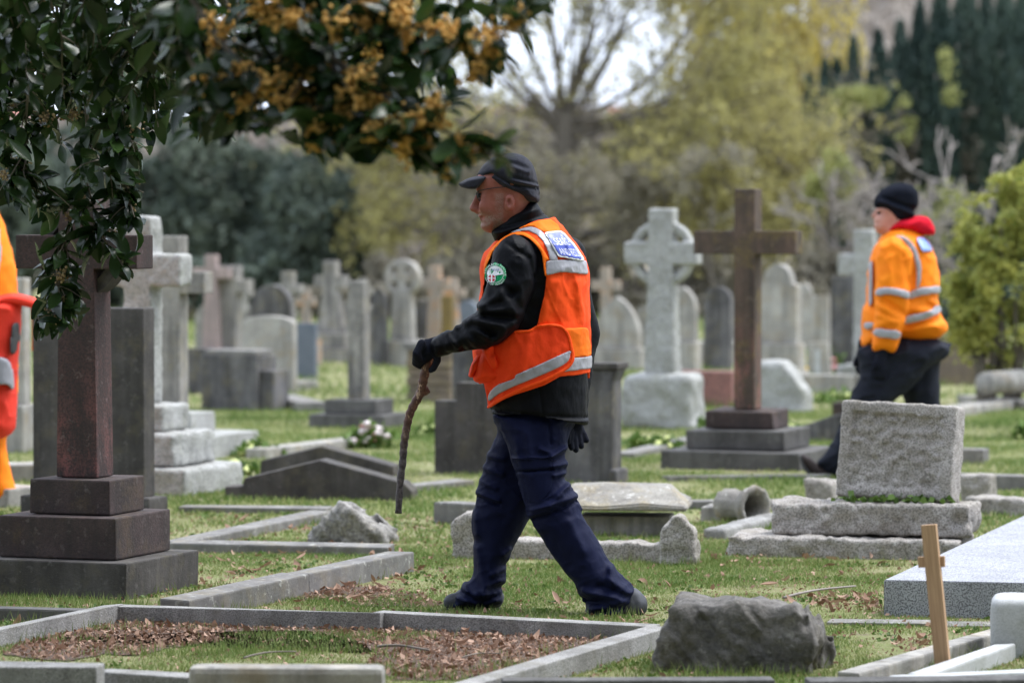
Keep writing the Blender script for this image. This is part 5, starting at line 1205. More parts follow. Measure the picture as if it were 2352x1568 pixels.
fold_gain = 1.7
class Fig:
    """a figure measured in the picture at depth Y0 and built round: traced outlines are inflated to real thickness"""
    def __init__(s, Y0, h, x0, x1, y0, y1, base):
        s.Y0, s.h = Y0, h; a, b = P(x0, y1, Y0), P(x1, y0, Y0)
        s.x = np.arange(a.x, b.x, h, dtype=np.float32); s.z = np.arange(a.z, b.z, h, dtype=np.float32)
        s.XX, s.ZZ = np.meshgrid(s.x, s.z, indexing='ij'); s.base = base
    def w(s, p): q = P(p[0], p[1], s.Y0); return (q.x, q.z)
    def poly(s, pts, n=5, XX=None, ZZ=None):
        """signed distance (negative inside) to a smoothed outline given in pixels"""
        XX = s.XX if XX is None else XX; ZZ = s.ZZ if ZZ is None else ZZ
        q = [s.w(p) for p in (spline(pts, n) if n > 1 else pts)]
        d = np.full(XX.shape, 1e9, np.float32); ins = np.zeros(XX.shape, bool)
        for (ax, az), (bx, bz) in zip(q, q[1:] + q[:1]):
            ex, ez = bx - ax, bz - az; L = ex * ex + ez * ez + 1e-12
            t = np.clip(((XX - ax) * ex + (ZZ - az) * ez) / L, 0, 1)
            d = np.minimum(d, (XX - ax - t * ex) ** 2 + (ZZ - az - t * ez) ** 2)
            c_ = (az > ZZ) != (bz > ZZ)
            ins ^= c_ & (XX < ex * (ZZ - az) / (ez + (1e-12 if ez >= 0 else -1e-12)) + ax)
        d = np.sqrt(d); return np.where(ins, -d, d)
    def axis(s, pts, XX=None, ZZ=None):
        """depth centre along a limb: pts (x, y, depth offset), nearest point decides"""
        XX = s.XX if XX is None else XX; ZZ = s.ZZ if ZZ is None else ZZ
        best = np.full(XX.shape, 1e9, np.float32); yc = np.zeros(XX.shape, np.float32)
        for (a, b) in zip(pts, pts[1:]):
            (ax, az), (bx, bz) = s.w(a), s.w(b); ex, ez = bx - ax, bz - az
            t = np.clip(((XX - ax) * ex + (ZZ - az) * ez) / (ex * ex + ez * ez), 0, 1)
            d = (XX - ax - t * ex) ** 2 + (ZZ - az - t * ez) ** 2; m = d < best
            best = np.where(m, d, best); yc = np.where(m, a[2] + (b[2] - a[2]) * t, yc)
        return yc + s.Y0
    def folds(s, lst, XX=None, ZZ=None):
        """creases: (x0, y0, x1, y1, width px, depth m); positive = ridge"""
        XX = s.XX if XX is None else XX; ZZ = s.ZZ if ZZ is None else ZZ; r = np.zeros(XX.shape, np.float32); k = s.Y0 / F
        for (x0, y0, x1, y1, wp, am) in lst:
            (ax, az), (bx, bz) = s.w((x0, y0)), s.w((x1, y1)); ex, ez = bx - ax, bz - az
            t = ((XX - ax) * ex + (ZZ - az) * ez) / (ex * ex + ez * ez); tc = np.clip(t, 0, 1)
            d2 = (XX - ax - tc * ex) ** 2 + (ZZ - az - tc * ez) ** 2
            r += am * fold_gain * np.exp(-d2 / (wp * k) ** 2)
        return r
    def pillow(s, pts, R, W, yc, n=5, XX=None, ZZ=None, d=None):
        d = -s.poly(pts, n, XX, ZZ) if d is None else d
        return dict(d=d, R=R, W=W, yc=yc)
    def val(s, f, Y):
        e = np.maximum(0, 1 - f['d'] / f['R'])[:, None, :]; W = f['W'] if np.isscalar(f['W']) else f['W'][:, None, :]
        yc = f['yc'] if np.isscalar(f['yc']) else f['yc'][:, None, :]
        g = np.sqrt(((Y - yc) / W) ** 2 + e ** 2) - 1
        out = g * np.minimum(f['R'], W)
        if 'fold' in f: out = out - f['fold'][:, None, :] * (Y < yc)
        return out
    def near(s, f):
        """depth of the near surface of a pillow over the grid"""
        e = np.clip(1 - f['d'] / f['R'], 0, 1); y = f['yc'] - f['W'] * np.sqrt(np.maximum(1 - e * e, 0))
        if 'fold' in f: y = y - f['fold']
        return y
    def ygrid(s, lo, hi): return np.arange(s.Y0 + lo, s.Y0 + hi, s.h, dtype=np.float32)[None, :, None]
    def mesh(s, f, ylo, parent, name, mat, rel=1, attr=None, smooth=True):
        V, Q = surfnet(f.astype(np.float32), (s.x[0], s.Y0 + ylo, s.z[0]), s.h)
        if rel: V = relax(V, Q, rel, .5)
        o = link(name, np_mesh(name, V - np.array(s.base), Q, smooth, attr(V) if attr else None), mat, parent); return o

def sheet_on(fig, pts, ynear, off, th, name, mat, parent, n=5, res=None, bottom=None):
    """a piece of cloth, tape or badge laid on a near surface: solid with real thickness, outline pts in pixels"""
    d = fig.poly(pts, n); h = fig.h
    ylo, yhi = float(np.min(np.where(d < .01, ynear, 1e3))) - off - .02, float(np.max(np.where(d < .01, ynear, -1e3))) + .02
    ix = np.where((d < 3 * h).any(1))[0]; iz = np.where((d < 3 * h).any(0))[0]
    a, b, c_, e = max(ix[0] - 2, 0), ix[-1] + 3, max(iz[0] - 2, 0), iz[-1] + 3
    Y = np.arange(ylo, yhi, h, dtype=np.float32)[None, :, None]
    yn = (ynear - off)[a:b, c_:e][:, None, :]; dd = d[a:b, c_:e][:, None, :]
    f = smax(np.abs(Y - yn) - th / 2, dd + 0 * Y, th * .3)
    V, Q = surfnet(f.astype(np.float32), (fig.x[a], ylo, fig.z[c_]), h)
    V = relax(V, Q, 1, .4)
    return link(name, np_mesh(name, V - np.array(fig.base), Q), mat, parent)
def shell_on(fig, pil, ylo, yhi, px, off, th, name, mat, parent, n=2):
    """a band that follows the rounded surface of a pillow on its near half"""
    d_ = fig.poly(px, n); ix = np.where((d_ < 3 * fig.h).any(1))[0]; iz = np.where((d_ < 3 * fig.h).any(0))[0]
    a_, b_, c_, e_ = max(ix[0] - 2, 0), ix[-1] + 3, max(iz[0] - 2, 0), iz[-1] + 3; Y_ = fig.ygrid(ylo, yhi)
    sub_ = {k: (q[a_:b_, c_:e_] if isinstance(q, np.ndarray) else q) for k, q in pil.items()}
    f_ = smax(np.abs(fig.val(sub_, Y_) - off) - th / 2, d_[a_:b_, None, c_:e_] + 0 * Y_, .002)
    V, Q = surfnet(f_.astype(np.float32), (fig.x[a_], fig.Y0 + ylo, fig.z[c_]), fig.h); V = relax(V, Q, 1, .4)
    return link(name, np_mesh(name, V - np.array(fig.base), Q), mat, parent)
def drape(fig, verts_px, ynear, off):
    """pixels -> points lying on the near surface"""
    out = []
    for (x, y) in verts_px:
        wx, wz = fig.w((x, y)); i = (wx - fig.x[0]) / fig.h; j = (wz - fig.z[0]) / fig.h
        i = min(max(i, 0), len(fig.x) - 1.001); j = min(max(j, 0), len(fig.z) - 1.001); i0, j0 = int(i), int(j); u, v_ = i - i0, j - j0
        y_ = ynear[i0, j0] * (1 - u) * (1 - v_) + ynear[i0 + 1, j0] * u * (1 - v_) + ynear[i0, j0 + 1] * (1 - u) * v_ + ynear[i0 + 1, j0 + 1] * u * v_
        out.append((wx - fig.base[0], float(y_) - off - fig.base[1], wz - fig.base[2]))
    return out
def text_mesh(txt):
    cu = bpy.data.curves.new('lettering', 'FONT'); cu.body = txt; cu.resolution_u = 3; cu.offset = -.004
    o = bpy.data.objects.new('lettering', cu); C.objects.link(o); bpy.context.view_layer.update()
    me = bpy.data.meshes.new_from_object(o.evaluated_get(bpy.context.evaluated_depsgraph_get())); bpy.data.objects.remove(o)
    bm = bmesh.new(); bm.from_mesh(me); bmesh.ops.triangulate(bm, faces=bm.faces[:]); bmesh.ops.subdivide_edges(bm, edges=[e for e in bm.edges if e.calc_length() > .25], cuts=2)
    bm.to_mesh(me); bm.free(); v = np.array([q.co[:] for q in me.vertices]); f = [tuple(p.vertices) for p in me.polygons]
    v[:, 0] -= v[:, 0].min(); return v, f, v[:, 0].max()
def lettering(fig, txt, mapfn, ynear, off, mat, parent):
    v, f, W = text_mesh(txt); pts = drape(fig, [mapfn(x / W, y / .72) for x, y, _ in v], ynear, off)
    me = bpy.data.meshes.new('lettering'); me.from_pydata(pts, [], f); me.update(); return link('lettering', me, mat, parent)

# =================================================================== the walking man
YM = 16.0; BASE = Vector(((1250 - CX) / F * YM, YM, 0))
man = thing('person', 'person in orange search vest, black jacket, navy trousers and dark cap walking with a stick', 'person', BASE)
B = (BASE.x, BASE.y, BASE.z)
K5 = (816, 500, 816, 2352); KH = (1060, 340, 400, 2091); KL = (1060, 980, 500, 1508); KW = (960, 820, 600, 1882)
c5 = lambda l_: crop(l_, *K5); cH = lambda l_: crop(l_, *KH); cL = lambda l_: crop(l_, *KL); cW = lambda l_: crop(l_, *KW)
def seg(l_, k, wd, am): (a, b), (c_, d_) = crop([l_[0:2], l_[2:4]], *k); return (a, b, c_, d_, wd, am)
# ---- trousers
fg = Fig(YM, .0047, 1005, 1490, 925, 1432, B); Y = fg.ygrid(-.34, .32)
nl = cL([(395, 20), (405, 80), (440, 180), (485, 330), (530, 480), (580, 640), (622, 770), (700, 900), (800, 1050), (880, 1160), (960, 1260), (990, 1330), (1040, 1395), (1045, 1470), (1080, 1490), (1180, 1495), (1270, 1470), (1345, 1365), (1362, 1290), (1350, 1240), (1290, 1180), (1200, 1080), (1140, 970), (1080, 870), (1020, 780), (985, 690), (953, 600), (930, 545), (893, 505), (868, 465), (886, 400), (872, 330), (882, 270), (895, 190), (880, 110), (870, 20)])
flg = cL([(395, 20), (400, 130), (375, 220), (330, 310), (295, 430), (260, 540), (240, 600), (243, 660), (220, 730), (205, 860), (225, 960), (222, 1080), (210, 1200), (150, 1275), (95, 1350), (55, 1415), (70, 1445), (150, 1450), (300, 1446), (400, 1412), (426, 1365), (403, 1300), (440, 1250), (452, 1190), (446, 1130), (480, 1080), (490, 1020), (530, 960), (565, 890), (600, 830), (640, 760), (720, 600), (770, 400), (800, 150), (800, 20)])
L1 = fg.pillow(nl, .085, .098, fg.axis([(1240, 930, -.07), (1245, 1100, -.09), (1290, 1230, -.10), (1400, 1390, -.12)]), 4)
L2 = fg.pillow(flg, .082, .095, fg.axis([(1230, 930, .07), (1170, 1100, .085), (1140, 1230, .085), (1090, 1390, .07)]), 4)
L1['fold'] = fg.folds([seg(q, KL, w_, a_) for q, w_, a_ in (
    ((780, 310, 880, 260), 6, .010), ((790, 380, 880, 370), 6, .009), ((800, 450, 875, 440), 6, .008), ((640, 700, 950, 600), 7, .010), ((620, 740, 760, 700), 6, .007), ((660, 760, 960, 640), 5, -.007),
    ((820, 590, 900, 520), 6, .010), ((760, 660, 850, 590), 6, .007), ((700, 260, 790, 300), 6, .007), ((600, 150, 620, 300), 8, .006), ((760, 60, 770, 220), 4, -.006),
    ((1200, 1110, 1210, 1230), 8, .011), ((1000, 1270, 1260, 1320), 7, .010), ((1050, 1400, 1300, 1340), 8, .012), ((1010, 1340, 1200, 1370), 6, -.009), ((1250, 1250, 1340, 1280), 7, .009), ((1060, 1460, 1250, 1420), 6, .009),
    ((900, 780, 1000, 980), 12, .006), ((750, 880, 900, 1080), 14, -.005), ((500, 330, 780, 315), 3, .006), ((530, 425, 780, 405), 3, -.007), ((520, 200, 560, 420), 10, .005), ((1110, 1230, 1240, 1260), 6, -.008), ((1180, 1180, 1290, 1240), 6, .008))])
L2['fold'] = fg.folds([seg(q, KL, w_, a_) for q, w_, a_ in (
    ((245, 600, 400, 650), 5, .008), ((245, 630, 400, 680), 4, -.006), ((300, 420, 420, 460), 7, .008), ((330, 330, 430, 350), 7, .008), ((280, 520, 380, 560), 6, .007), ((240, 1000, 300, 1300), 10, .008),
    ((150, 1290, 240, 1330), 7, .012), ((110, 1350, 230, 1390), 7, .012), ((300, 1330, 410, 1310), 7, .010), ((320, 1260, 430, 1230), 6, .007), ((440, 1040, 480, 1010), 6, .008), ((230, 760, 240, 900), 8, .006), ((150, 1260, 170, 1300), 6, .01), ((300, 1400, 400, 1370), 6, .008), ((350, 1180, 440, 1150), 6, .006))])
f = smin(fg.val(L1, Y), fg.val(L2, Y), .012)
f = smin(f, sd_ell(fg.x[:, None, None], Y, fg.z[None, None, :], (fg.w((1232, 965))[0], YM, fg.w((1232, 965))[1]), (.150, .15, .075)), .04)
XL, ZL = fg.x[:, None, None], fg.z[None, None, :]
wob = .35 * vnoise(XL * 7, Y * 7, ZL * 7, 24)
ridge = (1 - np.abs(vnoise(XL * 9 + wob, Y * 11, ZL * 30 - XL * 9 + wob, 21))) ** 5 + .7 * (1 - np.abs(vnoise(XL * 16 + ZL * 10, Y * 12, ZL * 24 + XL * 14 + wob, 22))) ** 6
zm = lambda y_: fg.w((0, y_))[1]
mask = np.interp(ZL, [zm(1420), zm(1370), zm(1300), zm(1220), zm(1165), zm(1100), zm(1020), zm(960)], [1, 1, .25, .15, .9, .5, .4, .3])
f = f - .0065 * mask * (ridge - .35) + .002 * fbm(XL * 26, Y * 26, ZL * 17, 4, 3) + .003 * vnoise(XL * 9, Y * 9, ZL * 6, 14)
fg.mesh(f, -.34, man, 'trousers', M['navy'], 1)
nearL = fg.near(L1)
sheet_on(fg, cL([(500, 330), (640, 325), (780, 312), (778, 360), (772, 405), (650, 420), (525, 430), (510, 380)]), nearL, .003, .010, 'pocket_flap', M['navy'], man, 3)
sheet_on(fg, cL([(520, 425), (770, 400), (765, 560), (700, 640), (600, 650), (560, 560)]), nearL, .001, .010, 'cargo_pocket', M['navy'], man, 3)
# ---- boots
ft = Fig(YM, .006, 990, 1510, 1330, 1432, B); Yb = ft.ygrid(-.26, .26); X3, Z3 = ft.x[:, None, None], ft.z[None, None, :]
def boot(heel, toe, dy, lift, mat, nm):
    (hx, hz), (tx, tz) = ft.w(heel), ft.w(toe); y0 = YM + dy
    g = smin(sd_cap(X3, Yb, Z3, (hx, y0, hz + .05), (hx * .4 + tx * .6, y0, (hz * .4 + tz * .6) + .045), .046, .044), sd_cap(X3, Yb, Z3, (hx * .4 + tx * .6, y0, (hz * .4 + tz * .6) + .04), (tx, y0, tz + .034), .044, .032), .02)
    g = smin(g, sd_cap(X3, Yb, Z3, (hx, y0, hz + .05), (hx - .012, y0, hz + .075), .043, .042), .02)
    pl = lambda o_: -((Z3 - (hz + (tz - hz) * np.clip((X3 - hx) / (tx - hx), -.3, 1.3))) - o_)
    up = np.maximum(g, pl(.014)); so = smax(np.maximum(g - .006, pl(-.012)), -pl(.013), .003)
    o1 = ft.mesh(up + .002 * fbm(X3 * 60, Yb * 60, Z3 * 60, 2, 2), -.26, man, 'boot', mat); ft.mesh(so, -.26, o1, 'sole', M['sole'], 1)
    return o1
zg = YM
b1 = boot((1456, 1412), (1362, 1416), -.12, 0, M['boot'], 'boot')
b2 = boot((1128, 1406), (1036, 1407), .07, 0, M['boot'], 'boot')
hl = [ft.w(q) for q in ((1447, 1380), (1450, 1368), (1458, 1368), (1462, 1376))]
link('heel_loop', cap_tube_mesh([Vector((x_ - B[0], YM - .12 - B[1], z_ - B[2])) for x_, z_ in hl], .003, 5), M['sole'], b1)
# ---- jacket: trunk, near arm, far arm
fj = Fig(YM, .006, 935, 1400, 440, 1000, B); Y = fj.ygrid(-.40, .38); X3, Z3 = fj.x[:, None, None], fj.z[None, None, :]
torso_px = c5([(1130, 190), (1075, 240), (1010, 330), (985, 400), (985, 480), (985, 570), (965, 680), (945, 800), (935, 930), (940, 1040), (965, 1150), (1000, 1260), (1028, 1370), (1050, 1440), (1050, 1620), (1200, 1690), (1400, 1700), (1600, 1700), (1700, 1640), (1698, 1500), (1694, 1380), (1700, 1230), (1692, 1100), (1700, 950), (1697, 800), (1695, 650), (1690, 540), (1682, 450), (1660, 345), (1595, 240), (1510, 145), (1440, 72), (1380, 40), (1300, 60), (1200, 130)])
TO = fj.pillow(torso_px, .175, .205, YM + 0 * fj.XX, 4)
# shoulders narrow towards the neck
TO['W'] = np.interp(fj.ZZ, [fj.w((0, 960))[1], fj.w((0, 700))[1], fj.w((0, 560))[1], fj.w((0, 500))[1]], [.200, .205, .215, .115]).astype(np.float32)
TO['fold'] = fj.folds([seg(q, K5, w_, a_) for q, w_, a_ in (((1050, 1395, 1690, 1455), 4, .006), ((1040, 1370, 1690, 1430), 3, -.004), ((1360, 1180, 1390, 1420), 3, -.004), ((1450, 500, 1380, 780), 10, .004), ((1560, 480, 1600, 700), 12, -.004), ((1640, 500, 1650, 760), 10, .003), ((1420, 560, 1480, 760), 9, -.003))])
AR_px = c5([(1105, 205), (1175, 172), (1255, 190), (1320, 250), (1355, 340), (1345, 450), (1320, 560), (1275, 680), (1235, 770), (1200, 825), (1120, 888), (1000, 945), (870, 968), (745, 988), (690, 1008), (640, 1000), (612, 945), (622, 893), (690, 852), (760, 828), (830, 782), (880, 750), (930, 705), (965, 680), (948, 650), (985, 585), (1005, 480), (1025, 370), (1050, 280)])
AR = fj.pillow(AR_px, .070, .082, fj.axis([(1185, 560, -.185), (1170, 680, -.215), (1150, 745, -.225), (1080, 785, -.20), (990, 800, -.15)]), 4)
AR['fold'] = fj.folds([seg(q, K5, w_, a_) for q, w_, a_ in (
    ((960, 660, 1090, 600), 8, .010), ((970, 690, 1130, 680), 8, .010), ((900, 745, 1100, 790), 8, .010), ((860, 765, 1000, 860), 8, .009), ((800, 800, 900, 900), 7, .008), ((740, 835, 810, 930), 7, .008), ((700, 850, 740, 950), 6, .006), ((650, 890, 670, 990), 5, .006),
    ((1030, 640, 1200, 560), 9, -.007), ((1000, 720, 1180, 740), 8, -.009), ((900, 790, 1060, 850), 7, -.008), ((820, 820, 900, 930), 6, -.007), ((1100, 560, 1200, 700), 10, .008), ((1150, 540, 1230, 660), 8, -.006), ((1180, 760, 1060, 890), 9, .009), ((1140, 230, 1290, 330), 4, -.004), ((1290, 330, 1330, 480), 4, -.004), ((760, 850, 860, 960), 6, -.006))])
el, wr, sh_ = [fj.w(q) for q in ((1340, 770), (1322, 940), (1300, 590))]
fa = smin(sd_cap(X3, Y, Z3, (sh_[0], YM + .17, sh_[1]), (el[0], YM + .24, el[1]), .078, .062), sd_cap(X3, Y, Z3, (el[0], YM + .24, el[1]), (wr[0], YM + .12, wr[1]), .062, .046), .03)
hemcut = fj.poly(c5([(700, -200), (700, 1440), (1050, 1432), (1062, 1424), (1150, 1404), (1260, 1396), (1400, 1416), (1560, 1450), (1680, 1482), (1700, 1480), (2000, 1480), (2000, -200)]), 1)
trunk_f = smax(fj.val(TO, Y), hemcut[:, None, :] + 0 * Y, .008)
jk = smin(trunk_f, fa, .02); jk = smin(jk, fj.val(AR, Y), .012)
nz = .0028 * fbm(X3 * 24, Y * 24, Z3 * 24, 6, 3) + .003 * vnoise(X3 * 10, Y * 10, Z3 * 10, 16)
wobj = .35 * vnoise(X3 * 8, Y * 8, Z3 * 8, 34)
rj = (1 - np.abs(vnoise(X3 * 22 + Z3 * 12 + wobj, Y * 12, Z3 * 14 - X3 * 8 + wobj, 31))) ** 5
arm_m = np.clip(1 - np.abs(fj.val(AR, Y)) / .012, 0, 1)
jk = jk + nz - .006 * arm_m * (rj - .35)
jm = fj.mesh(jk, -.40, man, 'jacket', M['softshell'], 1)
# collar
fc = Fig(YM, .0045, 1110, 1290, 455, 580, B); Yc = fc.ygrid(-.16, .16)
COL = fc.pillow(cH([(600, 1130), (640, 1065), (720, 985), (850, 893), (1000, 795), (1060, 752), (1165, 750), (1205, 830), (1290, 930), (1330, 1010), (1250, 1130), (900, 1230), (720, 1250), (640, 1225), (622, 1180)]), .07, .088, YM + 0 * fc.XX, 4)
COL['fold'] = fc.folds([seg(q, KH, w_, a_) for q, w_, a_ in (((760, 960, 1190, 840), 5, .004), ((700, 1080, 1280, 900), 4, -.004), ((650, 1130, 1000, 1060), 6, .004))])
fc.mesh(fc.val(COL, Yc), -.16, jm, 'collar', M['softshell'], 2)
nearC = fc.near(COL); sheet_on(fc, cH([(1163, 850), (1185, 848), (1232, 860), (1232, 868), (1190, 864), (1170, 868)]), nearC, .002, .006, 'zip_pull', M['white'], jm, 2)

# ---- vest: near panels, far side and back follow the trunk
fv = Fig(YM, .0042, 1062, 1392, 488, 962, B); YV = fv.ygrid(-.27, .27); XV, ZV = fv.x[:, None, None], fv.z[None, None, :]
TV = fv.pillow(torso_px, .175, .205, YM + 0 * fv.XX, 4)
TV['W'] = np.interp(fv.ZZ, [fv.w((0, 960))[1], fv.w((0, 700))[1], fv.w((0, 560))[1], fv.w((0, 500))[1]], [.200, .205, .215, .115]).astype(np.float32)
TV['fold'] = fv.folds([seg(q, K5, w_, a_) for q, w_, a_ in (((1450, 500, 1380, 780), 10, .004), ((1560, 480, 1600, 700), 12, -.004), ((1640, 500, 1650, 760), 10, .003), ((1420, 560, 1480, 760), 9, -.003), ((1500, 470, 1450, 700), 8, .003), ((1300, 860, 1250, 1100), 12, .004), ((1420, 830, 1400, 1060), 10, -.003))])
nzv = .0028 * fbm(XV * 24, YV * 24, ZV * 24, 6, 3) + .003 * vnoise(XV * 10, YV * 10, ZV * 10, 16)
tf = fv.val(TV, YV) + nzv - .0045 * ((1 - np.abs(vnoise(XV * 17 + ZV * 5, YV * 10, ZV * 7 - XV * 4, 51))) ** 5 - .35)
def level(off):
    m = tf < off; k = np.argmax(m, 1); hit = m.any(1); k0 = np.maximum(k - 1, 0); I, J = np.meshgrid(np.arange(tf.shape[0]), np.arange(tf.shape[2]), indexing='ij')
    fa_, fb_ = tf[I, k0, J], tf[I, k, J]; t_ = np.clip((fa_ - off) / np.where(np.abs(fa_ - fb_) < 1e-9, 1, fa_ - fb_), 0, 1)
    return np.where(hit, YV.ravel()[0] + (k0 + t_) * fv.h, YM)
hem = c5([(1005, 1300), (1015, 1350), (1040, 1335), (1200, 1262), (1400, 1195), (1500, 1140), (1600, 1135), (1720, 1120), (1800, 1120), (1800, 60), (1440, 62), (1300, 92), (1200, 135), (1100, 215), (800, 300), (800, 1180), (985, 1190)])
hole = c5([(995, 440), (1008, 350), (1050, 262), (1110, 205), (1185, 165), (1265, 172), (1335, 225), (1385, 300), (1400, 400), (1408, 450), (1398, 560), (1375, 660), (1345, 790), (1330, 812), (1290, 828), (1190, 828), (1100, 900), (960, 950), (940, 800), (975, 600)])
dv = np.maximum(fv.poly(hem, 2), -fv.poly(hole, 4))
far_side = YV > YM + .03
zlo, zhi = fv.w((0, 858))[1], fv.w((0, 515))[1]
fhole = np.sqrt((XV - fv.w((1215, 650))[0]) ** 2 / .075 ** 2 + (ZV - fv.w((0, 640))[1]) ** 2 / .17 ** 2) - 1
reg = np.where(far_side, np.maximum(np.maximum(zlo - ZV - .02, ZV - zhi), -fhole * .07), dv[:, None, :])
vest = fv.mesh(smax(np.abs(tf - .008) - .0055, reg, .003), -.27, man, 'vest', M['hivis'], 1)
def on_vest(nm, px, off, th, mat, n=4, par=None):
    d_ = fv.poly(px, n); ix = np.where((d_ < 3 * fv.h).any(1))[0]; iz = np.where((d_ < 3 * fv.h).any(0))[0]
    a_, b_, c_, e_ = max(ix[0] - 2, 0), ix[-1] + 3, max(iz[0] - 2, 0), iz[-1] + 3; ky = int(.31 / fv.h)
    f_ = smax(np.abs(tf[a_:b_, :ky, c_:e_] - off) - th / 2, d_[a_:b_, None, c_:e_], .002)
    V, Q = surfnet(f_.astype(np.float32), (fv.x[a_], YV.ravel()[0], fv.z[c_]), fv.h); V = relax(V, Q, 1, .4)
    return link(nm, np_mesh(nm, V - np.array(B), Q), mat, par or vest)
# wrap-round front panel, elastic side panel, tapes, yoke
on_vest('front_panel', c5([(1110, 902), (1190, 832), (1290, 828), (1345, 798), (1440, 786), (1510, 800), (1555, 850), (1578, 930), (1592, 1000), (1578, 1045), (1530, 1090), (1400, 1155), (1250, 1215), (1100, 1290), (1018, 1352), (1006, 1300), (985, 1200), (950, 1100), (930, 1000), (925, 965), (1000, 945)]), .0175, .011, M['hivis2'])
on_vest('piping', c5([(1190, 822), (1290, 818), (1345, 788), (1440, 776), (1515, 790), (1565, 845), (1590, 930), (1604, 1002), (1590, 1052), (1540, 1100), (1410, 1166), (1260, 1228), (1110, 1302), (1016, 1364), (1012, 1340), (1100, 1278), (1250, 1205), (1400, 1145), (1525, 1080), (1566, 1040), (1580, 1000), (1566, 930), (1545, 858), (1505, 810), (1440, 797), (1350, 808), (1295, 838), (1195, 840)]), .020, .013, M['hivis'], 3)
on_vest('elastic_panel', c5([(1530, 812), (1600, 810), (1692, 812), (1706, 880), (1722, 1000), (1660, 1004), (1590, 1006), (1580, 930), (1560, 860)]), .0150, .010, M['hivis_y'], 2)
on_vest('reflective_tape', c5([(1595, 1012), (1660, 1010), (1724, 1006), (1728, 1050), (1730, 1090), (1640, 1096), (1520, 1106), (1570, 1060)]), .0150, .010, M['reflect'], 2)
on_vest('reflective_tape', c5([(1205, 1122), (1380, 1045), (1566, 962), (1572, 990), (1566, 1022), (1520, 1062), (1380, 1125), (1200, 1200), (1080, 1262), (1022, 1312), (1010, 1290), (1030, 1240), (1085, 1190), (1170, 1160), (1200, 1140)]), .0235, .010, M['reflect'], 2)
on_vest('reflective_tape', c5([(1412, 352), (1500, 342), (1600, 345), (1684, 352), (1692, 400), (1696, 447), (1600, 436), (1500, 430), (1414, 449), (1408, 400)]), .0155, .010, M['reflect'], 2)
on_vest('reflective_tape', c5([(1162, 158), (1240, 132), (1322, 121), (1398, 165), (1450, 250), (1490, 345), (1434, 348), (1420, 290), (1382, 212), (1330, 166), (1270, 148), (1200, 160)]), .0155, .010, M['reflect'], 3)
on_vest('yoke', c5([(1200, 140), (1300, 97), (1440, 66), (1512, 148), (1402, 160), (1322, 119), (1250, 128)]), .0140, .010, M['hivis_y'], 2)
on_vest('edge_binding', c5([(1100, 205), (1185, 158), (1268, 160), (1345, 215), (1398, 290), (1428, 345), (1404, 355), (1412, 448), (1398, 448), (1388, 380), (1375, 300), (1330, 235), (1262, 185), (1190, 178), (1120, 212), (1062, 268), (1018, 352), (1000, 400), (990, 470), (982, 470), (985, 380), (1020, 290)]), .0145, .011, M['hivis_y'], 3)
# pockets
fp = Fig(YM, .0055, 1060, 1200, 770, 900, B); Yp = fp.ygrid(-.30, .10)
def puff(nm, px, R, W, dy, n=4):
    q = fp.pillow(px, R, W, YM + dy + 0 * fp.XX, n); return fp.mesh(fp.val(q, Yp) + .002 * fbm(fp.x[:, None, None] * 40, Yp * 40, fp.z[None, None, :] * 40, 3, 2), -.30, vest, nm, M['hivis2'], 1)
puff('pocket', c5([(975, 955), (1050, 905), (1085, 930), (1130, 1010), (1188, 1098), (1180, 1130), (1100, 1172), (1030, 1190), (955, 1190), (912, 1165), (925, 1080), (945, 1010)]), .03, .10, -.085)
puff('pocket_flap', c5([(968, 955), (1020, 915), (1055, 925), (1080, 1000), (1088, 1070), (1055, 1098), (1020, 1075), (990, 1010)]), .014, .09, -.12)
puff('pocket_flap', c5([(945, 985), (975, 995), (965, 1050), (938, 1110), (905, 1147), (878, 1140), (890, 1085), (920, 1020)]), .012, .06, -.09)
# back patch with lettering
PT4 = [np.array(q) for q in c5([(1402, 162), (1512, 150), (1672, 352), (1492, 326)])]
def patch_uv(u, v_):
    u = math.sin(u * math.pi / 2) ** .9 if u > 0 else 0.0
    a = PT4[3] * (1 - u) + PT4[2] * u; b = PT4[0] * (1 - u) + PT4[1] * u
    return tuple(a * (1 - v_) + b * v_)
on_vest('back_patch', c5([(1398, 160), (1460, 150), (1515, 148), (1560, 190), (1605, 240), (1645, 300), (1674, 354), (1600, 345), (1530, 330), (1490, 322), (1460, 270), (1425, 205)]), .0215, .011, M['white'], 2)
bp = vest.children[-1]
on_vest('patch_field', c5([(1410, 168), (1462, 159), (1511, 157), (1554, 198), (1598, 248), (1635, 303), (1658, 342), (1597, 335), (1535, 321), (1496, 313), (1468, 264), (1434, 210)]), .0245, .009, M['patch_blue'], 2)
lettering(fv, 'SEARCH', lambda u, v_: patch_uv(.13 + .74 * u, .52 + .27 * v_), level(.0296), .0006, M['white'], bp)
lettering(fv, 'AND RESCUE', lambda u, v_: patch_uv(.10 + .80 * u, .14 + .27 * v_), level(.0296), .0006, M['white'], bp)
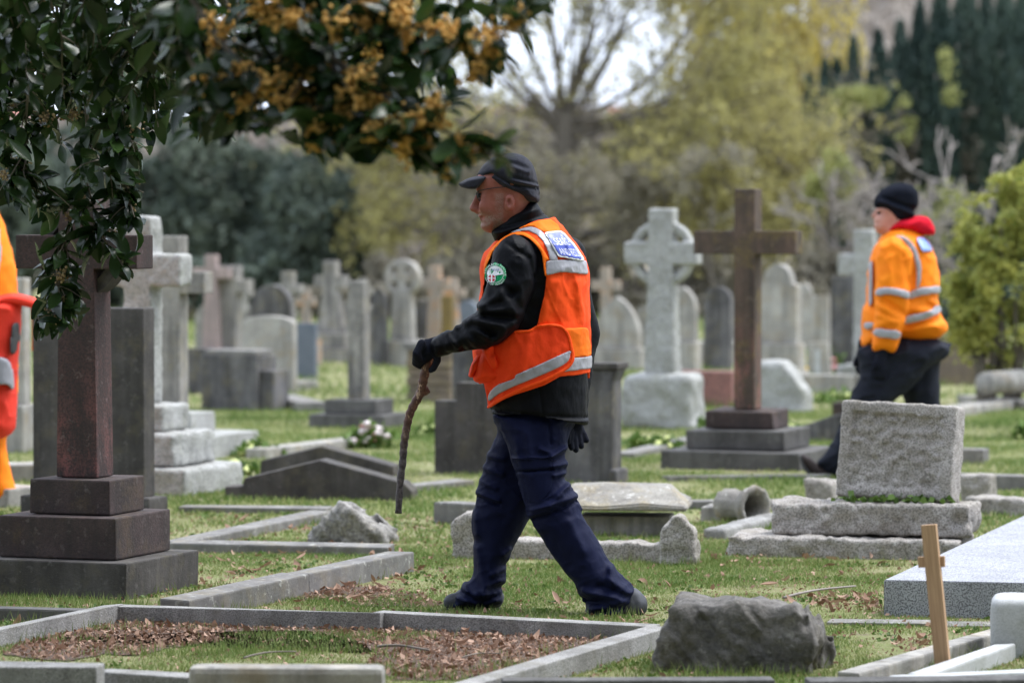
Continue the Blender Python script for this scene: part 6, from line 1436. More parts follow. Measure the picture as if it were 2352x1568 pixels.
# arm badge
nearA = fj.near(AR); bc = np.array(c5([(1062, 440)])[0]); br = 27.0
circ = lambda r_, cx_=0, cy_=0, n=24, a0=0, a1=2 * math.pi: [(bc[0] + cx_ + r_ * math.cos(a), bc[1] + cy_ + r_ * math.sin(a)) for a in np.linspace(a0, a1, n, endpoint=False)]
bd = sheet_on(fj, circ(br), nearA, .004, .006, 'arm_badge', M['badge_green'], jm, 1)
def ring_px(r0, r1, cx_, cy_, n=28):
    me_v, me_f = [], []
    for k in range(n):
        a = 2 * math.pi * k / n
        for r_ in (r0, r1): me_v.append((bc[0] + cx_ + r_ * math.cos(a), bc[1] + cy_ + r_ * math.sin(a)))
    for k in range(n): j = (k + 1) % n; me_f.append((2 * k, 2 * k + 1, 2 * j + 1, 2 * j))
    return me_v, me_f
def flat_on(nm, vpx, faces, off, mat, parent, near_=None):
    me = bpy.data.meshes.new(nm); me.from_pydata(drape(fj, vpx, nearA if near_ is None else near_, off), [], faces); me.update(); return link(nm, me, mat, parent)
def poly_on(nm, vpx, off, mat, parent):
    c_ = (sum(p[0] for p in vpx) / len(vpx), sum(p[1] for p in vpx) / len(vpx)); return flat_on(nm, [c_] + vpx, [(0, i + 1, (i + 1) % len(vpx) + 1) for i in range(len(vpx))], off, mat, parent)
v_, f_ = ring_px(18.2, 19.2, 0, 0); flat_on('badge_ring', v_, f_, .0088, M['white'], bd)
top = [(bc[0] + 18 * math.cos(a), bc[1] + 18 * math.sin(a)) for a in np.linspace(math.pi, 2 * math.pi, 14)] + [(bc[0] + 8, bc[1] + 1), (bc[0] - 1, bc[1] + 4), (bc[0] - 8, bc[1] + 9), (bc[0] - 15, bc[1] + 9)]
poly_on('badge_field', top, .0084, M['white'], bd)
poly_on('badge_disc', circ(9.5, -8, 9, 20), .0092, M['white'], bd); poly_on('badge_disc', circ(8, -8, 9, 20), .0098, M['badge_red'], bd)
cxb, cyb = bc[0] - 8, bc[1] + 9
for ww, hh in ((8, 1.6), (1.6, 8)): poly_on('badge_cross', [(cxb - ww, cyb - hh), (cxb + ww, cyb - hh), (cxb + ww, cyb + hh), (cxb - ww, cyb + hh)], .0104, M['white'], bd)
def arc_text(a0, a1, r_, hgt, flip): return lambda u, v_: (bc[0] + (r_ + (hgt * (v_ - .5) if not flip else -hgt * (v_ - .5))) * math.cos(a0 + (a1 - a0) * u), bc[1] + (r_ + (hgt * (v_ - .5) if not flip else -hgt * (v_ - .5))) * math.sin(a0 + (a1 - a0) * u))
lettering(fj, 'LOWLAND RESCUE', arc_text(math.radians(185), math.radians(370), 23, 4.6, False), nearA, .0088, M['white'], bd)
lettering(fj, 'ISLE OF WIGHT', arc_text(math.radians(160), math.radians(25), 23, 4.6, True), nearA, .0088, M['white'], bd)
lettering(fj, 'WSAR', lambda u, v_: (bc[0] - 9 + 18 * u, bc[1] - 8 - 4.4 * v_), nearA, .0094, M['patch_blue'], bd)

# ---- head
fh = Fig(YM, .0028, 1070, 1252, 375, 560, B); Yh = fh.ygrid(-.12, .12); X3, Z3 = fh.x[:, None, None], fh.z[None, None, :]
face = cH([(405, 470), (418, 560), (428, 605), (432, 650), (425, 690), (450, 740), (462, 800), (440, 850), (428, 874), (446, 900), (440, 920), (452, 936), (476, 944), (464, 962), (470, 990), (476, 1012), (466, 1045), (482, 1085), (540, 1122), (610, 1138), (690, 1120), (760, 1150), (900, 1130), (1050, 900), (1085, 760), (1130, 600), (1110, 420), (1000, 260), (820, 200), (620, 240), (470, 360)])
HD = fh.pillow(face, .062, .076, YM + 0 * fh.XX, 3)
zf = lambda y_: fh.w((0, cH([(0, y_)])[0][1]))[1]
# jaw and chin are narrower than the temples
HD['W'] = np.interp(fh.ZZ, [zf(1140), zf(1050), zf(900), zf(700), zf(500)], [.046, .052, .064, .073, .077]).astype(np.float32)
hw = lambda a, b, dy=0.0: (fh.w(cH([(a, b)])[0])[0], YM + dy, fh.w(cH([(a, b)])[0])[1])
f = fh.val(HD, Yh)
ns = smin(sd_cap(X3, Yh, Z3, hw(418, 690), hw(372, 815), .007, .0125), sd_cap(X3, Yh, Z3, hw(425, 690), hw(430, 850), .008, .015), .012)
ns = smin(ns, sd_ell(X3, Yh, Z3, hw(395, 838), (.016, .0165, .0095)), .008)
f = smin(f, ns, .009)
f = smin(f, sd_cap(X3, Yh, Z3, hw(440, 590, -.03), hw(450, 590, .03), .010, .010), .012)                     # brow
for sg_ in (-1, 1):
    f = smax(f, -(sd_ell(X3, Yh, Z3, hw(436, 668, sg_ * .034), (.016, .017, .012))), .012)                  # eye sockets
    f = smin(f, sd_ell(X3, Yh, Z3, hw(476, 664, sg_ * .033), (.012, .012, .011)), .003)                     # eyeballs / lids
    f = smin(f, sd_ell(X3, Yh, Z3, hw(540, 800, sg_ * .05), (.03, .014, .022)), .02)                         # cheek
f = smax(f, -sd_cap(X3, Yh, Z3, hw(440, 941, -.02), hw(440, 941, .02), .0028, .0028), .003)                  # mouth
f = smin(f, sd_cap(X3, Yh, Z3, hw(462, 922, -.016), hw(462, 922, .016), .006, .006), .004)
f = smin(f, sd_cap(X3, Yh, Z3, hw(478, 962, -.016), hw(478, 962, .016), .0065, .0065), .004)
f = f + 0 * np.exp(-((X3 - hw(560, 900)[0]) * 1.0 + (Z3 - hw(560, 900)[2]) * .3) ** 2 / .004 ** 2) * (Yh < YM) * -1.0  # cheek crease
for sg_ in (-1, 1):
    ear = sd_ell(X3, Yh, Z3, hw(832, 762, sg_ * .079), (.0185, .017, .031)); ear = smin(ear, sd_ell(X3, Yh, Z3, hw(800, 815, sg_ * .076), (.010, .009, .011)), .008)
    ear = smax(ear, -sd_ell(X3, Yh, Z3, hw(822, 752, sg_ * .097), (.0105, .013, .019)), .004)
    f = smin(f, ear, .004)
f = f + .0008 * fbm(X3 * 70, Yh * 70, Z3 * 70, 3, 2)
def stub(V):
    x_, z_ = V[:, 0], V[:, 2]; u = np.clip((zf(830) - z_) / .03, 0, 1) * np.clip((x_ - hw(430, 0)[0]) / .01, 0, 1) * np.clip((hw(760, 0)[0] - x_) / .012, 0, 1)
    side = np.clip((x_ - hw(630, 0)[0]) / .008, 0, 1) * np.clip((hw(760, 0)[0] - x_) / .006, 0, 1) * (z_ < zf(640))
    lip = (np.abs(z_ - zf(940)) < .009) & (x_ < hw(520, 0)[0])
    return np.where(lip, 0, np.clip(np.maximum(u, side * .6) * (.62 + .3 * vnoise(x_ * 90, V[:, 1] * 90, z_ * 90, 5)), 0, .9))
bd_ = fh.mesh(f, -.12, man, 'body', M['skin'], 1, stub)
# hair at the nape, eyes, spectacles
eye = bmesh.new(); bmesh.ops.create_uvsphere(eye, u_segments=12, v_segments=8, radius=.0095)
link('eye', bm_mesh('eye', eye, True), M['frame'], bd_, Vector(hw(462, 664, -.036)) - BASE)
sp_ = thing('spectacles', 'thin wire spectacles worn by the person with the stick', 'spectacles', BASE)
lens_pts = [(415, 640), (425, 612), (440, 615), (462, 680), (476, 725), (468, 742), (448, 735), (425, 700)]
ring_ = [Vector(hw(a, b, -.035 - .012 * math.cos(i / 8 * 6.283))) - BASE for i, (a, b) in enumerate(lens_pts)]; ring_.append(ring_[0])
link('rim', cap_tube_mesh(ring_, .0013, 6), M['frame'], sp_)
me = bpy.data.meshes.new('lens'); me.from_pydata([tuple(q) for q in ring_[:-1]], [], [tuple(range(8))]); link('lens', me, M['lens'], sp_)
ring2 = [Vector(hw(a + 6, b, .035 + .012 * math.cos(i / 8 * 6.283))) - BASE for i, (a, b) in enumerate(lens_pts)]; ring2.append(ring2[0])
link('rim', cap_tube_mesh(ring2, .0013, 6), M['frame'], sp_)
me = bpy.data.meshes.new('lens'); me.from_pydata([tuple(q) for q in ring2[:-1]], [], [tuple(range(8))]); link('lens', me, M['lens'], sp_)
link('temple', cap_tube_mesh([Vector(hw(432, 612, -.05)) - BASE, Vector(hw(520, 592, -.0745)) - BASE, Vector(hw(640, 572, -.081)) - BASE, Vector(hw(790, 560, -.083)) - BASE], .0016, 6), M['frame'], sp_)
link('temple', cap_tube_mesh([Vector(hw(438, 612, .05)) - BASE, Vector(hw(520, 592, .0745)) - BASE, Vector(hw(790, 560, .083)) - BASE], .0016, 6), M['frame'], sp_)
link('bridge', cap_tube_mesh([Vector(hw(418, 650, -.02)) - BASE, Vector(hw(398, 655, 0)) - BASE, Vector(hw(424, 650, .02)) - BASE], .0013, 6), M['frame'], sp_)
# ---- cap
cap_ = cH([(418, 430), (450, 360), (500, 285), (580, 215), (700, 160), (850, 136), (980, 160), (1080, 232), (1142, 335), (1166, 440), (1186, 540), (1198, 630), (1185, 742), (1130, 756), (1050, 752), (960, 722), (840, 682), (720, 645), (620, 575), (545, 505), (480, 470)])
HT = fh.pillow(cap_, .068, .093, YM + 0 * fh.XX, 4)
fh2 = Fig(YM, .0035, 1040, 1252, 345, 480, B); Yh2 = fh2.ygrid(-.13, .13)
HT = fh2.pillow(cap_, .068, .094, YM + 0 * fh2.XX, 4)
HT['fold'] = fh2.folds([seg(q, KH, w_, a_) for q, w_, a_ in (((600, 400, 850, 530), 4, -.005), ((850, 530, 1180, 580), 4, -.006), ((640, 430, 860, 570), 5, .005), ((880, 450, 1170, 520), 4, -.005), ((880, 480, 1180, 545), 5, .004), ((850, 270, 1040, 340), 6, -.005), ((860, 300, 1060, 370), 6, .005), ((420, 425, 620, 400), 4, -.004), ((500, 430, 640, 600), 4, .003), ((880, 620, 1180, 700), 7, .003), ((700, 560, 1000, 670), 4, -.003))])
hat = fh2.mesh(fh2.val(HT, Yh2) + .0012 * fbm(fh2.x[:, None, None] * 45, Yh2 * 45, fh2.z[None, None, :] * 45, 9, 2), -.13, man, 'cap', M['fleece'], 1)
vis_ = cH([(186, 520), (250, 480), (330, 445), (420, 424), (520, 412), (560, 440), (520, 500), (440, 575), (400, 604), (300, 602), (235, 572), (200, 542)])
VZ = fh2.pillow(vis_, .014, np.interp(fh2.XX, [hw(186, 0)[0], hw(240, 0)[0], hw(330, 0)[0], hw(500, 0)[0]], [.022, .050, .072, .080]).astype(np.float32), YM + 0 * fh2.XX, 4)
vz = fh2.val(VZ, Yh2)
# underside hollow: the peak is a curved plate
cz = hw(330, 640)[2] - .004; vz = smax(vz, -(sd_ell(fh2.x[:, None, None], Yh2, fh2.z[None, None, :], (hw(390, 0)[0], YM, cz), (.075, .064, .030))), .006)
fh2.mesh(vz, -.13, hat, 'peak', M['fleece'], 1)
link('drawcord', cap_tube_mesh([Vector(hw(1125, 515, -.045)) - BASE, Vector(hw(1155, 600, -.05)) - BASE, Vector(hw(1160, 735, -.045)) - BASE, Vector(hw(1200, 640, -.03)) - BASE, Vector(hw(1190, 540, -.02)) - BASE], .0017, 5), M['frame'], hat)

# ---- gloves
def glove(nm, chains, palm, lo, hi, k=.010, dy=0):
    (X, Yg, Z), org = grid3(lo, hi, .0038); f_ = None
    for (c_, hs, ) in palm:
        g = sd_ell(X, Yg, Z, c_, hs); f_ = g if f_ is None else smin(f_, g, .015)
    for ch in chains:
        g = None
        for (a, ra), (b, rb) in zip(ch, ch[1:]):
            q = sd_cap(X, Yg, Z, a, b, ra, rb); g = q if g is None else np.minimum(g, q)
        f_ = smin(f_, g, k)
    f_ = f_ + .001 * fbm(X * 60, Yg * 60, Z * 60, 5, 2)
    V, Q = surfnet(f_.astype(np.float32), org, .0038); V = relax(V, Q, 1)
    return link(nm, np_mesh(nm, V - np.array(B), Q), M['glove'], man)
def m3(pt, dy, k=K5): a = crop([pt], *k)[0]; q = P(a[0], a[1], YM); return np.array((q.x, YM + dy, q.z))
SD = -.135            # depth of the stick at the hand
ch = []
for i, (ky, off) in enumerate(((905, -.052), (925, -.030), (950, -.008), (975, .014))):      # four fingers over the front of the stick
    kn = m3((560 - i * 6, ky + 10), SD - .02 + off * .55); m1 = m3((524 - i * 2, ky + 75), SD - .012 + off); m2 = m3((548, ky + 128 - i * 10), SD + .012 + off * .8); tp_ = m3((596, ky + 120 - i * 8), SD + .026 + off * .6)
    ch.append([(kn, .0165), (m1, .0145), (m2, .0125), (tp_, .0105)])
ch.append([(m3((650, 960), SD - .035), .017), (m3((668, 1030), SD - .030), .0145), (m3((640, 1085), SD - .020), .0125), (m3((622, 1098), SD - .012), .011)])
ch.append([(m3((610, 945), SD), .034), (m3((690, 925), SD - .01), .036), (m3((735, 915), SD - .015), .038)])
pm = [(m3((592, 960), SD), (.036, .034, .034)), (m3((600, 985), SD), (.026, .034, .026))]
lo = m3((470, 1140), SD - .1); hi = m3((790, 860), SD + .1)
glove('glove', ch, pm, lo, hi)
mw = lambda a, b, dy: m3((a, b), dy, KW)
ch = [[(mw(1330, 640, .10), .0155), (mw(1365, 690, .095), .0135), (mw(1387, 738, .09), .0115)], [(mw(1312, 660, .085), .0155), (mw(1335, 730, .08), .0135), (mw(1350, 780, .075), .0115)],
      [(mw(1285, 670, .065), .0155), (mw(1298, 750, .06), .0135), (mw(1308, 805, .055), .0115)], [(mw(1262, 670, .045), .0155), (mw(1262, 745, .04), .013), (mw(1275, 790, .035), .011)],
      [(mw(1330, 590, .12), .018), (mw(1300, 560, .13), .03), (mw(1290, 480, .13), .036)], [(mw(1250, 620, .05), .018), (mw(1240, 690, .02), .015), (mw(1248, 740, .01), .012)]]
glove('glove', ch, [(mw(1296, 630, .085), (.036, .034, .040))], mw(1180, 850, -.06), mw(1440, 420, .20))
# ---- stick
st = crop([(600, 985), (598, 1040), (575, 1130), (560, 1200), (548, 1260), (510, 1330), (475, 1400), (455, 1480), (440, 1560), (430, 1640)], *K5) + [(925, 1060), (919, 1110), (915, 1178)]
pts = [P(x_, y_, YM + SD + .10 * (i / len(st))) for i, (x_, y_) in enumerate(st)]
pts = [Vector(q_) for q_ in spline([tuple(p_) for p_ in pts], 5, False)]; rr = [.0195 - .0065 * (i / len(pts)) + .0015 * math.sin(i * 1.9) for i in range(len(pts))]
STB = pts[-1].copy(); stick = thing('walking_stick', 'crooked peeled branch used as a walking stick', 'stick', STB)
link('shaft', cap_tube_mesh([p_ - STB for p_ in pts], rr, 12), M['stickwood'], stick)
kp = P(*crop([(572, 1240)], *K5)[0], YM + SD + .04) - STB; kq = P(*crop([(596, 1272)], *K5)[0], YM + SD + .035) - STB
link('knot', cap_tube_mesh([kp - (kq - kp) * .6, kp, kq], [.020, .017, .0125], 10), M['stickwood'], stick)

# =================================================================== the woman beyond the tablet
YW = 23.9; BASEW = Vector(((2050 - CX) / F * YW, YW, 0)); BW = tuple(BASEW)
wom = thing('person', 'person in bright orange jacket, red hood and black knitted hat walking behind the tablet', 'person', BASEW)
KA = (1880, 420, 440, 1568); KB = (1900, 820, 548, 1719)
cA = lambda l_: crop(l_, *KA); cB = lambda l_: crop(l_, *KB)
fw = Fig(YW, .0095, 1825, 2260, 405, 1125, BW); Y = fw.ygrid(-.40, .42); X3, Z3 = fw.x[:, None, None], fw.z[None, None, :]
TW = fw.pillow(cA([(820, 500), (900, 438), (1050, 450), (1180, 520), (1245, 620), (1290, 780), (1296, 1000), (1282, 1090), (1312, 1160), (1342, 1240), (1366, 1320), (1280, 1388), (1130, 1425), (930, 1405), (760, 1440), (650, 1450), (644, 1330), (650, 1150), (688, 1060), (688, 850), (718, 690), (770, 570)]), .15, .195, YW + 0 * fw.XX, 4)
AW_ = fw.pillow(cA([(750, 620), (800, 550), (880, 515), (970, 560), (1040, 660), (1045, 800), (1012, 1000), (1002, 1150), (962, 1300), (905, 1482), (800, 1478), (708, 1466), (714, 1300), (730, 1150), (724, 1000), (732, 800)]), .062, .078, fw.axis([(2040, 560, -.19), (2040, 680, -.225), (2025, 800, -.20)]), 4)
AW_['fold'] = fw.folds([seg(q, KA, w_, a_) for q, w_, a_ in (((740, 1090, 880, 1180), 7, .010), ((740, 1180, 860, 1220), 6, .009), ((800, 1060, 980, 1180), 7, -.008), ((760, 1240, 900, 1230), 5, .007), ((850, 700, 830, 900), 10, .006), ((960, 700, 1000, 900), 8, -.006))])
TW['fold'] = fw.folds([seg(q, KA, w_, a_) for q, w_, a_ in (((1020, 1120, 1200, 1150), 8, .010), ((980, 1300, 1330, 1260), 8, .008), ((1010, 1270, 1250, 1210), 6, -.008), ((1200, 1060, 1280, 1090), 6, .009))])
el, wr = fw.w((2110, 740)), fw.w((1990, 830))
far_arm = smin(sd_cap(X3, Y, Z3, (fw.w((2080, 590))[0], YW + .18, fw.w((2080, 590))[1]), (fw.w((2035, 700))[0], YW + .24, fw.w((2035, 700))[1]), .075, .06), sd_cap(X3, Y, Z3, (fw.w((2035, 700))[0], YW + .24, fw.w((2035, 700))[1]), (fw.w((2000, 790))[0], YW + .22, fw.w((2000, 790))[1]), .06, .05), .02)
nzw = .003 * fbm(X3 * 16, Y * 16, Z3 * 16, 6, 3) - .008 * ((1 - np.abs(vnoise(X3 * 12 + Z3 * 5, Y * 8, Z3 * 16 - X3 * 6, 41))) ** 4 - .35)
jw = smin(smin(fw.val(TW, Y), far_arm, .02), fw.val(AW_, Y), .012) + nzw
jacket = fw.mesh(jw, -.40, wom, 'jacket', M['hivis_w'], 1)
nT, nA = fw.near(TW), fw.near(AW_)
for px_, nr_ in (([(726, 960), (790, 938), (860, 942), (940, 958), (1012, 980), (1004, 1046), (930, 1020), (860, 1006), (780, 1008), (728, 1022)], nA), ([(718, 1290), (820, 1296), (934, 1312), (918, 1382), (810, 1366), (714, 1356)], nA),
                 ([(1022, 985), (1110, 946), (1200, 938), (1290, 936), (1296, 1002), (1200, 1006), (1110, 1018), (1012, 1046)], nT), ([(988, 1186), (1130, 1160), (1220, 1122), (1284, 1092), (1308, 1150), (1230, 1192), (1130, 1226), (962, 1258)], nT),
                 ([(890, 512), (960, 506), (1040, 560), (1092, 660), (1122, 790), (1102, 932), (1066, 962), (1076, 860), (1064, 740), (1020, 640), (960, 562)], np.minimum(nT, nA)), ([(652, 1246), (722, 1236), (716, 1296), (652, 1302)], nT), ([(692, 760), (724, 740), (714, 1080), (686, 1082)], nT)):
    shell_on(fw, AW_ if nr_ is nA else TW, -.40, .04, cA(px_), .012, .016, 'reflective_tape', M['reflect'], jacket) if nr_ is nA or nr_ is nT else sheet_on(fw, cA(px_), nr_, .012, .020, 'reflective_tape', M['reflect'], jacket, 2)
sheet_on(fw, cA([(1084, 526), (1190, 514), (1228, 570), (1257, 636), (1200, 644), (1135, 652), (1105, 590)]), nT, .016, .020, 'back_patch', M['patch_blue2'], jacket, 2)
HDW = fw.pillow(cA([(825, 495), (875, 415), (950, 368), (1050, 352), (1160, 348), (1232, 380), (1268, 480), (1250, 506), (1190, 506), (1120, 505), (1060, 480), (980, 470), (900, 480)]), .05, .12, YW + 0 * fw.XX, 4)
fw.mesh(fw.val(HDW, Y) + nzw, -.40, wom, 'hood', M['redhood'], 1)
fw2 = Fig(YW, .006, 1990, 2130, 410, 560, BW); Y2 = fw2.ygrid(-.14, .14); X2, Z2 = fw2.x[:, None, None], fw2.z[None, None, :]
FW = fw2.pillow(cA([(790, 250), (768, 280), (762, 300), (770, 320), (752, 360), (742, 385), (752, 400), (744, 420), (752, 445), (762, 475), (800, 498), (850, 530), (960, 500), (1000, 380), (1010, 250), (900, 180)]), .055, .072, YW + 0 * fw2.XX, 3)
nose = sd_cap(X2, Y2, Z2, (fw2.w(cA([(765, 300)])[0])[0], YW, fw2.w(cA([(765, 300)])[0])[1]), (fw2.w(cA([(742, 342)])[0])[0], YW, fw2.w(cA([(742, 342)])[0])[1]), .007, .0125)
eyw = cA([(783, 318)])[0]; eyq = P(*eyw, YW); mth = P(*cA([(748, 408)])[0], YW)
fwf = smin(fw2.val(FW, Y2), nose, .010)
fwf = smax(fwf, -sd_ell(X2, Y2, Z2, (eyq.x, YW - .05, eyq.z), (.016, .02, .010)), .01); fwf = smax(fwf, -sd_cap(X2, Y2, Z2, (mth.x, YW - .03, mth.z), (mth.x, YW + .03, mth.z), .004, .004), .004)
fw2.mesh(fwf, -.14, wom, 'body', M['skin_w'], 1, lambda V: np.zeros(len(V)))
ew = bmesh.new(); bmesh.ops.create_uvsphere(ew, u_segments=10, v_segments=8, radius=.010); link('eye', bm_mesh('eye', ew, True), M['frame'], wom, Vector((eyq.x, YW - .034, eyq.z)) - BASEW)
BN = fw2.pillow(cA([(745, 258), (760, 180), (835, 102), (940, 64), (1045, 72), (1112, 122), (1127, 200), (1118, 265), (1084, 308), (1082, 352), (1000, 392), (920, 402), (872, 350), (805, 296)]), .065, .092, YW + 0 * fw2.XX, 4)
BN['fold'] = fw2.folds([seg(q, KA, w_, a_) for q, w_, a_ in (((780, 220, 1080, 330), 4, .006), ((820, 190, 1100, 290), 4, -.006))])
fw2.mesh(fw2.val(BN, Y2), -.14, wom, 'knitted_hat', M['beanie'], 1)
LW1 = fw.pillow(cB([(480, 30), (470, 150), (470, 260), (430, 340), (400, 420), (350, 560), (300, 690), (220, 810), (165, 885), (205, 930), (290, 1000), (340, 960), (420, 800), (520, 640), (640, 520), (740, 420), (860, 330), (960, 220), (1060, 100), (1060, 0), (760, -10)]), .085, .10, fw.axis([(2060, 820, -.08), (1960, 950, -.09), (1900, 1080, -.07)]), 4)
LW2 = fw.pillow(cB([(760, 0), (1150, 0), (1150, 40), (1105, 100), (1092, 260), (1105, 420), (1115, 560), (1120, 740), (1135, 900), (1150, 1000), (1050, 1030), (1000, 960), (960, 800), (900, 600), (840, 450), (780, 300)]), .085, .10, fw.axis([(2100, 820, .08), (2145, 950, .09), (2160, 1090, .08)]), 4)
wt = smin(fw.val(LW1, Y), fw.val(LW2, Y), .03); wt = smin(wt, sd_ell(X3, Y, Z3, (fw.w((2090, 805))[0], YW, fw.w((2090, 805))[1]), (.215, .18, .09)), .03)
fw.mesh(wt + .003 * fbm(X3 * 14, Y * 14, Z3 * 14, 8, 3) - .010 * ((1 - np.abs(vnoise(X3 * 10, Y * 8, Z3 * 18 - X3 * 6, 43))) ** 4 - .35), -.40, wom, 'trousers', M['darktrouser'], 1)
BO = fw.pillow(cB([(38, 842), (55, 826), (110, 850), (155, 890), (210, 922), (270, 960), (310, 1000), (280, 1016), (190, 1012), (110, 974), (62, 922)]), .035, .048, YW - .07 + 0 * fw.XX, 3)
o = fw.mesh(fw.val(BO, Y), -.40, wom, 'boot', M['bootbrown'], 1)
SO = fw.pillow(cB([(30, 850), (42, 838), (66, 900), (115, 960), (195, 1000), (300, 1008), (295, 1024), (190, 1024), (105, 986), (50, 930)]), .012, .05, YW - .07 + 0 * fw.XX, 3)
fw.mesh(fw.val(SO, Y), -.40, o, 'sole', M['sole'], 1)
BO2 = fw.pillow([(2110, 1095), (2155, 1075), (2185, 1085), (2190, 1105), (2090, 1107)], .03, .045, YW + .08 + 0 * fw.XX, 2)
fw.mesh(fw.val(BO2, Y), -.40, wom, 'boot', M['bootbrown'], 1)
def simple_hand(px_c, dy, fig, parent, Y0, base):
    c_ = P(*px_c, Y0); c_ = np.array((c_.x, Y0 + dy, c_.z)); (X, Yg, Z), org = grid3(c_ - .11, c_ + .11, .007)
    f_ = sd_ell(X, Yg, Z, c_, (.036, .028, .045)); f_ = smin(f_, sd_cap(X, Yg, Z, c_, c_ + np.array((.01, .0, .09)), .03, .036), .02)
    for i in range(4):
        a = c_ + np.array((-.026 + .016 * i, -.006 * i, -.03)); b = a + np.array((-.006, .004, -.035 + .004 * abs(i - 1.5))); e = b + np.array((.012, .006, -.022)); f_ = smin(f_, np.minimum(sd_cap(X, Yg, Z, a, b, .012, .0105), sd_cap(X, Yg, Z, b, e, .0105, .009)), .006)
    a = c_ + np.array((-.034, -.012, .005)); f_ = smin(f_, sd_cap(X, Yg, Z, a, a + np.array((-.014, -.006, -.04)), .013, .010), .01)
    V, Q = surfnet(f_.astype(np.float32), org, .007); V = relax(V, Q, 1); return link('glove', np_mesh('glove', V - np.array(base), Q), M['glove'], parent)
simple_hand((2015, 832), -.20, fw, wom, YW, BW); simple_hand((1988, 828), .22, fw, wom, YW, BW)

# =================================================================== third searcher, cut by the left edge
Y3 = 21.6; BASE3 = Vector(((-70 - CX) / F * Y3, Y3, 0)); B3 = tuple(BASE3)
p3 = thing('person', 'person in orange hi-vis clothing with red rucksack beside the tall ringed cross', 'person', BASE3)
K3 = (0, 480, 480, 990); c3 = lambda l_: crop(l_, *K3)
f3 = Fig(Y3, .011, -260, 125, 380, 1180, B3); Y = f3.ygrid(-.36, .36); X3, Z3 = f3.x[:, None, None], f3.z[None, None, :]
T3 = f3.pillow([(-120, 455), (-60, 450), (-10, 475), (14, 530), (32, 600), (40, 660), (42, 800), (38, 920), (20, 980), (-60, 1000), (-160, 990), (-190, 900), (-185, 700), (-170, 540)], .15, .2, Y3 + 0 * f3.XX, 4)
j3 = f3.mesh(f3.val(T3, Y) + .003 * fbm(X3 * 14, Y * 14, Z3 * 14, 3, 3) - .006 * ((1 - np.abs(vnoise(X3 * 9 + Z3 * 4, Y * 8, Z3 * 14 - X3 * 6, 45))) ** 4 - .35), -.36, p3, 'jacket', M['hivis_w'], 1)
LG = f3.pillow([(-150, 960), (0, 960), (14, 1030), (22, 1070), (38, 1130), (36, 1150), (-20, 1158), (-50, 1140), (-60, 1060), (-90, 1010), (-110, 1080), (-140, 1150), (-200, 1158), (-205, 1140), (-170, 1040)], .08, .11, Y3 + 0 * f3.XX, 4)
f3.mesh(f3.val(LG, Y) + .005 * fbm(X3 * 14, Y * 14, Z3 * 14, 5, 3), -.36, p3, 'trousers', M['hivis_w'], 1)
for bx in (-6, -190):
    q = f3.pillow([(bx - 52, 1162), (bx - 45, 1140), (bx + 10, 1135), (bx + 40, 1150), (bx + 40, 1166), (bx - 50, 1168)], .03, .05, Y3 + 0 * f3.XX, 2); f3.mesh(f3.val(q, Y), -.36, p3, 'boot', M['bootbrown'], 1)
hd = f3.pillow([(-150, 350), (-120, 318), (-70, 315), (-40, 345), (-35, 400), (-55, 440), (-60, 470), (-120, 475), (-150, 430), (-160, 400)], .06, .08, Y3 + 0 * f3.XX, 3)
f3b = Fig(Y3, .010, -200, 20, 300, 500, B3); hd = f3b.pillow([(-150, 350), (-120, 322), (-70, 320), (-42, 345), (-35, 400), (-50, 440), (-55, 480), (-120, 485), (-135, 440), (-158, 405), (-150, 390)], .06, .078, Y3 + 0 * f3b.XX, 3)
Yb3 = f3b.ygrid(-.14, .14); f3b.mesh(f3b.val(hd, Yb3), -.14, p3, 'body', M['skin_w'], 1, lambda V: np.zeros(len(V)))
hr = f3b.pillow([(-155, 365), (-120, 312), (-70, 310), (-35, 340), (-30, 395), (-45, 420), (-75, 395), (-110, 370)], .06, .09, Y3 + 0 * f3b.XX, 3); f3b.mesh(f3b.val(hr, Yb3), -.14, p3, 'knitted_hat', M['beanie'], 1)
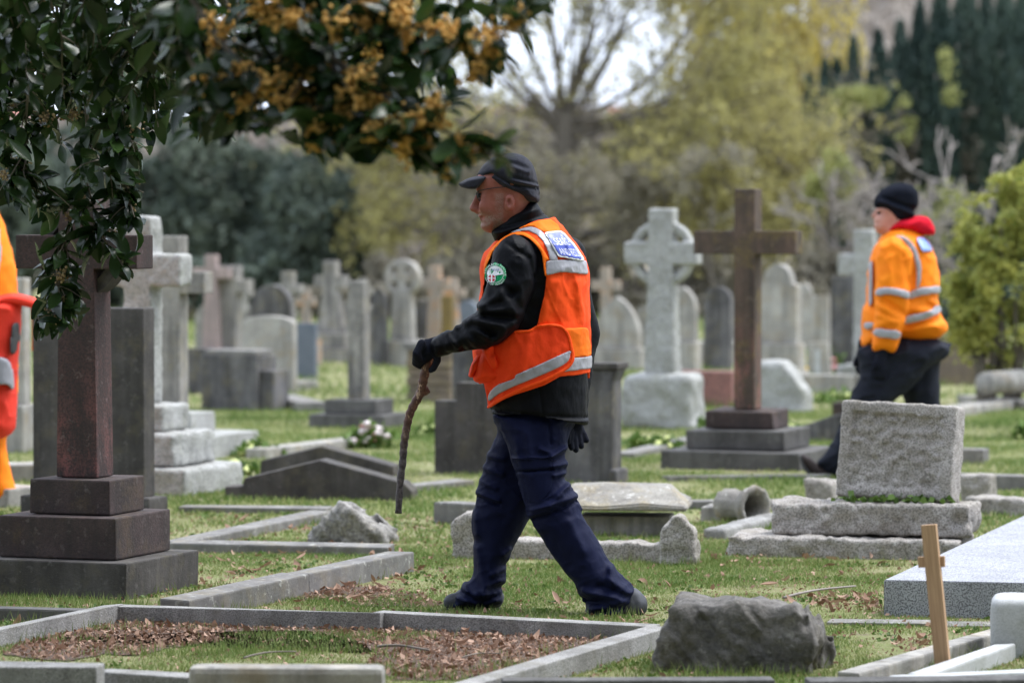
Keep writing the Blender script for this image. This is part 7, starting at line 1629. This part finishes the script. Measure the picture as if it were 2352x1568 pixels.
sheet_on(f3, c3([(0, 110), (12, 130), (25, 230), (20, 340), (-10, 430), (-30, 300), (-15, 180)]), f3.near(T3), .02, .03, 'reflective_tape', M['reflect'], j3, 2)
am = f3.pillow([(-120, 520), (-75, 500), (-45, 560), (-50, 700), (-70, 820), (-110, 900), (-140, 880), (-130, 720)], .06, .075, Y3 - .2 + 0 * f3.XX, 3); f3.mesh(f3.val(am, Y), -.36, p3, 'sleeve', M['hivis_w'], 1)
simple_hand((-118, 920), -.2, f3, p3, Y3, B3)
rk = thing('rucksack', 'red rucksack with silver band and orange strap worn by the person in orange', 'rucksack', P(20, 990, Y3 - .12)); RB = tuple(rk.location)
fr = Fig(Y3, .009, -90, 125, 655, 1020, RB); Yr = fr.ygrid(-.34, .12)
def pk(nm, px, R, W, mat, par, dy=-.12):
    q = fr.pillow(px, R, W, Y3 + dy + 0 * fr.XX, 4); return fr.mesh(fr.val(q, Yr) - .005 * ((1 - np.abs(vnoise(fr.x[:, None, None] * 12, Yr * 10, fr.z[None, None, :] * 16, 46))) ** 4 - .35), -.34, par, nm, mat, 1), q
o, nr3 = pk('bag', c3([(-120, 490), (0, 475), (60, 470), (110, 500), (118, 560), (105, 740), (98, 830), (95, 900), (94, 1050), (80, 1130), (30, 1162), (-60, 1165), (-140, 1120), (-160, 900), (-150, 650)]), .06, .16, M['redpack'], rk)
pk('lid', c3([(-130, 470), (0, 462), (80, 452), (150, 465), (225, 490), (228, 505), (200, 528), (150, 520), (90, 508), (0, 510), (-120, 520)]), .02, .15, M['redpack'], rk)
shell_on(fr, nr3, -.34, -.12, c3([(-100, 752), (0, 756), (70, 770), (90, 830), (95, 930), (70, 892), (0, 896), (-100, 890)]), .010, .022, 'reflective_band', M['reflect'], rk, 2)
shell_on(fr, nr3, -.34, -.12, c3([(95, 602), (118, 592), (118, 650), (104, 742), (84, 738), (88, 660)]), .012, .020, 'buckle', M['sole'], rk, 2)
link('strap', cap_tube_mesh([P(*c3([(a, b)])[0], Y3 - .14) - Vector(RB) for a, b in ((160, 525), (168, 600), (172, 680), (170, 740))], [.008, .012, .016, .014], 8), M['hivis_w'], rk)
